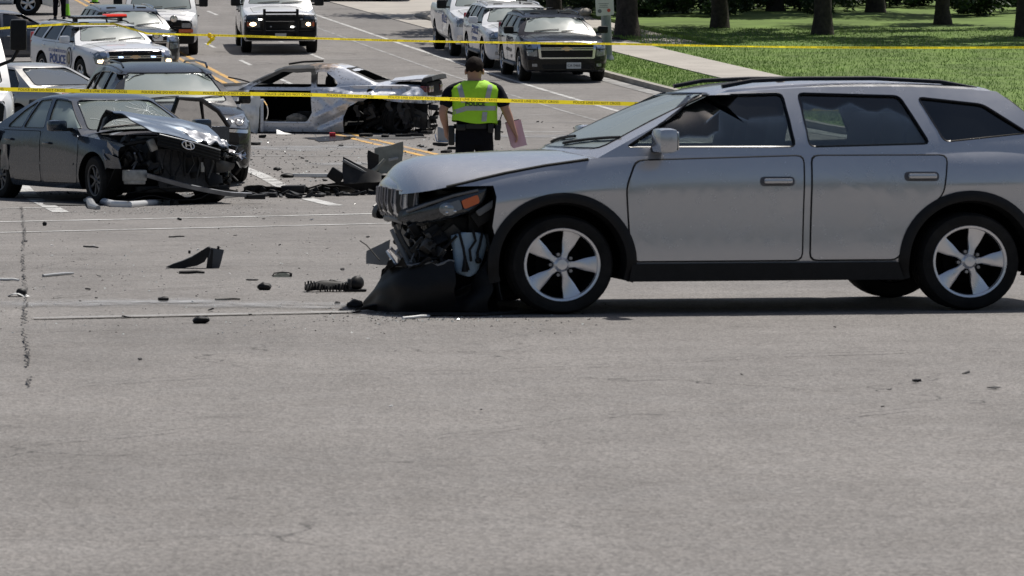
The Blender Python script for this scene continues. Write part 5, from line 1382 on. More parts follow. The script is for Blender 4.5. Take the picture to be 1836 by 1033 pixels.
for k in range(22):
    right = k % 2
    a = Vector((rs.uniform(1.6, 2.05), rs.uniform(-.72, -.3) if right else rs.uniform(.4, .82), rs.uniform(.55, .86))); b = a+Vector((rs.uniform(-.1, .2), rs.uniform(-.2, .2), rs.uniform(-.4, -.1)))
    m_ = (a+b)/2+Vector((rs.uniform(-.1, .1), rs.uniform(-.1, .1), rs.uniform(-.08, .08)))
    P_SON.add('wire', MB().tube([a, a.lerp(m_, .6), m_, b.lerp(m_, .6), b], rs.choice((.006, .009, .013)), 5).mesh(), rs.choice(['black', 'black', 'grimy', 'alloydull']))
for k in range(9):
    y0 = -.25+.09*k; P_SON.add('torn_hose', MB().tube([(2.07+rs.uniform(0, .03), y0, .74-.1*k*.1), (2.10, y0+rs.uniform(-.06, .06), .55), (2.09+rs.uniform(0, .04), y0+rs.uniform(-.1, .1), .36+rs.uniform(-.08, .1))], rs.choice((.006, .010, .016)), 6).mesh(), rs.choice(['black', 'black', 'grimy']))
P_SON.add('loose_tab', MB().bbox((2.10, .26, .50), (.02, .05, .13), .006).mesh(), 'crashbox')
P_SON.add('side_channel', MB().bbox((2.04, .50, .48), (.05, .05, .42), .01).mesh(), 'alloydull')
P_SON.add('top_bracket', MB().bbox((2.04, -.42, .80), (.05, .10, .16), .012, Matrix.Rotation(.4, 3, 'X')).mesh(), 'crashbox')
for k in range(9):
    y0 = rs.uniform(-.75, .75); x0 = rs.uniform(1.95, 2.12); z0 = rs.uniform(.25, .62); w0 = rs.uniform(.08, .24); h0 = rs.uniform(.08, .22)
    P_SON.add('torn_plastic', noisy(MB().grid(lambda a, b: Vector((x0+.05*math.sin(3*a), y0+w0*a, z0-h0*b*(1-.4*a))), 7, 7, .006).mesh(), .05, 6, k+3), rs.choice(['black', 'black', 'grimy', 'gloss']))
# left headlamp shards
for k in range(16):
    c = Vector((rs.uniform(1.92, 2.12), rs.uniform(.60, .86), rs.uniform(.58, .74)))
    P_SON.add('headlight_shard', MB().add([c, c+Vector((rs.uniform(-.08, .08), rs.uniform(-.08, .1), rs.uniform(-.07, .07))), c+Vector((rs.uniform(-.08, .08), rs.uniform(-.08, .1), rs.uniform(-.07, .07))), c+Vector((.02, .02, .03))],
              [(0, 1, 2), (0, 2, 3), (0, 3, 1), (1, 3, 2)]).mesh(smooth=False), rs.choice(['chrome', 'lamp', 'grimy']))
P_SON.add('crash_box', noisy(MB().bbox((2.03, -.66, .40), (.17, .27, .15), .02).bbox((2.03, -.66, .315), (.15, .24, .06), .015).mesh(), .01, 9, 1), 'crashbox')
DEF['crashbox'] = mat('crash_box_metal', (.34, .34, .33), .45, metal=.5, noise_amt=.25, noise_scale=15, dirt=.3)
BZ = pchip([(0, .375), (.33, .235), (.6, .15), (.8, .105), (1, .09)])
P_SON.add('bumper_beam', MB().grid(lambda a, b: Vector(((2.14+.16*math.sin(math.pi*a*.7), -.55+1.42*a, BZ(a)+.055*b)))+Vector((.02*b, 0, 0)), 22, 3, .03).mesh(), 'beam')
DEF['beam'] = mat('scuffed_beam', (.17, .18, .20), .4, metal=.5, noise_amt=.3, noise_scale=8, dirt=.25)
P_SON.add('bumper_beam_tip', noisy(MB().bbox((2.26, .92, .10), (.10, .26, .07), .02).mesh(), .02, 8, 2), 'black')
P_SON.add('splash_tray', noisy(MB().grid(lambda a, b: Vector((1.5+.62*a, -.78+1.55*b, .06+.10*a*b+.05*math.sin(9*b))), 12, 14, .01).mesh(), .03, 5, 3), 'black')
P_SON.add('under_tray', noisy(MB().grid(lambda a, b: Vector((1.80+.20*a, -.7+1.4*b, .05+.12*a+.06*math.sin(7*b))), 6, 14, .01).mesh(), .06, 5, 4), 'black')
# torn front of the right fender
P_SON.add('fender_flap', noisy(MB().grid(lambda a, b: Vector((1.70+.36*a, -.90+.03*a-.03*b, .50+.20*b*(1-.2*a)-.02*a)), 10, 8, .008).mesh(), .022, 5, 7), 'paint')
P_SON.add('fender_flap', noisy(MB().grid(lambda a, b: Vector((1.66+.36*a, -.86-.03*a, .70+.15*b*(1-.6*a)-.05*a)), 10, 8, .008).mesh(), .016, 6, 9), 'paint')
P_SON.add('exposed_metal', MB().tube([(1.70, -.925, .74), (1.72, -.93, .66), (1.80, -.93, .60)], .012, 5).mesh(), 'alloydull')
P_SON.add('wheel_liner', MB().grid(lambda a, b: Vector((1.60+.30*a, -.86+.5*b, .16+.36*a)), 6, 6, .01).mesh(), 'black')
# crushed rear quarter
P_SON.add('crushed_quarter', noisy(MB().grid(lambda a, b: Vector((-1.28-.75*a, -.93+.02*b, .62+.36*b)), 12, 10, .01).mesh(), .05, 4, 3), 'gloss')
P_SON.add('door_dent', noisy(MB().grid(lambda a, b: Vector((-1.0-.22*a, -.925, .42+.34*b)), 6, 8, .006).mesh(), .02, 7, 5), 'alloydull2')
DEF['alloydull2'] = SON_PAINT
# left rear door swung open
def ldoor(pts, t=.05): return MB().prism(pts, 'y', 0, t)
hinge = Matrix.Translation((-.10, .89, 0)) @ Matrix.Rotation(R(98), 4, 'Z') @ Matrix.Rotation(math.pi, 4, 'Z')
dm = MB().prism(roundpoly([(0, .30), (.02, .985), (1.02, 1.0), (1.02, .78), (.92, .52), (.84, .30)], .04), 'y', -.03, .05).mesh()
di = P_SON.add('rear_door', dm, 'paint', None, Matrix.Translation((-.10, .89, 0)) @ Matrix.Rotation(R(-82), 4, 'Z') @ Matrix.Diagonal((-1, 1, 1, 1)))
fr = MB().tube([(.03, .02, .98), (.14, .10, 1.40), (.52, .10, 1.38), (.82, .06, 1.22), (1.03, .02, 1.0)], .034, 7).tube([(.52, .10, 1.38), (.62, .02, 1.0)], .024, 6)
P_SON.add('window_frame', fr.mesh(), 'gloss', di)
P_SON.add('door_glass', MB().add([(.06, .03, .99), (.15, .09, 1.38), (.52, .09, 1.36), (.80, .06, 1.20), (.98, .03, 1.0)], [(0, 1, 2, 3, 4)]).mesh(), 'glass', di)
# cracked windscreen: a white web of fine cracks
ck = MB(); rs = random.Random(4)
for cx, cz in ((.30, 1.24), (-.30, 1.12), (.55, 1.10)):
    for k in range(13):
        a = 2*math.pi*k/13+rs.uniform(-.2, .2); pts = [(cx, cz)]; L = rs.uniform(.10, .34)
        for j in range(1, 5): pts.append((cx+L*j/4*math.cos(a)+rs.uniform(-.012, .012), cz+L*.75*j/4*math.sin(a)+rs.uniform(-.012, .012)))
        pts = [p for p in pts if abs(p[0]) < .68-.4*(p[1]-1) and 1.0 < p[1] < 1.365]
        if len(pts) > 1: ck.tube([proj(bc, p, 'x+', -.006) for p in pts], .0025, 4)
cko = P_SON.add('windscreen_cracks', ck.mesh(), 'crackwhite')
DEF['crackwhite'] = mat('crack_white', (.7, .75, .74), .4)
for j, (y0, y1) in enumerate(((0, 0),)):
    pass
SON_GLASS = glass_mat('crazed_windscreen', (0.62, 0.70, 0.66), rough=0.16, mixf=0.45, dark=(0.27, 0.33, 0.31))
# front wheels sit askew
for k, dz in ((0, 0), (1, 0)):
    nm, me, key, par, M = P_SON.parts[P_SON.wheel_idx[k]]
    P_SON.parts[P_SON.wheel_idx[k]] = (nm, me, key, par, M @ Matrix.Rotation(R(6 if k else -8), 4, 'Z'))
son, so = P_SON.place('wrecked_sedan', 'dark slate sedan with crushed front, buckled hood and cracked windscreen', 'sedan', (-2.6475, 53.87), (.5, -.866),
    dict(paint=SON_PAINT, door=SON_PAINT, roof=SON_PAINT, handle=SON_PAINT, mirror=SON_PAINT, wind=SON_GLASS, glass=glass_mat('veiled_side_glass', (0.88, 0.94, 0.91), .05, .55, (0.50, 0.60, 0.56)), alloy=mat('sooty_alloy', (.12, .12, .125), .45, metal=.6, dirt=.2)), skip=())  # side glass veil paints in brightness from behind it and from the sky
for o in so:
    if o is not None and o.name.startswith('windscreen_cracks'): o['kind'] = 'stuff'
so_front = [o for o in so if o is not None]
# ------------------------------------------------------------------ burnt silver coupe across the street
COUPE = dict(wbase=2.84, tyre_r=.34, tyre_w=.24, rim_r=.24, track=1.62, x0=-2.36, x1=2.40, arch_r=.39,
    zb=[(-2.36, .30), (-2.1, .14), (-1.5, .03), (2.0, .03), (2.4, .12)],
    zs=[(-2.36, .92), (-1.9, .97), (-1.2, .97), (-.3, .90), (.6, .865), (1.3, .85), (2.0, .78), (2.4, .66)],
    zt=[(-2.36, 1.0), (-2.2, 1.03), (-1.6, 1.04), (-.5, .95), (1.0, .95), (1.6, .93), (2.1, .86), (2.4, .70)],
    ws=[(-2.36, .74), (-2.1, .84), (-1.2, .88), (0, .87), (1.3, .87), (2.1, .78), (2.4, .58)],
    wm=[(-2.36, .80), (-2.15, .90), (-1.4, .96), (-.5, .94), (.3, .925), (1.4, .955), (2.1, .86), (2.4, .66)],
    wb=[(-2.36, .74), (-2.0, .86), (0, .88), (1.9, .86), (2.4, .62)], crown=2.8,
    side=[(0, 0.0), (.10, .62), (.30, .86), (.52, .97), (.72, 1.0), (.88, .75), (1, 0)],
    cabin=dict(z0=.86, zr=1.335, xf0=1.44, xf1=.58, xr0=-1.80, xr1=-.86, w0=.845, w1=.57, bowf=.2, bowr=.16, arch=.05, dome=.045, fp=1.05, rp=1.0, bulge=.02),
    windows=[[(.98, .925), (.42, 1.225), (-.13, 1.25), (-.17, .925)], [(-.27, .93), (-.24, 1.25), (-.42, 1.22), (-.60, 1.10), (-.68, 1.0), (-.64, .93)]],
    winkeys=['none', 'none'],
    wscreen=[(-.68, .93), (.68, .93), (.50, 1.235), (-.50, 1.235)], rscreen=[(-.62, 1.03), (.62, 1.03), (.46, 1.25), (-.46, 1.25)],
    tub=[(-1.25, .16), (1.15, .16), (1.15, 1.2), (-1.25, 1.2)], seat_x=-.25, seat_z=.25,
    cuts=[([(1.02, .20), (1.02, 1.05), (-.16, 1.05), (-.20, .42), (-.12, .26), (.0, .20)], .5, 1.4),
          ([(-.80, -.1), (-.80, .34), (-.90, .54), (-1.10, .66), (-1.45, .68), (-2.0, .64), (-2.6, .60), (-2.6, -.1)], .15, 1.4),
          ([(-2.05, -.1), (-2.05, .50), (-2.2, .58), (-2.6, .60), (-2.6, -.1)], -1.4, 1.4),
          ([(-1.75, .985), (-2.30, .985), (-2.30, 1.3), (-1.75, 1.3)], -.70, .70)],
    doors=[], mirror=(.70, 1.0, .01, .01), wheel=dict(spokes=5, width=(.3, .3)))
P_CPE, bl, bc = standard_car(COUPE)
def burnt_paint():
    m = bpy.data.materials.new('burnt_silver_paint'); m.use_nodes = True
    nt = m.node_tree; b = nt.nodes['Principled BSDF']; L = nt.links
    tc = nt.nodes.new('ShaderNodeTexCoord'); sp = nt.nodes.new('ShaderNodeSeparateXYZ'); L.new(tc.outputs['Object'], sp.inputs[0])
    n = nt.nodes.new('ShaderNodeTexNoise'); n.inputs['Scale'].default_value = 4.5; n.inputs['Detail'].default_value = 8; n.inputs['Roughness'].default_value = .65
    L.new(tc.outputs['Object'], n.inputs['Vector'])
    n2 = nt.nodes.new('ShaderNodeTexNoise'); n2.inputs['Scale'].default_value = 22; n2.inputs['Detail'].default_value = 6; L.new(tc.outputs['Object'], n2.inputs['Vector'])
    def MR(src, a, c, d, e):
        r = nt.nodes.new('ShaderNodeMapRange'); L.new(src, r.inputs['Value'])
        for k, v in zip(('From Min', 'From Max', 'To Min', 'To Max'), (a, c, d, e)): r.inputs[k].default_value = v
        return r.outputs[0]
    def M(op, a, c):
        x = nt.nodes.new('ShaderNodeMath'); x.operation = op
        for i, s_ in enumerate((a, c)):
            if isinstance(s_, (int, float)): x.inputs[i].default_value = s_
            else: L.new(s_, x.inputs[i])
        return x.outputs[0]
    # fire came out of the door window: char round it, fading towards the tail
    fx = MR(sp.outputs['X'], -.75, .05, 0.0, 1.0); fz = MR(sp.outputs['Z'], .86, 1.06, 0.0, 1.0)
    fire = M('ADD', M('MULTIPLY', fx, fz), MR(n.outputs['Fac'], .25, .75, -.45, .45))
    tail = M('MULTIPLY', MR(sp.outputs['X'], -1.1, -2.3, 0, .75), MR(sp.outputs['Z'], .95, .5, .2, 1.0))
    tail = M('ADD', tail, MR(n.outputs['Fac'], .3, .7, -.5, .3))
    front = M('ADD', MR(sp.outputs['X'], .98, 1.2, 0, 1), MR(n.outputs['Fac'], .3, .7, -.25, .25))
    tail = M('MAXIMUM', tail, M('MULTIPLY', front, .9))
    char = M('MAXIMUM', MR(fire, .35, .75, 0, 1), MR(tail, .25, .6, 0, .85))
    rust = M('MULTIPLY', MR(fire, .15, .4, 0, 1), MR(sp.outputs['Z'], 1.2, 1.36, 0, 1))
    scr = MR(n2.outputs['Fac'], .57, .68, 0, .6)
    base = (0.74, 0.76, 0.81, 1)
    def MIX(a, c, f):
        x = nt.nodes.new('ShaderNodeMix'); x.data_type = 'RGBA'
        for nm, s_ in (('A', a), ('B', c)):
            if isinstance(s_, tuple): x.inputs[nm].default_value = s_
            else: L.new(s_, x.inputs[nm])
        L.new(f, x.inputs['Factor']); return x.outputs['Result']
    c = MIX(base, (0.20, 0.185, 0.17, 1), scr); c = MIX(c, (0.38, 0.24, 0.13, 1), rust); c = MIX(c, (0.014, 0.013, 0.012, 1), char)
    L.new(c, b.inputs['Base Color'])
    L.new(MR(char, 0, 1, .30, .85), b.inputs['Roughness']); L.new(MR(char, 0, 1, .35, 0), b.inputs['Metallic'])
    b.inputs['Coat Weight'].default_value = .25
    bp = nt.nodes.new('ShaderNodeBump'); bp.inputs['Strength'].default_value = .25; bp.inputs['Distance'].default_value = .05
    L.new(n.outputs['Fac'], bp.inputs['Height']); L.new(bp.outputs[0], b.inputs['Normal'])
    return m
BURNT = burnt_paint()
CHAR = mat('charred', (.010, .0095, .009), .9, noise_amt=.5, noise_scale=12, bump=.5, bump_scale=30)
SOOT = mat('sooty_plastic', (.03, .03, .031), .55, noise_amt=.5, noise_scale=8)
ASH = mat('pale_ash', (.33, .29, .24), .95, noise_amt=.6, noise_scale=14, bump=.6, bump_scale=40)
# dents along the quarter panel
CREASES = [((-.20, .30), (-.85, .62), .055, .045), ((-.30, .14), (-.85, .40), -.06, .05), ((-.85, .74), (-2.0, .80), .075, .05), ((-1.0, .90), (-2.0, .90), -.06, .045),
           ((-1.25, .68), (-1.45, 1.0), .06, .035), ((-1.65, .64), (-2.1, .98), -.08, .05), ((-.55, .86), (-1.25, .74), .05, .04), ((-.30, .80), (-.60, .50), -.045, .05), ((-1.9, .66), (-2.2, .78), .08, .05)]
def crumple(x, z):
    d = .045*noise.noise(Vector((x*2.2, z*3.0, 3.0)))
    for (x0, z0), (x1, z1), amp, w in CREASES:
        L2 = (x1-x0)**2+(z1-z0)**2; t = min(1, max(0, ((x-x0)*(x1-x0)+(z-z0)*(z1-z0))/L2))
        q = math.hypot(x-x0-t*(x1-x0), z-z0-t*(z1-z0)); d += amp*max(0, 1-q/(w*1.9))
    return d
for nm in (0, 1):
    me = P_CPE.parts[nm][1]; bm = bmesh.new(); bm.from_mesh(me)
    for _ in range(2):
        ed_ = [e for e in bm.edges if min(v.co.x for v in e.verts) < -.15 and max(v.co.y for v in e.verts) > .55 and e.calc_length() > .045]
        bmesh.ops.subdivide_edges(bm, edges=ed_, cuts=1, use_grid_fill=True)
    bmesh.ops.triangulate(bm, faces=[f for f in bm.faces if len(f.verts) > 4])
    for v in bm.verts:
        x, y, z = v.co
        if y > .45 and x < -.15: v.co.y += crumple(x, z)*min(1, (-.15-x)/.25)*min(1, max(0, 1.12-z)/.15)
        if z > 1.2: v.co.z += .03*noise.noise(Vector((x*3, y*3, 7)))-.02*math.exp(-((x-.1)/.2)**2)
    bm.to_mesh(me); bm.free(); finish(me, True, 32)
# open boot lid, spoiler and tail
P_CPE.add('boot_lid', noisy(MB().grid(lambda a, b: Vector((-1.66-.62*a, -.74+1.46*b, 1.03+.07*a+.05*math.sin(math.pi*b)-.02*a*b)), 14, 14, .03).mesh(), .015, 3, 2), 'paint')
P_CPE.add('spoiler', MB().grid(lambda a, b: Vector((-2.24-.20*b, -.70+1.40*a, 1.105+.05*b+.02*math.sin(math.pi*a))), 16, 4, .085).mesh(), 'soot')
for y in (-.6, .6): P_CPE.add('spoiler_post', MB().bbox((-2.28, y, 1.06), (.10, .06, .12), .02).mesh(), 'soot')
P_CPE.add('tail_panel', noisy(MB().bbox((-2.30, .0, .88), (.14, 1.5, .30), .05).mesh(), .02, 4, 1), 'char')
for y in (.62, .40, -.5):
    P_CPE.add('tail_lamp', noisy(MB().bbox((-2.375, y, .90), (.05, .20, .13), .02).mesh(), .01, 9, 2), 'redburnt')
P_CPE.add('tail_lamp', MB().bbox((-2.30, .775, .90), (.14, .05, .12), .02).mesh(), 'redburnt')
DEF.update(soot=SOOT, char=CHAR, redburnt=mat('sooty_red_lens', (.16, .03, .035), .3, coat=.8, noise_amt=.7, noise_scale=18), ash=ASH, none=LINER)
# rear suspension torn out
for _w in (P_CPE.wheel_idx[2],):
    for _k in range(_w, _w+3): P_CPE.parts[_k] = ('gone',)+P_CPE.parts[_k][1:]
rs = random.Random(21)
wp = wheel_parts(.345, .27, .24, 5, width=(.3, .3))
wi = P_CPE.add('wheel', noisy(wp['tyre'].copy(), .01, 6, 1), 'rubber', None, Matrix.Translation((-1.80, .62, .33)) @ Matrix.Rotation(R(52), 4, 'Z') @ Matrix.Rotation(R(-12), 4, 'X'))
P_CPE.add('rim', wp['rim'], 'soot', wi); P_CPE.add('brake_disc', wp['dark'], 'soot', wi)
P_CPE.add('fender_liner', noisy(MB().grid(lambda a, b: Vector((-.86-.10*math.sin(math.pi*b)-.12*a, .25+.55*a, .05+.58*b)), 8, 12, .012).mesh(), .03, 5, 3), 'char')
P_CPE.add('rear_subframe', MB().bbox((-1.45, .1, .25), (.7, .9, .16), .04).tube([(-1.1, .6, .1), (-1.5, .7, .3), (-1.9, .5, .25)], .05, 8).mesh(), 'char')
P_CPE.add('spring', MB().tube([(-1.25+.055*math.cos(t), .55+.055*math.sin(t), .35+.02*t) for t in [k*.5 for k in range(30)]], .010, 5).mesh(), 'rusty')
DEF['rusty'] = mat('burnt_spring', (.16, .085, .04), .7, noise_amt=.4)
P_CPE.add('torn_bumper_skin', noisy(MB().grid(lambda a, b: Vector((-1.95-.40*a, .80-.15*a+.06*b, .12+.44*b*(1-.3*a))), 10, 10, .01).mesh(), .05, 4, 6), 'soot')
P_CPE.add('torn_bumper_skin', noisy(MB().grid(lambda a, b: Vector((-2.05-.30*a, .70-.12*a, .42+.20*b)), 8, 8, .01).mesh(), .05, 5, 9), 'char')
P_CPE.add('muffler', MB().tube([(-2.0, .45, .22), (-2.35, .5, .20)], .09, 12).mesh(), 'soot')
for k in range(46):
    c = (rs.uniform(-2.45, -1.0), rs.uniform(.25, .82), rs.uniform(.03, .62)); s3 = (rs.uniform(.03, .22), rs.uniform(.02, .12), rs.uniform(.03, .16))
    P_CPE.add('wreckage_piece', noisy(MB().bbox(c, s3, .012, Matrix.Rotation(rs.uniform(-1, 1), 3, 'Y') @ Matrix.Rotation(rs.uniform(-1, 1), 3, 'X')).mesh(), .015, 7, k), rs.choice(['char', 'char', 'soot', 'soot', 'grimy']))
for k in range(16):
    a = Vector((rs.uniform(-2.5, -1.9), rs.uniform(.3, .85), rs.uniform(.3, .6))); b = a+Vector((rs.uniform(-.15, .1), rs.uniform(-.1, .1), rs.uniform(-.45, -.2)))
    P_CPE.add('wire', MB().tube([a, (a+b)/2+Vector((rs.uniform(-.06, .06), .03, 0)), b], .008, 5).mesh(), 'char')
P_CPE.add('exhaust_pipe', MB().tube([(-2.3, .2, .55), (-2.75, .35, .42), (-2.95, .4, .35)], .035, 8).mesh(), 'grimy')
# burnt hole by the filler cap
P_CPE.add('filler_hole', noisy(patch(bl, [(-1.32+.07*math.cos(t), .86+.055*math.sin(t)) for t in [k*math.pi/8 for k in range(16)]], 'y+', .012, .02), .01, 12, 1), 'char')
for k in range(10):
    x0, z0 = rs.uniform(-2.3, -.85), rs.uniform(.50, .66)
    P_CPE.add('hanging_strip', noisy(MB().grid(lambda a, b: Vector((x0-.10*a+.03*math.sin(5*b), .90+.03*a, z0-rs.uniform(.1, .3)*0-(.12+.02*k)*b)), 4, 8, .006).mesh(), .025, 7, k), rs.choice(['char', 'soot', 'soot']))
# charred inside
P_CPE.add('burnt_seat', noisy(seat_mesh((-.25, .38, .22), .5, .55).mesh(), .03, 7, 3), 'char')
P_CPE.add('burnt_floor', noisy(MB().grid(lambda a, b: Vector((-1.1+2.1*a, -.7+1.5*b, .20)), 24, 16).mesh(), .05, 4, 2), 'char')
P_CPE.add('ash_heap', noisy(MB().sphere((.16, .62, .25), (.22, .12, .11), 20, 12).mesh(), .05, 8, 4), 'ash')
P_CPE.add('steering_wheel_ring', MB().lathe([(.17+.014*math.cos(a), .014*math.sin(a)) for a in [i*math.pi/3 for i in range(6)]], 'x', 20, closed=True).xf(Matrix.Translation((.55, .38, .82)) @ Matrix.Rotation(-.5, 4, 'Y')).mesh(), 'char')
P_CPE.add('sill_strip', MB().bbox((.40, .90, .215), (1.15, .06, .04), .012).mesh(), 'paint')
# rails of the missing sunroof and the wiper arm sticking up
P_CPE.add('roof_lip', noisy(MB().tube([(.52, -.30, 1.35), (.25, -.32, 1.40), (-.15, -.32, 1.412)], .022, 6).mesh(), .01, 9, 2), 'char')
P_CPE.add('wiper_arm', MB().tube([(1.05, .45, .98), (1.3, .5, 1.06), (1.52, .5, 1.10)], .016, 5).mesh(), 'char')
P_CPE.add('rear_window_frame', surf_tube(bc, roundpoly([(-.62, 1.03), (.62, 1.03), (.46, 1.29), (-.46, 1.29)], .06)+[(-.62, 1.09)], 'x-', .022, 0, .1), 'soot')
# front end: engine laid bare, door swung forward
P_CPE.add('burnt_engine', noisy(MB().bbox((1.65, 0, .80), (.8, 1.0, .30), .06).mesh(), .05, 4, 3), 'char')
def cdoor(a, b): return Vector((1.04-.10*a+.46*b*0+.02*math.sin(b*5), .94+.62*a, .12+.74*b))
hing = Matrix.Translation((1.02, .93, 0)) @ Matrix.Rotation(R(-28), 4, 'Z')
def dpan(a, b): return Vector((-.50+.98*a-.05*(1-b)*a, .03*math.sin(a*4+b*3)+.05*math.sin(math.pi*b), .05+.70*b-.04*a))
dm = noisy(noisy(MB().grid(dpan, 22, 18, .05).mesh(angle=35), .06, 3.2, 4), .05, 6.5, 2)
i = P_CPE.add('front_door', dm, 'doorwhite', None, Matrix.Translation((1.12, 1.06, 0)) @ Matrix.Rotation(R(24), 4, 'Z') @ Matrix.Diagonal((.62, 1, 1, 1)))
P_CPE.add('door_edge', MB().tube([(-.50, .06, .04), (-.52, .07, .4), (-.50, .05, .74)], .03, 6).mesh(), 'black', i)
P_CPE.add('door_edge_trim', noisy(MB().bbox((-.60, .07, .36), (.10, .05, .66), .02).mesh(), .02, 5, 2), 'paint', i)
DEF['doorwhite'] = mat('crumpled_door_lining', (.85, .84, .80), .55, noise_amt=.18, noise_scale=6, dirt=.25)
P_CPE.place('wrecked_coupe', 'burnt silver coupe with missing door glass and torn off rear corner, broadside across the street', 'coupe', (0.0, 79.2), (-.975, .22),
    dict(headliner=CHAR, paint=BURNT, door=BURNT, roof=BURNT, seat=CHAR, interior=CHAR, wind=LINER, glass=CHAR, gloss=SOOT, alloy=SOOT),
    skip=('window', 'windscreen', 'rear_window', 'window_seal', 'windscreen_seal', 'rear_window_seal', 'wiper', 'mirror', 'mirror_arm', 'steering_wheel', 'seat', 'rear_seat', 'gone'))
# ------------------------------------------------------------------ people
SKIN = mat('skin', (.42, .235, .165), .55, noise_amt=.1, noise_scale=9)
HAIR = mat('dark_brown_hair', (.013, .008, .006), .75, spec=.15, noise_amt=.4, noise_scale=40, bump=.25, bump_scale=120)
NAVY_CLOTH = mat('navy_uniform', (.007, .008, .014), .9, spec=.2, noise_amt=.3, noise_scale=14, bump=.35, bump_scale=14)
TROUSER = mat('black_trousers', (.005, .005, .008), .9, spec=.2, noise_amt=.3, noise_scale=8, bump=.5, bump_scale=9)
LIME = mat('lime_vest', (.40, .78, .03), .7, noise_amt=.10, noise_scale=7, bump=.6, bump_scale=9)
REFLECT = mat('reflective_tape', (.40, .42, .43), .35, metal=.3, noise_amt=.1, noise_scale=30)
LEATHER = mat('black_leather', (.010, .010, .010), .4, bump=.2, bump_scale=60)
PINK = mat('pink_paper', (.68, .44, .49), .8, noise_amt=.08, noise_scale=10)
def skinned(verts, edges, radii, root=0, levels=2):
    me = bpy.data.meshes.new('s'); me.from_pydata(verts, edges, [])
    o = bpy.data.objects.new('s', me); COL.objects.link(o)
    sk = o.modifiers.new('skin', 'SKIN'); sk.use_smooth_shade = True
    for i, r in enumerate(radii): me.skin_vertices[0].data[i].radius = r if isinstance(r, tuple) else (r, r)
    for i in range(len(verts)): me.skin_vertices[0].data[i].use_root = (i == root)
    sb = o.modifiers.new('sub', 'SUBSURF'); sb.levels = levels; sb.render_levels = levels
    dg = bpy.context.evaluated_depsgraph_get(); dg.update()
    out = bpy.data.meshes.new_from_object(o.evaluated_get(dg))
    bpy.data.objects.remove(o); bpy.data.meshes.remove(me)
    out.polygons.foreach_set('use_smooth', [True]*len(out.polygons))
    return out
class Chain:
    def __init__(s): s.v = []; s.e = []; s.r = []
    def add(s, p, r, parent=None):
        s.v.append(tuple(p)); s.r.append(r); i = len(s.v)-1
        if parent is not None: s.e.append((parent, i))
        return i
    def run(s, pts, parent):
        for p, r in pts: parent = s.add(p, r, parent)
        return parent
    def mesh(s, levels=2): return skinned(s.v, s.e, s.r, 0, levels)
def hand(c, w, d, out, side):
    """palm and five curled fingers growing from wrist vertex w, along direction d, thumb towards out"""
    d = Vector(d).normalized(); out = Vector(out).normalized(); nrm = d.cross(out).normalized()
    wp = Vector(c.v[w]); palm = c.add(wp+d*.05, (.034, .020), w); kn = c.add(wp+d*.085, (.038, .018), palm)
    for k, (off, ln) in enumerate(((.030, .030), (.010, .036), (-.010, .034), (-.029, .026))):
        b = wp+d*.095+out*off; a = c.add(b+d*.012, .010, kn)
        e = c.add(b+d*(.012+ln)+nrm*.012*side, .009, a); c.add(b+d*(.012+ln*1.45)+nrm*.034*side, .008, e)
    t = c.add(wp+d*.045+out*.042, .011, palm); t2 = c.add(wp+d*.078+out*.052+nrm*.015*side, .010, t); c.add(wp+d*.100+out*.045+nrm*.030*side, .008, t2)
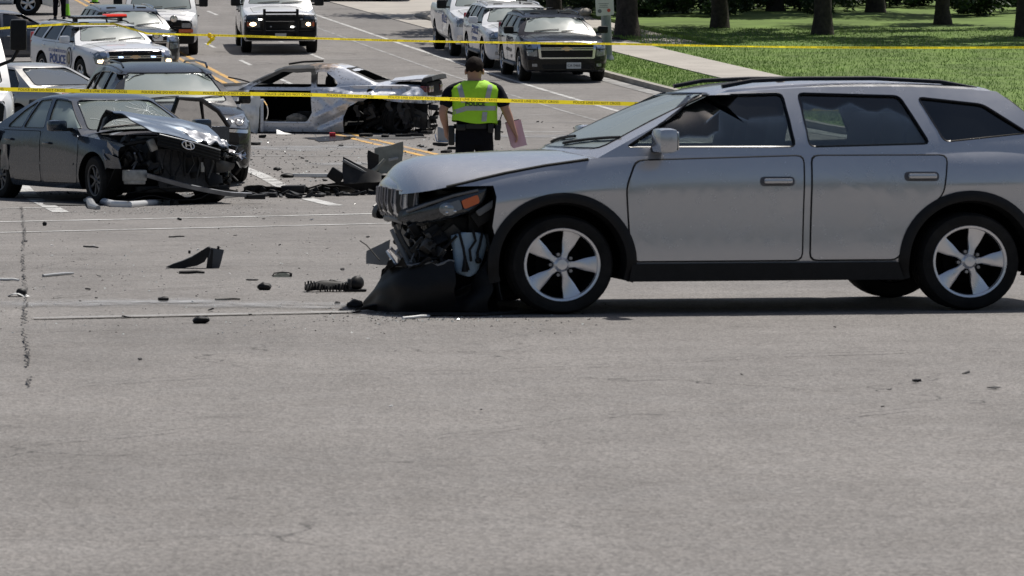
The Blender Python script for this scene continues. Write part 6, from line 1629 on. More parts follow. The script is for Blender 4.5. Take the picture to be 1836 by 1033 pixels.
def person(name, label, loc, k=1.0, arms=None, stride=0.0, vest=True):
    A = arms or dict(L=[(-.245, 0, 1.44), (-.285, -.02, 1.18), (-.265, .08, .97)], R=[(.245, 0, 1.44), (.335, -.03, 1.19), (.405, .04, .98)])
    root = empty(name, label, 'person', Matrix.Translation(loc) @ Matrix.Diagonal((k*1.08, k*1.06, k, 1)))
    c = Chain()
    p = c.add((0, 0, .96), (.165, .115)); sp = c.run([((0, -.005, 1.12), (.165, .12)), ((0, 0, 1.32), (.185, .125)), ((0, 0, 1.45), (.15, .10))], p)
    nk = c.run([((0, .005, 1.52), (.070, .072)), ((0, .012, 1.56), (.070, .074)), ((0, .02, 1.635), (.088, .108)), ((0, .012, 1.72), (.084, .102)), ((0, .010, 1.785), (.045, .058))], sp)
    sl = {}
    for s_ in ('L', 'R'):
        S, E, H = A[s_]; sg = -1 if s_ == 'L' else 1
        a = c.run([((sg*.13, 0, 1.45), .085), (S, .072), (Vector(S).lerp(Vector(E), .5), .058), (E, .048), (Vector(E).lerp(Vector(H), .35), .047), (Vector(E).lerp(Vector(H), .75), .034), (H, .028)], sp)
        hand(c, a, Vector(H)-Vector(E), (0, 1, .1), -sg)
        hip = c.run([((sg*.095, 0, .90), (.098, .105)), ((sg*.105, stride*sg*.5, .70), .085), ((sg*.115, stride*sg, .49), .062), ((sg*.12, stride*sg*1.05-.01, .30), .058), ((sg*.125, stride*sg*1.1-.015, .09), .040), ((sg*.13, stride*sg*1.1+.06, .045), (.042, .036)), ((sg*.135, stride*sg*1.1+.15, .035), (.040, .028))], p)
    body = link('body', c.mesh(), SKIN, root)
    # trousers and shoes
    t = Chain(); p = t.add((0, 0, 1.0), (.185, .135)); t.run([((0, 0, 1.10), (.185, .135))], p); q = t.run([((0, 0, .93), (.185, .14))], p)
    for sg in (-1, 1):
        t.run([((sg*.095, 0, .86), (.110, .122)), ((sg*.105, stride*sg*.5, .70), .104), ((sg*.115, stride*sg, .49), .084), ((sg*.12, stride*sg*1.05-.01, .30), .078), ((sg*.125, stride*sg*1.1-.015, .08), .072)], q)
    link('trousers', noisy(t.mesh(), .008, 7, 2), TROUSER, root)
    for sg in (-1, 1):
        m = MB().grid(lambda a, b, sg=sg: Vector((sg*.13+.052*math.cos(2*math.pi*a)*(1-.12*b)*(1 if math.sin(2*math.pi*a) < .3 else .9), stride*sg*1.1+.055+.135*math.sin(2*math.pi*a)*(1-.25*b), .005+.085*b)), 20, 5)
        link('shoe', m.mesh(), LEATHER, root)
    # shirt with short sleeves
    t = Chain(); p = t.add((0, 0, 1.02), (.18, .13)); q = t.run([((0, 0, 1.15), (.182, .135)), ((0, 0, 1.32), (.20, .14)), ((0, 0, 1.46), (.165, .115))], p)
    t.run([((0, .004, 1.52), (.075, .078)), ((0, .008, 1.548), (.070, .074))], q)
    for s_ in ('L', 'R'):
        S, E, H = A[s_]; sg = -1 if s_ == 'L' else 1
        t.run([((sg*.14, 0, 1.455), .098), (S, .088), (Vector(S).lerp(Vector(E), .5), .078), (Vector(S).lerp(Vector(E), .82), .074)], q)
    link('shirt', noisy(noisy(t.mesh(3), .010, 8, 5), .004, 25, 2), NAVY_CLOTH, root)
    # head: ears, hair, nose, brows, mouth
    for sg in (-1, 1): link('ear', MB().sphere((sg*.088, .005, 1.640), (.014, .024, .034), 10, 8).mesh(), SKIN, root)
    link('nose', MB().tube([(0, .122, 1.675), (0, .142, 1.643), (0, .128, 1.63)], [.008, .014, .012], 7).mesh(), SKIN, root)
    for sg in (-1, 1): e = link('eye', MB().sphere((sg*.034, .108, 1.675), .011, 8, 6).mesh(), INK, root)
    link('mouth', MB().tube([(-.024, .113, 1.597), (0, .121, 1.595), (.024, .113, 1.597)], .005, 5).mesh(), mat('lip', (.3, .12, .1), .5), root)
    def hair(a, b):
        t = 2*math.pi*a; ph = b*(R(110)+.10*math.sin(t*9))*(1.0 if math.sin(t) < -.35 else .74)
        return Vector((.098*math.sin(ph)*math.cos(t), .012+.116*math.sin(ph)*math.sin(t), 1.685+.125*math.cos(ph)))
    link('hair', noisy(MB().grid(hair, 28, 12).mesh(angle=80), .005, 30, 1), HAIR, root)
    if vest:
        RZ = [(1.085, .232, .172), (1.12, .230, .172), (1.2, .226, .170), (1.3, .236, .176), (1.38, .250, .178), (1.44, .256, .168), (1.485, .236, .148), (1.515, .190, .128), (1.535, .135, .112), (1.545, .092, .098)]
        vs = []; n = 44
        for z, rx, ry in RZ:
            for j in range(n):
                t = 2*math.pi*j/n; cx, cy = math.cos(t), math.sin(t)
                vs.append((rx*math.copysign(abs(cx)**.75, cx), ry*math.copysign(abs(cy)**.8, cy), z-(.018*math.cos(t)+.012*math.sin(3*t) if z < 1.1 else 0)))
        fs = [(i*n+j, i*n+(j+1) % n, (i+1)*n+(j+1) % n, (i+1)*n+j) for i in range(len(RZ)-1) for j in range(n)]
        vm = noisy(MB().add(vs, fs).mesh(angle=80), .013, 7, 3)
        vo = link('safety_vest', vm, LIME, root); bv = bvh_of(vm)
        for sg in (-1, 1):
            link('reflective_stripe', patch(bv, [(sg*.115-.026, 1.30), (sg*.115+.026, 1.30), (sg*.16+.026, 1.50), (sg*.16-.026, 1.50)], 'y-', .005, .004, .05), REFLECT, vo)
        link('reflective_stripe', patch(bv, [(.065, 1.095), (.115, 1.095), (.125, 1.20), (.075, 1.20)], 'y-', .005, .004, .05), REFLECT, vo)
        link('reflective_stripe', patch(bv, [(-.215, 1.17), (-.08, 1.215), (.215, 1.215), (.215, 1.265), (-.09, 1.265), (-.215, 1.22)], 'y-', .005, .004, .05), REFLECT, vo)
        me = text_mesh('POLICE', .062, .002)
        for v in me.vertices: v.co = proj(bv, (v.co.x*1.0, v.co.y+1.285), 'y-', .009)
        link('vest_lettering', me, INK, vo)
        for j in range(10):   # bound edge of the armholes
            pass
    belt = MB().grid(lambda a, b: Vector((.212*math.cos(2*math.pi*a), .158*math.sin(2*math.pi*a), 1.015+.05*b)), 32, 2, .008)
    bo = link('duty_belt', belt.mesh(), LEATHER, root)
    for x, y, sx, sy, sz, z in ((.235, -.02, .06, .10, .17, .97), (-.235, -.02, .06, .10, .22, .94), (.16, -.13, .06, .05, .10, 1.02), (-.14, -.135, .09, .04, .07, 1.03), (.255, .02, .04, .05, .10, 1.06)):
        link('belt_pouch', MB().bbox((x, y, z), (sx, sy, sz), .015).mesh(), LEATHER, bo)
    link('radio_aerial', MB().tube([(.25, .0, 1.08), (.285, -.02, 1.19)], .006, 5).mesh(), BLACK, bo)
    return root, A
off, A = person('person', 'person in a lime safety vest and dark uniform seen from behind, holding pink papers', (1.785, 46.0, gz(46.0)), 1.0,
    arms=dict(L=[(-.245, 0, 1.43), (-.325, -.04, 1.20), (-.285, .05, 1.0)], R=[(.245, 0, 1.43), (.325, -.03, 1.205), (.395, -.02, 1.02)]), stride=.06)
pw = Vector((1.785+.45, 46.0+.03, .90))
papers = empty('paper_pad', 'sheaf of pink papers held in the hand of the person in the lime vest', 'papers', Matrix.Translation(pw) @ Matrix.Rotation(R(-14), 4, 'Y') @ Matrix.Rotation(R(18), 4, 'Z'))
link('board', MB().bbox((0, .006, 0), (.17, .006, .27), .002).mesh(), BLACK, papers)
for k in range(5):
    link('sheet', noisy(MB().grid(lambda a, b, k=k: Vector((-.085+.165*a+.004*k, -.002-.0022*k-.010*math.sin(math.pi*a)*(1-b), -.14+.265*b-.006*k*(1-b))), 8, 8, .0006).mesh(), .004, 12, k), PINK, papers)
p2, _ = person('person', 'person in dark uniform at the top left edge, only legs and shoes in view', (-8.05, 133.0, gz(133.0)), 1.0, vest=False)
# lime cones up the street
LIMECONE = mat('lime_cone', (.28, .72, .03), .5, noise_amt=.1)
def cone(label, loc):
    o = empty('traffic_cone', label, 'cone', Matrix.Translation(loc), 'lime cones up the street')
    link('cone_body', MB().lathe([(.02, .95), (.035, .95), (.055, .7), (.085, .35), (.115, .05), (.125, .03)], 'z', 20).mesh(), LIMECONE, o)
    link('base', MB().bbox((0, 0, .02), (.34, .34, .04), .012).mesh(), BLACK, o)
    link('collar', MB().lathe([(.062, .66), (.066, .66), (.083, .42), (.079, .42)], 'z', 20).mesh(), REFLECT, o)
g = ground(119.5, 30); cone('lime green traffic cone beside the legs of the person at the top left', g)
g = ground(170, 5.5); cone('lime green traffic cone at the top edge above the police SUV', g)
# ------------------------------------------------------------------ verge, poles, trees
BARK = mat('bark', (.045, .036, .028), .9, noise_amt=.5, noise_scale=9, bump=.8, bump_scale=22)
LEAF = mat('leaf_green', (.050, .095, .022), .6, noise_amt=.5, noise_scale=1.3)
LEAF2 = mat('leaf_dark', (.030, .058, .018), .65, noise_amt=.5, noise_scale=1.3)
POLE = mat('galvanised_pole', (.22, .24, .25), .5, metal=.4, noise_amt=.15, noise_scale=3)
def vz(y): return gz(y)+.125
def verge_pt(u, v):
    Y = 60.0
    while vz(Y) < 1.5-(v-140)/7490*Y and Y < 300: Y += .1
    return Vector(((u-560)/7490*Y, Y, vz(Y)))
rs = random.Random(3)
def leaf_cloud(n, rx, ry, rz, size, seed, hollow=.55, clumps=26):
    r = random.Random(seed); vs = []; fs = []
    cl = []
    while len(cl) < clumps:
        p = Vector((r.uniform(-1, 1), r.uniform(-1, 1), r.uniform(-1, 1)))
        if hollow < p.length < 1: cl.append((p, r.uniform(.18, .42)))
    for i in range(n):
        c, s = r.choice(cl)
        d = Vector((r.gauss(0, 1), r.gauss(0, 1), r.gauss(0, 1))).normalized()*s*(r.random()**.5)
        p = c+d; p = Vector((p.x*rx, p.y*ry, p.z*rz))
        a = Vector((r.uniform(-1, 1), r.uniform(-1, 1), r.uniform(-.6, .6))).normalized()*size*r.uniform(.6, 1.3); b = a.cross(Vector((r.uniform(-1, 1), r.uniform(-1, 1), r.uniform(-1, 1)))).normalized()*size*.45
        k = len(vs); vs += [p-a, p-b*.9+a*.1, p+a, p+b*.9+a*.1]; fs.append((k, k+1, k+2, k+3))
    me = bpy.data.meshes.new('leaves'); me.from_pydata([tuple(v) for v in vs], [], fs); me.update(); return me
CROWNS = [leaf_cloud(5200, 3.2, 3.2, 2.4, .17, 50+k) for k in range(3)]
def trunk_mesh(seed, h=4.2, r0=.24):
    r = random.Random(seed); m = MB()
    pts = [Vector((0, 0, -.2)), Vector((0, 0, .05)), Vector((.02, 0, .5)), Vector((r.uniform(-.1, .1), r.uniform(-.1, .1), 1.6)), Vector((r.uniform(-.2, .2), r.uniform(-.2, .2), 3.0)), Vector((r.uniform(-.3, .3), r.uniform(-.3, .3), h))]
    m.tube(pts, [r0*1.6, r0*1.3, r0*1.02, r0*.9, r0*.75, r0*.45], 14)
    for k in range(6):
        a = r.uniform(0, 6.28); s = pts[4].lerp(pts[5], r.uniform(-.3, .9)); e = s+Vector((math.cos(a)*2.0, math.sin(a)*2.0, r.uniform(1.0, 2.6)))
        m.tube([s, s.lerp(e, .4)+Vector((0, 0, .3)), e], [r0*.42, r0*.28, r0*.08], 7)
    return noisy(m.mesh(angle=70), .03, 4, seed)
TRUNKS = [trunk_mesh(60+k) for k in range(3)]
def tree(label, x, y, k=1.0, var=0, rot=0.0):
    o = empty('tree', label, 'tree', Matrix.Translation((x, y, vz(y))) @ Matrix.Rotation(rot, 4, 'Z') @ Matrix.Diagonal((k, k, k, 1)), 'trees on the verge')
    link('trunk', TRUNKS[var], BARK, o); link('crown', CROWNS[var], LEAF, o, (0, 0, 5.2))
t = verge_pt(993, 46); tree('dark tree trunk just left of the signpost', t.x, t.y, 1.0, 0, .3)
t = verge_pt(1124, 64); tree('thick dark tree trunk just right of the signpost', t.x, t.y, 1.25, 1, 1.4)
t = verge_pt(893, 16); tree('dark tree trunk over the white police SUV at the right kerb', t.x, t.y, 1.0, 2, 2.2)
TL = ['first tree on the grass right of the thick trunk by the sign', 'tree on the grass above the front door of the silver SUV', 'tree on the grass above the rear door of the silver SUV', 'tree on the grass at the right edge, above the tail of the silver SUV',
      'tree set back in the undergrowth above the silver SUV mirror', 'tree set back in the undergrowth above the silver SUV door gap', 'slim trunk set back behind the sign board', 'trunk set back in the undergrowth right of the thick trunk by the sign']
for i, (u, v, k) in enumerate(((1290, 50, 1.0), (1475, 62, 1.1), (1690, 44, .95), (1840, 66, 1.15), (1390, 20, 1.0), (1570, 22, 1.1), (1045, 20, .9), (1190, 14, 1.0))):
    t = verge_pt(u, v)
    tree(TL[i], t.x, t.y, k, i % 3, i*.9)
SHRUBS = [leaf_cloud(1500, 1.0, .9, .75, .085, 90+k, .2, 14) for k in range(3)]
vs = []; fs = []
for k in range(54):
    u = 908+ (1850-908)*(k+.5)/54+rs.uniform(-12, 12); v = rs.uniform(2, 26) if u < 1075 else rs.uniform(2, 30)
    if 1008 < u < 1052 and v > 12: v = 6
    t = verge_pt(u, v); q = rs.uniform(.7, 1.25); M = Matrix.Translation(t+Vector((0, 0, .55*q))) @ Matrix.Rotation(rs.uniform(0, 6), 4, 'Z') @ Matrix.Diagonal((q, q, q, 1))
    b = len(vs); src = SHRUBS[k % 3]
    vs += [tuple(M @ v_.co) for v_ in src.vertices]; fs += [tuple(i+b for i in p_.vertices) for p_ in src.polygons]
me = bpy.data.meshes.new('undergrowth'); me.from_pydata(vs, [], fs); me.update()
tag(link('undergrowth', me, LEAF2), 'dark leafy undergrowth along the tree line at the top right', 'undergrowth', kind='stuff')
# signpost and lamp post
g = verge_pt(1088.5, 108)
sp = empty('sign_post', 'white notice sign on a thick grey pole beside the kerb', 'sign', Matrix.Translation(g))
link('pole', MB().tube([(0, 0, 0), (-.03, 0, 1.2), (-.09, 0, 3.5), (-.16, 0, 6.5)], [.135, .125, .11, .09], 18).mesh(), POLE, sp)
link('pole_base', MB().lathe([(.0, .12), (.15, .12), (.17, .06), (.19, 0)], 'z', 16).mesh(), POLE, sp)
sg = link('sign_board', MB().prism(roundpoly([(-.19, -.42), (.27, -.38), (.23, .42), (-.23, .38)], .05), 'y', -.02, 0).mesh(), mat('sign_white', (.62, .61, .58), .5, noise_amt=.08), sp, (-.10, -.16, 1.53))
r2 = random.Random(9)
for row in range(3):
    x = -.15
    while x < .17:
        w = r2.uniform(.015, .05); link('sign_glyph', MB().box((x+w/2, -.023, .02+.07*row), (w, .004, r2.uniform(.03, .05))).mesh(), INK, sg); x += w+.018
for z, w in ((-.10, .26), (-.145, .2), (-.19, .24)): link('sign_line', MB().box((.0, -.023, z), (w, .004, .012)).mesh(), GREY_PLASTIC, sg)
link('sign_logo', MB().lathe([(.0, -.026), (.05, -.026), (.05, -.02)], 'y', 16, (-.10, 0, -.29)).mesh(), GREY_PLASTIC, sg)
link('sign_logo', MB().lathe([(.0, -.026), (.045, -.026), (.045, -.02)], 'y', 16, (.13, 0, -.27)).mesh(), mat('sign_red', (.55, .09, .06), .5), sg)
g = verge_pt(954, 32)
lp = empty('lamp_post', 'plain grey lamp post rising behind the white police SUV at the kerb', 'lamp post', Matrix.Translation(g))
link('pole', MB().tube([(0, 0, 0), (0, 0, 7)], [.11, .07], 16).mesh(), POLE, lp); link('pole_base', MB().lathe([(.0, .3), (.13, .3), (.16, 0)], 'z', 16).mesh(), POLE, lp)
# pale stones and a wire fence in the undergrowth
for k in range(9):
    t = verge_pt(1012+k*5.2, 24+rs.uniform(-3, 3))
    o = tag(link('boulder', noisy(MB().sphere((0, 0, .06), (rs.uniform(.12, .26), .18, .13), 10, 8).mesh(), .05, 6, k), CONCRETE, None, t), 'pale rubble stone at the foot of the trees left of the sign', 'stone', 'pale stones below the trees')
fa, fb = verge_pt(1006, 8), verge_pt(1056, 8)
fe = empty('wire_fence', 'pale wire mesh fence between the tree trunks behind the sign', 'fence', Matrix.Translation(fa))
L = (fb-fa).length
for k in range(4): link('post', MB().tube([(L*k/3, 0, 0), (L*k/3, 0, 1.6)], .03, 8).mesh(), POLE, fe)
m = MB()
for k in range(26): m.tube([(L*k/26-.4, 0, .05), (L*k/26+.4, 0, 1.55)], .006, 3); m.tube([(L*k/26+.4, 0, .05), (L*k/26-.4, 0, 1.55)], .006, 3)
tag(link('wire_mesh', m.mesh(), POLE, fe), kind='stuff')
# grass
vs = []; fs = []; r = random.Random(2)
for k in range(70000):
    y = 70+ (124-70)*r.random()**.8
    n = KERB_N+.2+ (r.uniform(0, 1.85) if r.random() < .25 else 3.6+r.random()**1.3*14)
    p = road_pt(n, y); z = vz(y); a = r.uniform(0, 6.28); h = r.uniform(.03, .075); w = .009
    k3 = len(vs); vs += [(p.x-w*math.cos(a), p.y-w*math.sin(a), z-.005), (p.x+w*math.cos(a), p.y+w*math.sin(a), z-.005), (p.x+r.uniform(-.04, .04), p.y+r.uniform(-.04, .04), z+h)]; fs.append((k3, k3+1, k3+2))
me = bpy.data.meshes.new('grass'); me.from_pydata(vs, [], fs); me.update()
tag(link('grass', me, GRASS), 'short green grass on the verge at the right', 'grass', kind='stuff')
# broken kerb end by the side street
a, b = ground(748, 31), ground(783, 40)
tag(link('kerb_end', noisy(MB().tube([a+Vector((0, 0, .06)), a.lerp(b, .5)+Vector((0, 0, .08)), b+Vector((0, 0, .03))], [.10, .13, .05], 8).mesh(), .03, 5, 1), KERBSTONE), kind='structure')

# unseen tree row, added behind the camera so the car sides have something to mirror
vs = []; fs = []
for k in range(15):
    x = -44+6.3*k+rs.uniform(-1.5, 1.5); y = -26+rs.uniform(-5, 4); q = rs.uniform(1.0, 1.5)
    for src, dz in ((CROWNS[k % 3], 4.4), (TRUNKS[k % 3], 0)):
        M = Matrix.Translation((x, y, gz(y)+dz*q)) @ Matrix.Rotation(k*1.1, 4, 'Z') @ Matrix.Diagonal((q, q, q, 1)); b = len(vs)
        vs += [tuple(M @ v_.co) for v_ in src.vertices]; fs += [tuple(i+b for i in p_.vertices) for p_ in src.polygons]
me = bpy.data.meshes.new('reflection_trees'); me.from_pydata(vs, [], fs); me.update()
tag(link('reflection_trees', me, LEAF), 'unseen row of trees added behind the camera for reflections in the car sides', 'trees', kind='stuff')
# ------------------------------------------------------------------ police tape
TAPE = mat('yellow_tape', (.92, .74, .03), .35, noise_amt=.08, noise_scale=4)
_nt = TAPE.node_tree; _tl = _nt.nodes.new('ShaderNodeBsdfTranslucent'); _tl.inputs['Color'].default_value = (.95, .78, .04, 1)
_mx = _nt.nodes.new('ShaderNodeMixShader'); _mx.inputs[0].default_value = .45
_nt.links.new(_nt.nodes['Principled BSDF'].outputs[0], _mx.inputs[1]); _nt.links.new(_tl.outputs[0], _mx.inputs[2]); _nt.links.new(_mx.outputs[0], _nt.nodes['Material Output'].inputs['Surface'])
def tape(label, pts, w, tilt=0.0, text=True, tw=0.35):
    """pts: (x, y, z) fixing points; the ribbon sags and turns a little between them"""
    path = []
    for (a, b, sag) in pts:
        a = Vector(a); b = Vector(b); k = max(6, int((b-a).length/.35))
        for i in range(k): t = i/k; path.append(a.lerp(b, t)-Vector((0, 0, sag*4*t*(1-t))))
    path.append(Vector(pts[-1][1]))
    vs = []; n = len(path); tops = []
    for i, p in enumerate(path):
        ang = tilt+tw*noise.noise(Vector((i*.13, p.y, 3)))
        up = Vector((0, -math.sin(ang), math.cos(ang)))*w/2
        vs += [p+up, p, p-up]; tops.append(up)
    fs = [(3*i+j, 3*i+3+j, 3*i+4+j, 3*i+1+j) for i in range(n-1) for j in (0, 1)]
    o = tag(link('police_tape', MB().add(vs, fs).mesh(angle=80), TAPE), label, 'tape')
    if text:
        src = text_mesh('POLICE LINE DO NOT CROSS', w*.86, w*.012, 1.05); me0 = src
        ln = 0; cum = [0]
        for a, b in zip(path[:-1], path[1:]): ln += (b-a).length; cum.append(ln)
        wid = max(v.co.x for v in src.vertices)*2
        s0 = .3; k = 0
        while s0+wid < ln:
            M = src.copy()
            for v in M.vertices:
                s_ = s0+wid/2+v.co.x; i = 0
                lo, hi = 0, n-2
                while lo < hi:
                    mid = (lo+hi+1)//2
                    if cum[mid] <= s_: lo = mid
                    else: hi = mid-1
                i = lo; t = (s_-cum[i])/max(1e-6, cum[i+1]-cum[i])
                p = path[i].lerp(path[i+1], t); up = tops[i].lerp(tops[i+1], t)/(w/2)
                v.co = p+up*v.co.y+Vector((0, -.004, 0))
            M.update(); link('tape_lettering', M, INK, o); s0 += wid+.14; k += 1
    return o
def at2(u, v, Y): return at(u, v, Y)
tape('yellow police tape with black lettering strung low across the street in front of the wrecks', [((-9.0, 40.5, 1.36), at2(-40, 159, 40), .02), (at2(-40, 159, 40), at2(560, 170, 40), .004), (at2(560, 170, 40), at2(1120, 186, 40), .003), (at2(1120, 186, 40), (11.0, 41, 1.10), .02)], .038, .2, tw=.9)
t2 = tape('thin yellow police tape across the street before the parked police vehicles', [((-12, 90, 2.2), at2(12, 50, 89), .03), (at2(12, 50, 89), at2(112, 43.5, 88), .0), (at2(112, 43.5, 88), at2(205, 43, 89), .0), (at2(205, 43, 89), at2(264, 60, 90), .0), (at2(264, 60, 90), at2(376, 63, 90), .003), (at2(376, 63, 90), at2(480, 66, 90), .0), (at2(480, 66, 90), at2(790, 74.5, 90), .006), (at2(790, 74.5, 90), at2(1120, 79, 90), .004), (at2(1120, 79, 90), (17, 90, 2.18), .05)], .046, .3, tw=1.0)
k0 = at2(376, 64, 90)
for dx, dz, l in ((-.03, 0, .20), (.02, -.02, .15), (.05, .02, .11)):
    link('tape_end', noisy(MB().grid(lambda a, b: k0+Vector((dx+.05*b+.04*math.sin(a*5), -.01+.02*math.sin(a*6), dz-l*a)), 8, 2).mesh(), .015, 9, l*10), TAPE, t2)
link('tape_knot', noisy(MB().sphere(k0, (.05, .04, .06), 10, 8).mesh(), .02, 14, 2), TAPE, t2)
# ------------------------------------------------------------------ what lies on the road
SCUFF = mat('scuffed_plastic', (.013, .013, .014), .55, spec=.3, noise_amt=.4, noise_scale=9, dirt=.15)
OLIVE = mat('primer_grey', (.27, .275, .24), .6, noise_amt=.2, noise_scale=7, dirt=.3)
GREYSHELL = mat('silver_shell', (.33, .34, .35), .4, metal=.3, dirt=.2)
def on(u, v, dz=0.0): g = ground(u, v); g.z += dz; return g
def put(name, me, m, label, cat, loc, group=None, rot=0.0):
    o = link(name, me, m, None, loc); o.rotation_euler = (0, 0, rot); return tag(o, label, cat, group)
def sheet(P, Q, hfun, n=14, k=6, thick=.006, amt=.02, sc=5, seed=1):
    """a bent sheet standing or lying along P..Q (local metres)"""
    return noisy(MB().grid(hfun, n, k, thick).mesh(angle=45), amt, sc, seed)
# torn bumper between the wrecks and the silver SUV
g = on(640, 350); root = empty('bumper_cover', 'torn black bumper cover lying between the wrecked sedan and the silver SUV', 'bumper', Matrix.Translation(g))
link('skin', sheet(0, 0, lambda a, b: Vector((-.62+1.05*a, .10+.35*math.sin(math.pi*a)-.05*b, .02+(.06+.25*a*(1-.25*a))*b)), 22, 8, .01, .025, 4, 2), SCUFF, root)
link('skin_lip', sheet(0, 0, lambda a, b: Vector((-.18+.70*a, -.10+.25*a+.10*b, .10+.34*(1-a)*b+.16*a*.5+.06*(1-a))), 14, 6, .012, .02, 5, 5), SCUFF, root)
link('edge_strip', MB().tube([(-.18, -.02, .46), (.0, .05, .36), (.25, .15, .22), (.55, .25, .14)], .022, 6).mesh(), GREY_PLASTIC, root)
link('foam_block', noisy(MB().bbox((-.28, .0, .26), (.20, .12, .16), .02, Matrix.Rotation(.6, 3, 'Y')).mesh(), .01, 8, 1), BLACK, root)
g = on(690, 318); root = empty('fender_panel', 'upright torn grey-green fender panel behind the silver SUV hood', 'panel', Matrix.Translation(g))
link('panel_face', sheet(0, 0, lambda a, b: Vector((-.13+.36*a+.05*b*(a-.3), .06*math.sin(a*3), .05+.36*b+.10*a*b)), 12, 10, .008, .018, 5, 3), OLIVE, root)
link('side_flap', sheet(0, 0, lambda a, b: Vector((-.26+.16*a+.02*b, -.02-.05*a, .02+.36*b-.06*a)), 8, 8, .008, .02, 6, 4), SCUFF, root)
link('bent_arm', MB().tube([(-.28, -.05, .02), (-.12, -.06, .12), (.0, -.05, .26)], [.03, .035, .02], 7).mesh(), OLIVE, root)
link('stiffener', MB().bbox((.12, -.02, .26), (.14, .03, .04), .012, Matrix.Rotation(-.25, 3, 'Y')).mesh(), GREYSHELL, root)
# ragged strip across the lane
g = on(520, 350); root = empty('bumper_strip', 'long ragged black bumper strip on the road right of the wrecked sedan', 'strip', Matrix.Translation(g))
link('strip_body', noisy(MB().grid(lambda a, b: Vector((-.62+1.5*a, .05+.22*math.sin(2.6*a)-.10*b*(1-.3*math.sin(12*a)), .015+.09*b*abs(math.sin(5*a+1))+.02)), 30, 5, .012).mesh(), .03, 7, 2), SCUFF, root)
link('strip_body', noisy(MB().grid(lambda a, b: Vector((-.30+.60*a, .60-.55*a-.05*b, .015+.05*b)), 14, 4, .012).mesh(), .022, 8, 5), BLACK, root)
link('torn_bracket', noisy(MB().bbox((.05, .0, .08), (.30, .14, .12), .03).mesh(), .05, 6, 3), SCUFF, root)
for k in range(9): link('torn_tab', noisy(MB().bbox((-.5+.14*k, .05+.02*(k % 3), .07), (.06, .03, .08), .01, Matrix.Rotation(k*.7, 3, 'Y')).mesh(), .02, 9, k), BLACK, root)
rt = random.Random(31)
for k in range(44):
    t_ = rt.random(); q = on(438+250*t_, 348+5*math.sin(t_*4)+rt.uniform(-4, 4))-g
    link('torn_tab', noisy(MB().bbox(q+Vector((0, 0, .025)), (rt.uniform(.05, .22), rt.uniform(.04, .14), rt.uniform(.02, .07)), .01, Matrix.Rotation(rt.uniform(-.5, .5), 3, 'Y') @ Matrix.Rotation(rt.uniform(0, 3), 3, 'Z')).mesh(), .03, 8, k), rt.choice([SCUFF, BLACK, BLACK]), root)
g = on(462, 352); put('trim_strip', sheet(0, 0, lambda a, b: Vector((-.24+.5*a, .04*math.sin(3*a)+.04*b, .015+.02*b)), 12, 3, .01, .015, 7, 2), BLACK, 'flat black trim strip at the tip of the hanging bumper beam', 'strip', g)
g = on(560, 318); put('metal_strip', noisy(MB().bbox((0, 0, .03), (.56, .04, .05), .01).mesh(), .008, 5, 1), WHITE_PLASTIC, 'pale slotted metal strip behind the ragged bumper strip', 'strip', g, R(-4))
g = on(516, 318); put('rubber_flap', noisy(MB().sphere((0, 0, .03), (.11, .07, .035), 12, 8).mesh(), .02, 8, 3), BLACK, 'oval black rubber flap at the left end of the pale strip', 'flap', g)
g = on(497, 305); put('round_debris', noisy(MB().sphere((0, 0, .02), (.06, .05, .03), 10, 8).mesh(), .012, 9, 3), BLACK, 'small round black cap up the road from the ragged strip', 'cap', g)
# silver tube in front of the sedan
tp = [on(u, v, .03) for u, v in ((152, 363), (168, 360), (185, 366), (205, 371), (232, 372), (262, 369), (290, 366), (312, 367))]
root = tag(link('bent_tube', MB().tube(tp, [.02, .055, .05, .048, .045, .04, .036, .03], 12).mesh(), mat('pale_tube', (.66, .67, .68), .35, metal=.2, dirt=.1)), 'bent silver tube on the road below the wrecked sedan front wheel', 'tube')
link('tube_elbow', MB().tube([on(160, 366, .05), on(166, 374, .02), on(176, 376, .02)], [.05, .055, .03], 10).mesh(), GREYSHELL, root)
link('tube_tip', MB().tube([on(309, 367, .03), on(316, 368, .02)], .036, 8).mesh(), BLACK, root)
# wedge shaped piece in the foreground
g = on(360, 481); root = empty('plastic_wedge', 'dark curved wedge of car trim standing alone on the road in the foreground', 'debris', Matrix.Translation(g))
link('tail', noisy(MB().prism([(-.275, .012), (-.22, .035), (-.15, .058), (-.07, .092), (.0, .135), (.055, .168), (.075, .165), (.065, .105), (.03, .055), (-.03, .022), (-.12, .004), (-.21, .0)], 'y', -.05, .07).mesh(), .006, 9, 2), SCUFF, root)
link('foot', sheet(0, 0, lambda a, b: Vector((.045+.105*a+.035*b, -.03+.02*a, .002+.165*b-.02*a*b)), 6, 8, .012, .005, 8, 3), mat('slate_plastic', (.055, .062, .072), .45), root)
link('foot_side', MB().prism([(.045, .0), (.09, .0), (.10, .15), (.06, .155)], 'y', -.03, .06).mesh(), SCUFF, root)
for x in (-.09, .14): link('clip', MB().bbox((x, -.01, .13 if x < 0 else .165), (.02, .02, .025), .005).mesh(), BLACK, root)
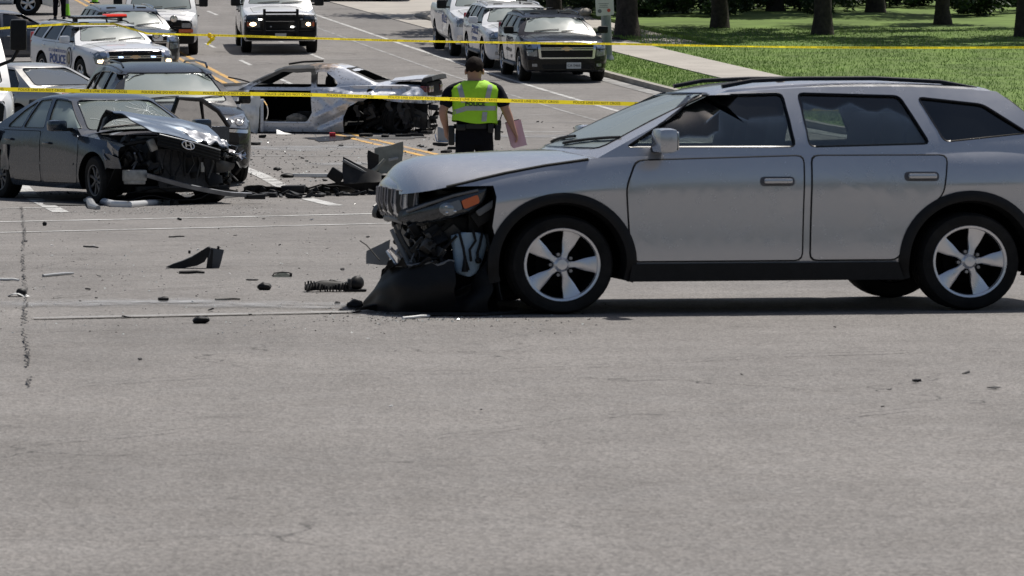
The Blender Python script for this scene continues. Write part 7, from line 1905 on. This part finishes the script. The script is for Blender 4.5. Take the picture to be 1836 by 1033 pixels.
# ribbed hose
g = on(598, 523); root = empty('ribbed_hose', 'ribbed black hose with a connector lying left of the silver SUV bumper', 'hose', Matrix.Translation(g) @ Matrix.Rotation(R(6), 4, 'Z'))
link('bellows', noisy(MB().grid(lambda a, b: Vector((-.20+.33*a, -.05+.10*b, .018+.030*math.sin(math.pi*b)+.030*math.sin(math.pi*a)*math.sin(math.pi*b))), 30, 8, .016).mesh(), .010, 9, 1), BLACK, root)
for k in range(15):
    link('rib', noisy(MB().bbox((-.195+.021*k, -.045, .030+.012*math.sin(k*.6)), (.009, .035, .052), .003, Matrix.Rotation(.25*math.sin(k*1.7), 3, 'Y')).mesh(), .006, 20, k), BLACK, root)
    link('rib', noisy(MB().bbox((-.195+.021*k, .050, .040+.010*math.sin(k*.9)), (.009, .03, .055), .003).mesh(), .006, 20, k+40), BLACK, root)
link('connector', noisy(MB().sphere((.165, 0, .058), (.055, .05, .052), 14, 10).mesh(), .012, 14, 1), BLACK, root)
link('clamp', noisy(MB().bbox((.115, 0, .055), (.03, .08, .08), .012).mesh(), .008, 12, 1), DARKSTEEL, root)
link('foot_plate', noisy(MB().bbox((.15, -.02, .010), (.16, .08, .016), .005).mesh(), .006, 12, 1), BLACK, root)
link('wire_loop', MB().tube([(-.05, .0, .06), (-.02, .0, .085), (.02, .0, .075), (.06, .01, .062)], .004, 5).mesh(), BLACK, root)
# single pieces in the foreground
def bar(u0, v0, u1, v1, r, m, label, name='trim_bar'):
    a, b = on(u0, v0, r), on(u1, v1, r); c = (a+b)/2
    return put(name, noisy(MB().tube([a-c, (a-c)*.3, (b-c)*.4+Vector((0, 0, r*.4)), b-c], [r, r*1.1, r, r*.8], 6).mesh(), r*.25, 9, u0), m, label, 'debris', c)
bar(77, 497, 131, 492.5, .011, GREYSHELL, 'pale grey bar on the road left of the dark wedge')
bar(321, 491, 367, 491, .012, BLACK, 'short black bar just below the dark wedge')
bar(386, 539, 430, 538, .008, BLACK, 'thin black rod with a raised tip below the dark wedge'); bar(0, 503, 34, 504.5, .010, WHITE_PLASTIC, 'white plastic strip at the left edge of the road')
bar(722, 573, 770, 569.5, .009, WHITE_PLASTIC, 'white bent rod on the road below the silver SUV bumper')
bar(303, 426, 330, 425, .007, BLACK, 'thin dark rod on the road above the dark wedge'); bar(150, 443, 176, 445, .007, BLACK, 'thin black sliver in the lane left of the dark wedge')
def lump(u, v, rx, ry, rz, m, label, name='plastic_lump', amt=.5, group=None):
    return put(name, noisy(MB().sphere((0, 0, rz*.8), (rx, ry, rz), 12, 8).mesh(angle=30), min(rx, rz)*amt, 5/rx*.35, u*.1), m, label, 'debris', on(u, v), group)
lump(474, 520, .05, .04, .03, BLACK, 'knobbly black lump on the road right of the dark wedge'); lump(293, 541, .034, .03, .022, BLACK, 'small black lump below the dark wedge')
lump(636, 553, .06, .05, .03, BLACK, 'ragged black lump touching the tip of the silver SUV bumper'); lump(80, 405, .025, .02, .025, BLACK, 'tiny upright black piece on the crossing at the left')
lump(452, 503, .05, .02, .008, SCUFF, 'flat dark flake right of the dark wedge'); lump(360, 580, .055, .035, .025, BLACK, 'black wedge of plastic in the foreground below the thin rod')
lump(605, 546, .02, .02, .012, BLACK, 'black crumb left of the silver SUV bumper tip')
g = on(506, 498); root = empty('lamp_lens', 'clear curved lamp lens on the road beside the knobbly black lump', 'debris', Matrix.Translation(g))
link('lens_rim', MB().tube([(-.075, 0, .01), (-.06, 0, .035), (0, .01, .042), (.05, .01, .038), (.075, 0, .03)], .005, 6).mesh(), BLACK, root); link('lens_shell', MB().grid(lambda a, b: Vector((-.07+.14*a, -.01, .005+.035*b*math.sin(math.pi*(.1+.8*a)))), 10, 4, .003).mesh(), GLASS, root); link('lens_mount', MB().bbox((.065, 0, .02), (.02, .02, .025), .005).mesh(), BLACK, root)
g = on(38, 532); root = empty('torn_insulation', 'torn white and dark scrap beside the tar crack at the lower left', 'debris', Matrix.Translation(g))
link('scrap', sheet(0, 0, lambda a, b: Vector((-.09+.18*a, -.03+.1*b, .006+.02*math.sin(5*a))), 10, 5, .004, .02, 9, 3), WHITE_PLASTIC, root); link('scrap_core', noisy(MB().sphere((-.0, .03, .03), (.035, .03, .03), 9, 7).mesh(), .01, 12, 2), SCUFF, root)
# grey shell and pieces by the burnt coupe
g = on(805, 256); root = empty('bumper_shell', 'curved silver bumper shell on the road left of the person in the lime vest', 'debris', Matrix.Translation(g))
link('shell', sheet(0, 0, lambda a, b: Vector((-.20+.40*a, .10-.22*math.sin(math.pi*(a*.6+.1))+.03*b, .01+(.28-.16*a)*b)), 12, 8, .01, .012, 5, 2), GREYSHELL, root)
link('chrome_edge', MB().tube([(-.24, .06, .14), (-.22, -.02, .03), (-.12, -.06, .02), (.0, -.08, .02)], .012, 6).mesh(), CHROME, root)
g = on(509, 242.5); put('paper_scrap', sheet(0, 0, lambda a, b: Vector((-.14+.28*a, .1*b, .02+.08*(1-a)*b)), 8, 4, .005, .015, 6, 2), WHITE_PLASTIC, 'white scrap on the road under the burnt coupe sill', 'debris', g)
g = on(596, 245); put('red_lens_piece', noisy(MB().bbox((0, 0, .04), (.11, .06, .07), .015).mesh(), .012, 12, 2), mat('bright_red_piece', (.62, .03, .05), .3), 'bright red lens piece under the burnt coupe', 'debris', g)
for i, (u, v, L_) in enumerate(((745, 245, .3), (765, 241, .22), (790, 262, .3), (812, 268, .2), (800, 274, .28), (757, 236, .25), (722, 246, .26), (690, 247, .2), (655, 246, .24), (775, 229, .2), (470, 247, .3), (455, 260, .22))):
    put('charred_scrap', noisy(MB().bbox((0, 0, .03), (L_, .12, .05), .015).mesh(), .03, 6, i), CHAR, 'charred scrap lying beside the burnt coupe', 'debris', on(u, v), 'charred scraps beside the burnt coupe', i*1.1)
# oil and soot below the coupe, dark patches below the sedan and SUV
def road_patch(pts, lift, m, name='road_patch'):
    P = [ground(*p) for p in pts]; c = sum(P, Vector())/len(P); ring = []
    dense = []
    for a, b in zip(P, P[1:]+P[:1]): dense += [a.lerp(b, i/6) for i in range(6)]
    for p in dense: d = (p-c); q = c+d*(1+.25*noise.noise(p*2.3)); ring.append((q.x, q.y, gz(q.y)+lift))
    return link(name, MB().add(ring+[(c.x, c.y, gz(c.y)+lift)], [(i, (i+1) % len(ring), len(ring)) for i in range(len(ring))]).mesh(smooth=False), m, road)
WET = mat('spilled_oil', (.012, .012, .012), .18, spec=.6); DARK_FILM = worn('dark_road_film', (.035, .034, .033), .55, 2.2, .2, under=(.05, .05, .05))
road_patch([(545, 248), (600, 244), (640, 246), (622, 252), (575, 254)], .011, WET); road_patch([(640, 247), (720, 243), (770, 246), (730, 250), (670, 250)], .011, DARK_FILM)
road_patch([(60, 362), (180, 352), (330, 350), (420, 352), (300, 366), (120, 370)], .011, DARK_FILM); road_patch([(720, 556), (860, 548), (1000, 560), (860, 568), (740, 566)], .011, DARK_FILM)
# nameless shards
rs = random.Random(77)
shapes = []
for k in range(10):
    m = MB(); n = rs.randint(5, 8); poly = [(math.cos(2*math.pi*i/n)*rs.uniform(.4, 1), math.sin(2*math.pi*i/n)*rs.uniform(.15, .6)) for i in range(n)]
    m.prism(poly, 'z', 0, rs.uniform(.12, .4)); me = m.mesh(smooth=False); noisy(me, .18, 1.4, k); shapes.append(me)
spots = []
for k in range(100):
    r_ = rs.random()
    if r_ < .40: u, v = rs.uniform(420, 900), rs.uniform(250, 352)
    elif r_ < .78: u, v = rs.uniform(0, 680), rs.uniform(375, 578)
    elif r_ < .9: u, v = rs.uniform(860, 1120), rs.uniform(215, 262)
    else: u, v = rs.uniform(60, 1800), rs.uniform(585, 760)
    spots.append((u, v))
for k, (u, v) in enumerate(spots):
    p = on(u, v, .008); s_ = rs.uniform(.025, .095) if v < 360 else rs.choice((.012, .018, .022, .03, .045))
    pale = k % 6 == 0
    o = link('shard', shapes[k % 10], WHITE_PLASTIC if pale else (SCUFF if k % 3 else BLACK), None, p)
    o.scale = (s_, s_, s_*.8); o.rotation_euler = (rs.uniform(-.3, .3), rs.uniform(-.3, .3), rs.uniform(0, 6.28))
    where = 'between the burnt coupe and the silver SUV' if v < 352 and u < 760 else 'around the feet of the person in the lime vest' if v < 352 else 'on the empty road in front of the silver SUV' if v > 583 else 'left of the lone dark wedge' if u < 300 else 'between the lone dark wedge and the silver SUV bumper'
    kind_ = 'pale' if pale else 'dark'
    tag(o, 'small '+kind_+' plastic shard '+where, 'debris', kind_+' shards '+where)
# glass crumbs and grit, beyond counting
vs = []; fs = []
for k in range(5200):
    r_ = rs.random()
    if r_ < .35: u, v = rs.gauss(260, 150), rs.uniform(345, 385)
    elif r_ < .6: u, v = rs.uniform(420, 900), rs.uniform(240, 350)
    elif r_ < .75: u, v = rs.gauss(760, 90), rs.uniform(540, 578)
    else: u, v = rs.uniform(-20, 1100), rs.uniform(375, 600)
    p = on(u, min(max(v, 232), 640)); s_ = rs.uniform(.004, .013)*(1.6 if v < 350 else .7)
    b = len(vs)
    for j in range(3): vs.append((p.x+rs.uniform(-s_, s_)*1.5, p.y+rs.uniform(-s_, s_)*1.5, p.z+.002))
    vs.append((p.x, p.y, p.z+s_)); fs += [(b, b+1, b+3), (b+1, b+2, b+3), (b+2, b, b+3), (b, b+2, b+1)]
half = len(fs)//2
me = bpy.data.meshes.new('crumbs'); me.from_pydata(vs, [], fs); me.update()
me.materials.append(SCUFF); me.materials.append(mat('glass_crumb', (.55, .6, .58), .15))
for i, p in enumerate(me.polygons): p.material_index = 1 if (i//4) % 3 == 0 else 0
o = bpy.data.objects.new('glass_crumbs', me); COL.objects.link(o); tag(o, 'fine glass crumbs and grit strewn over the road', 'debris', kind='stuff')
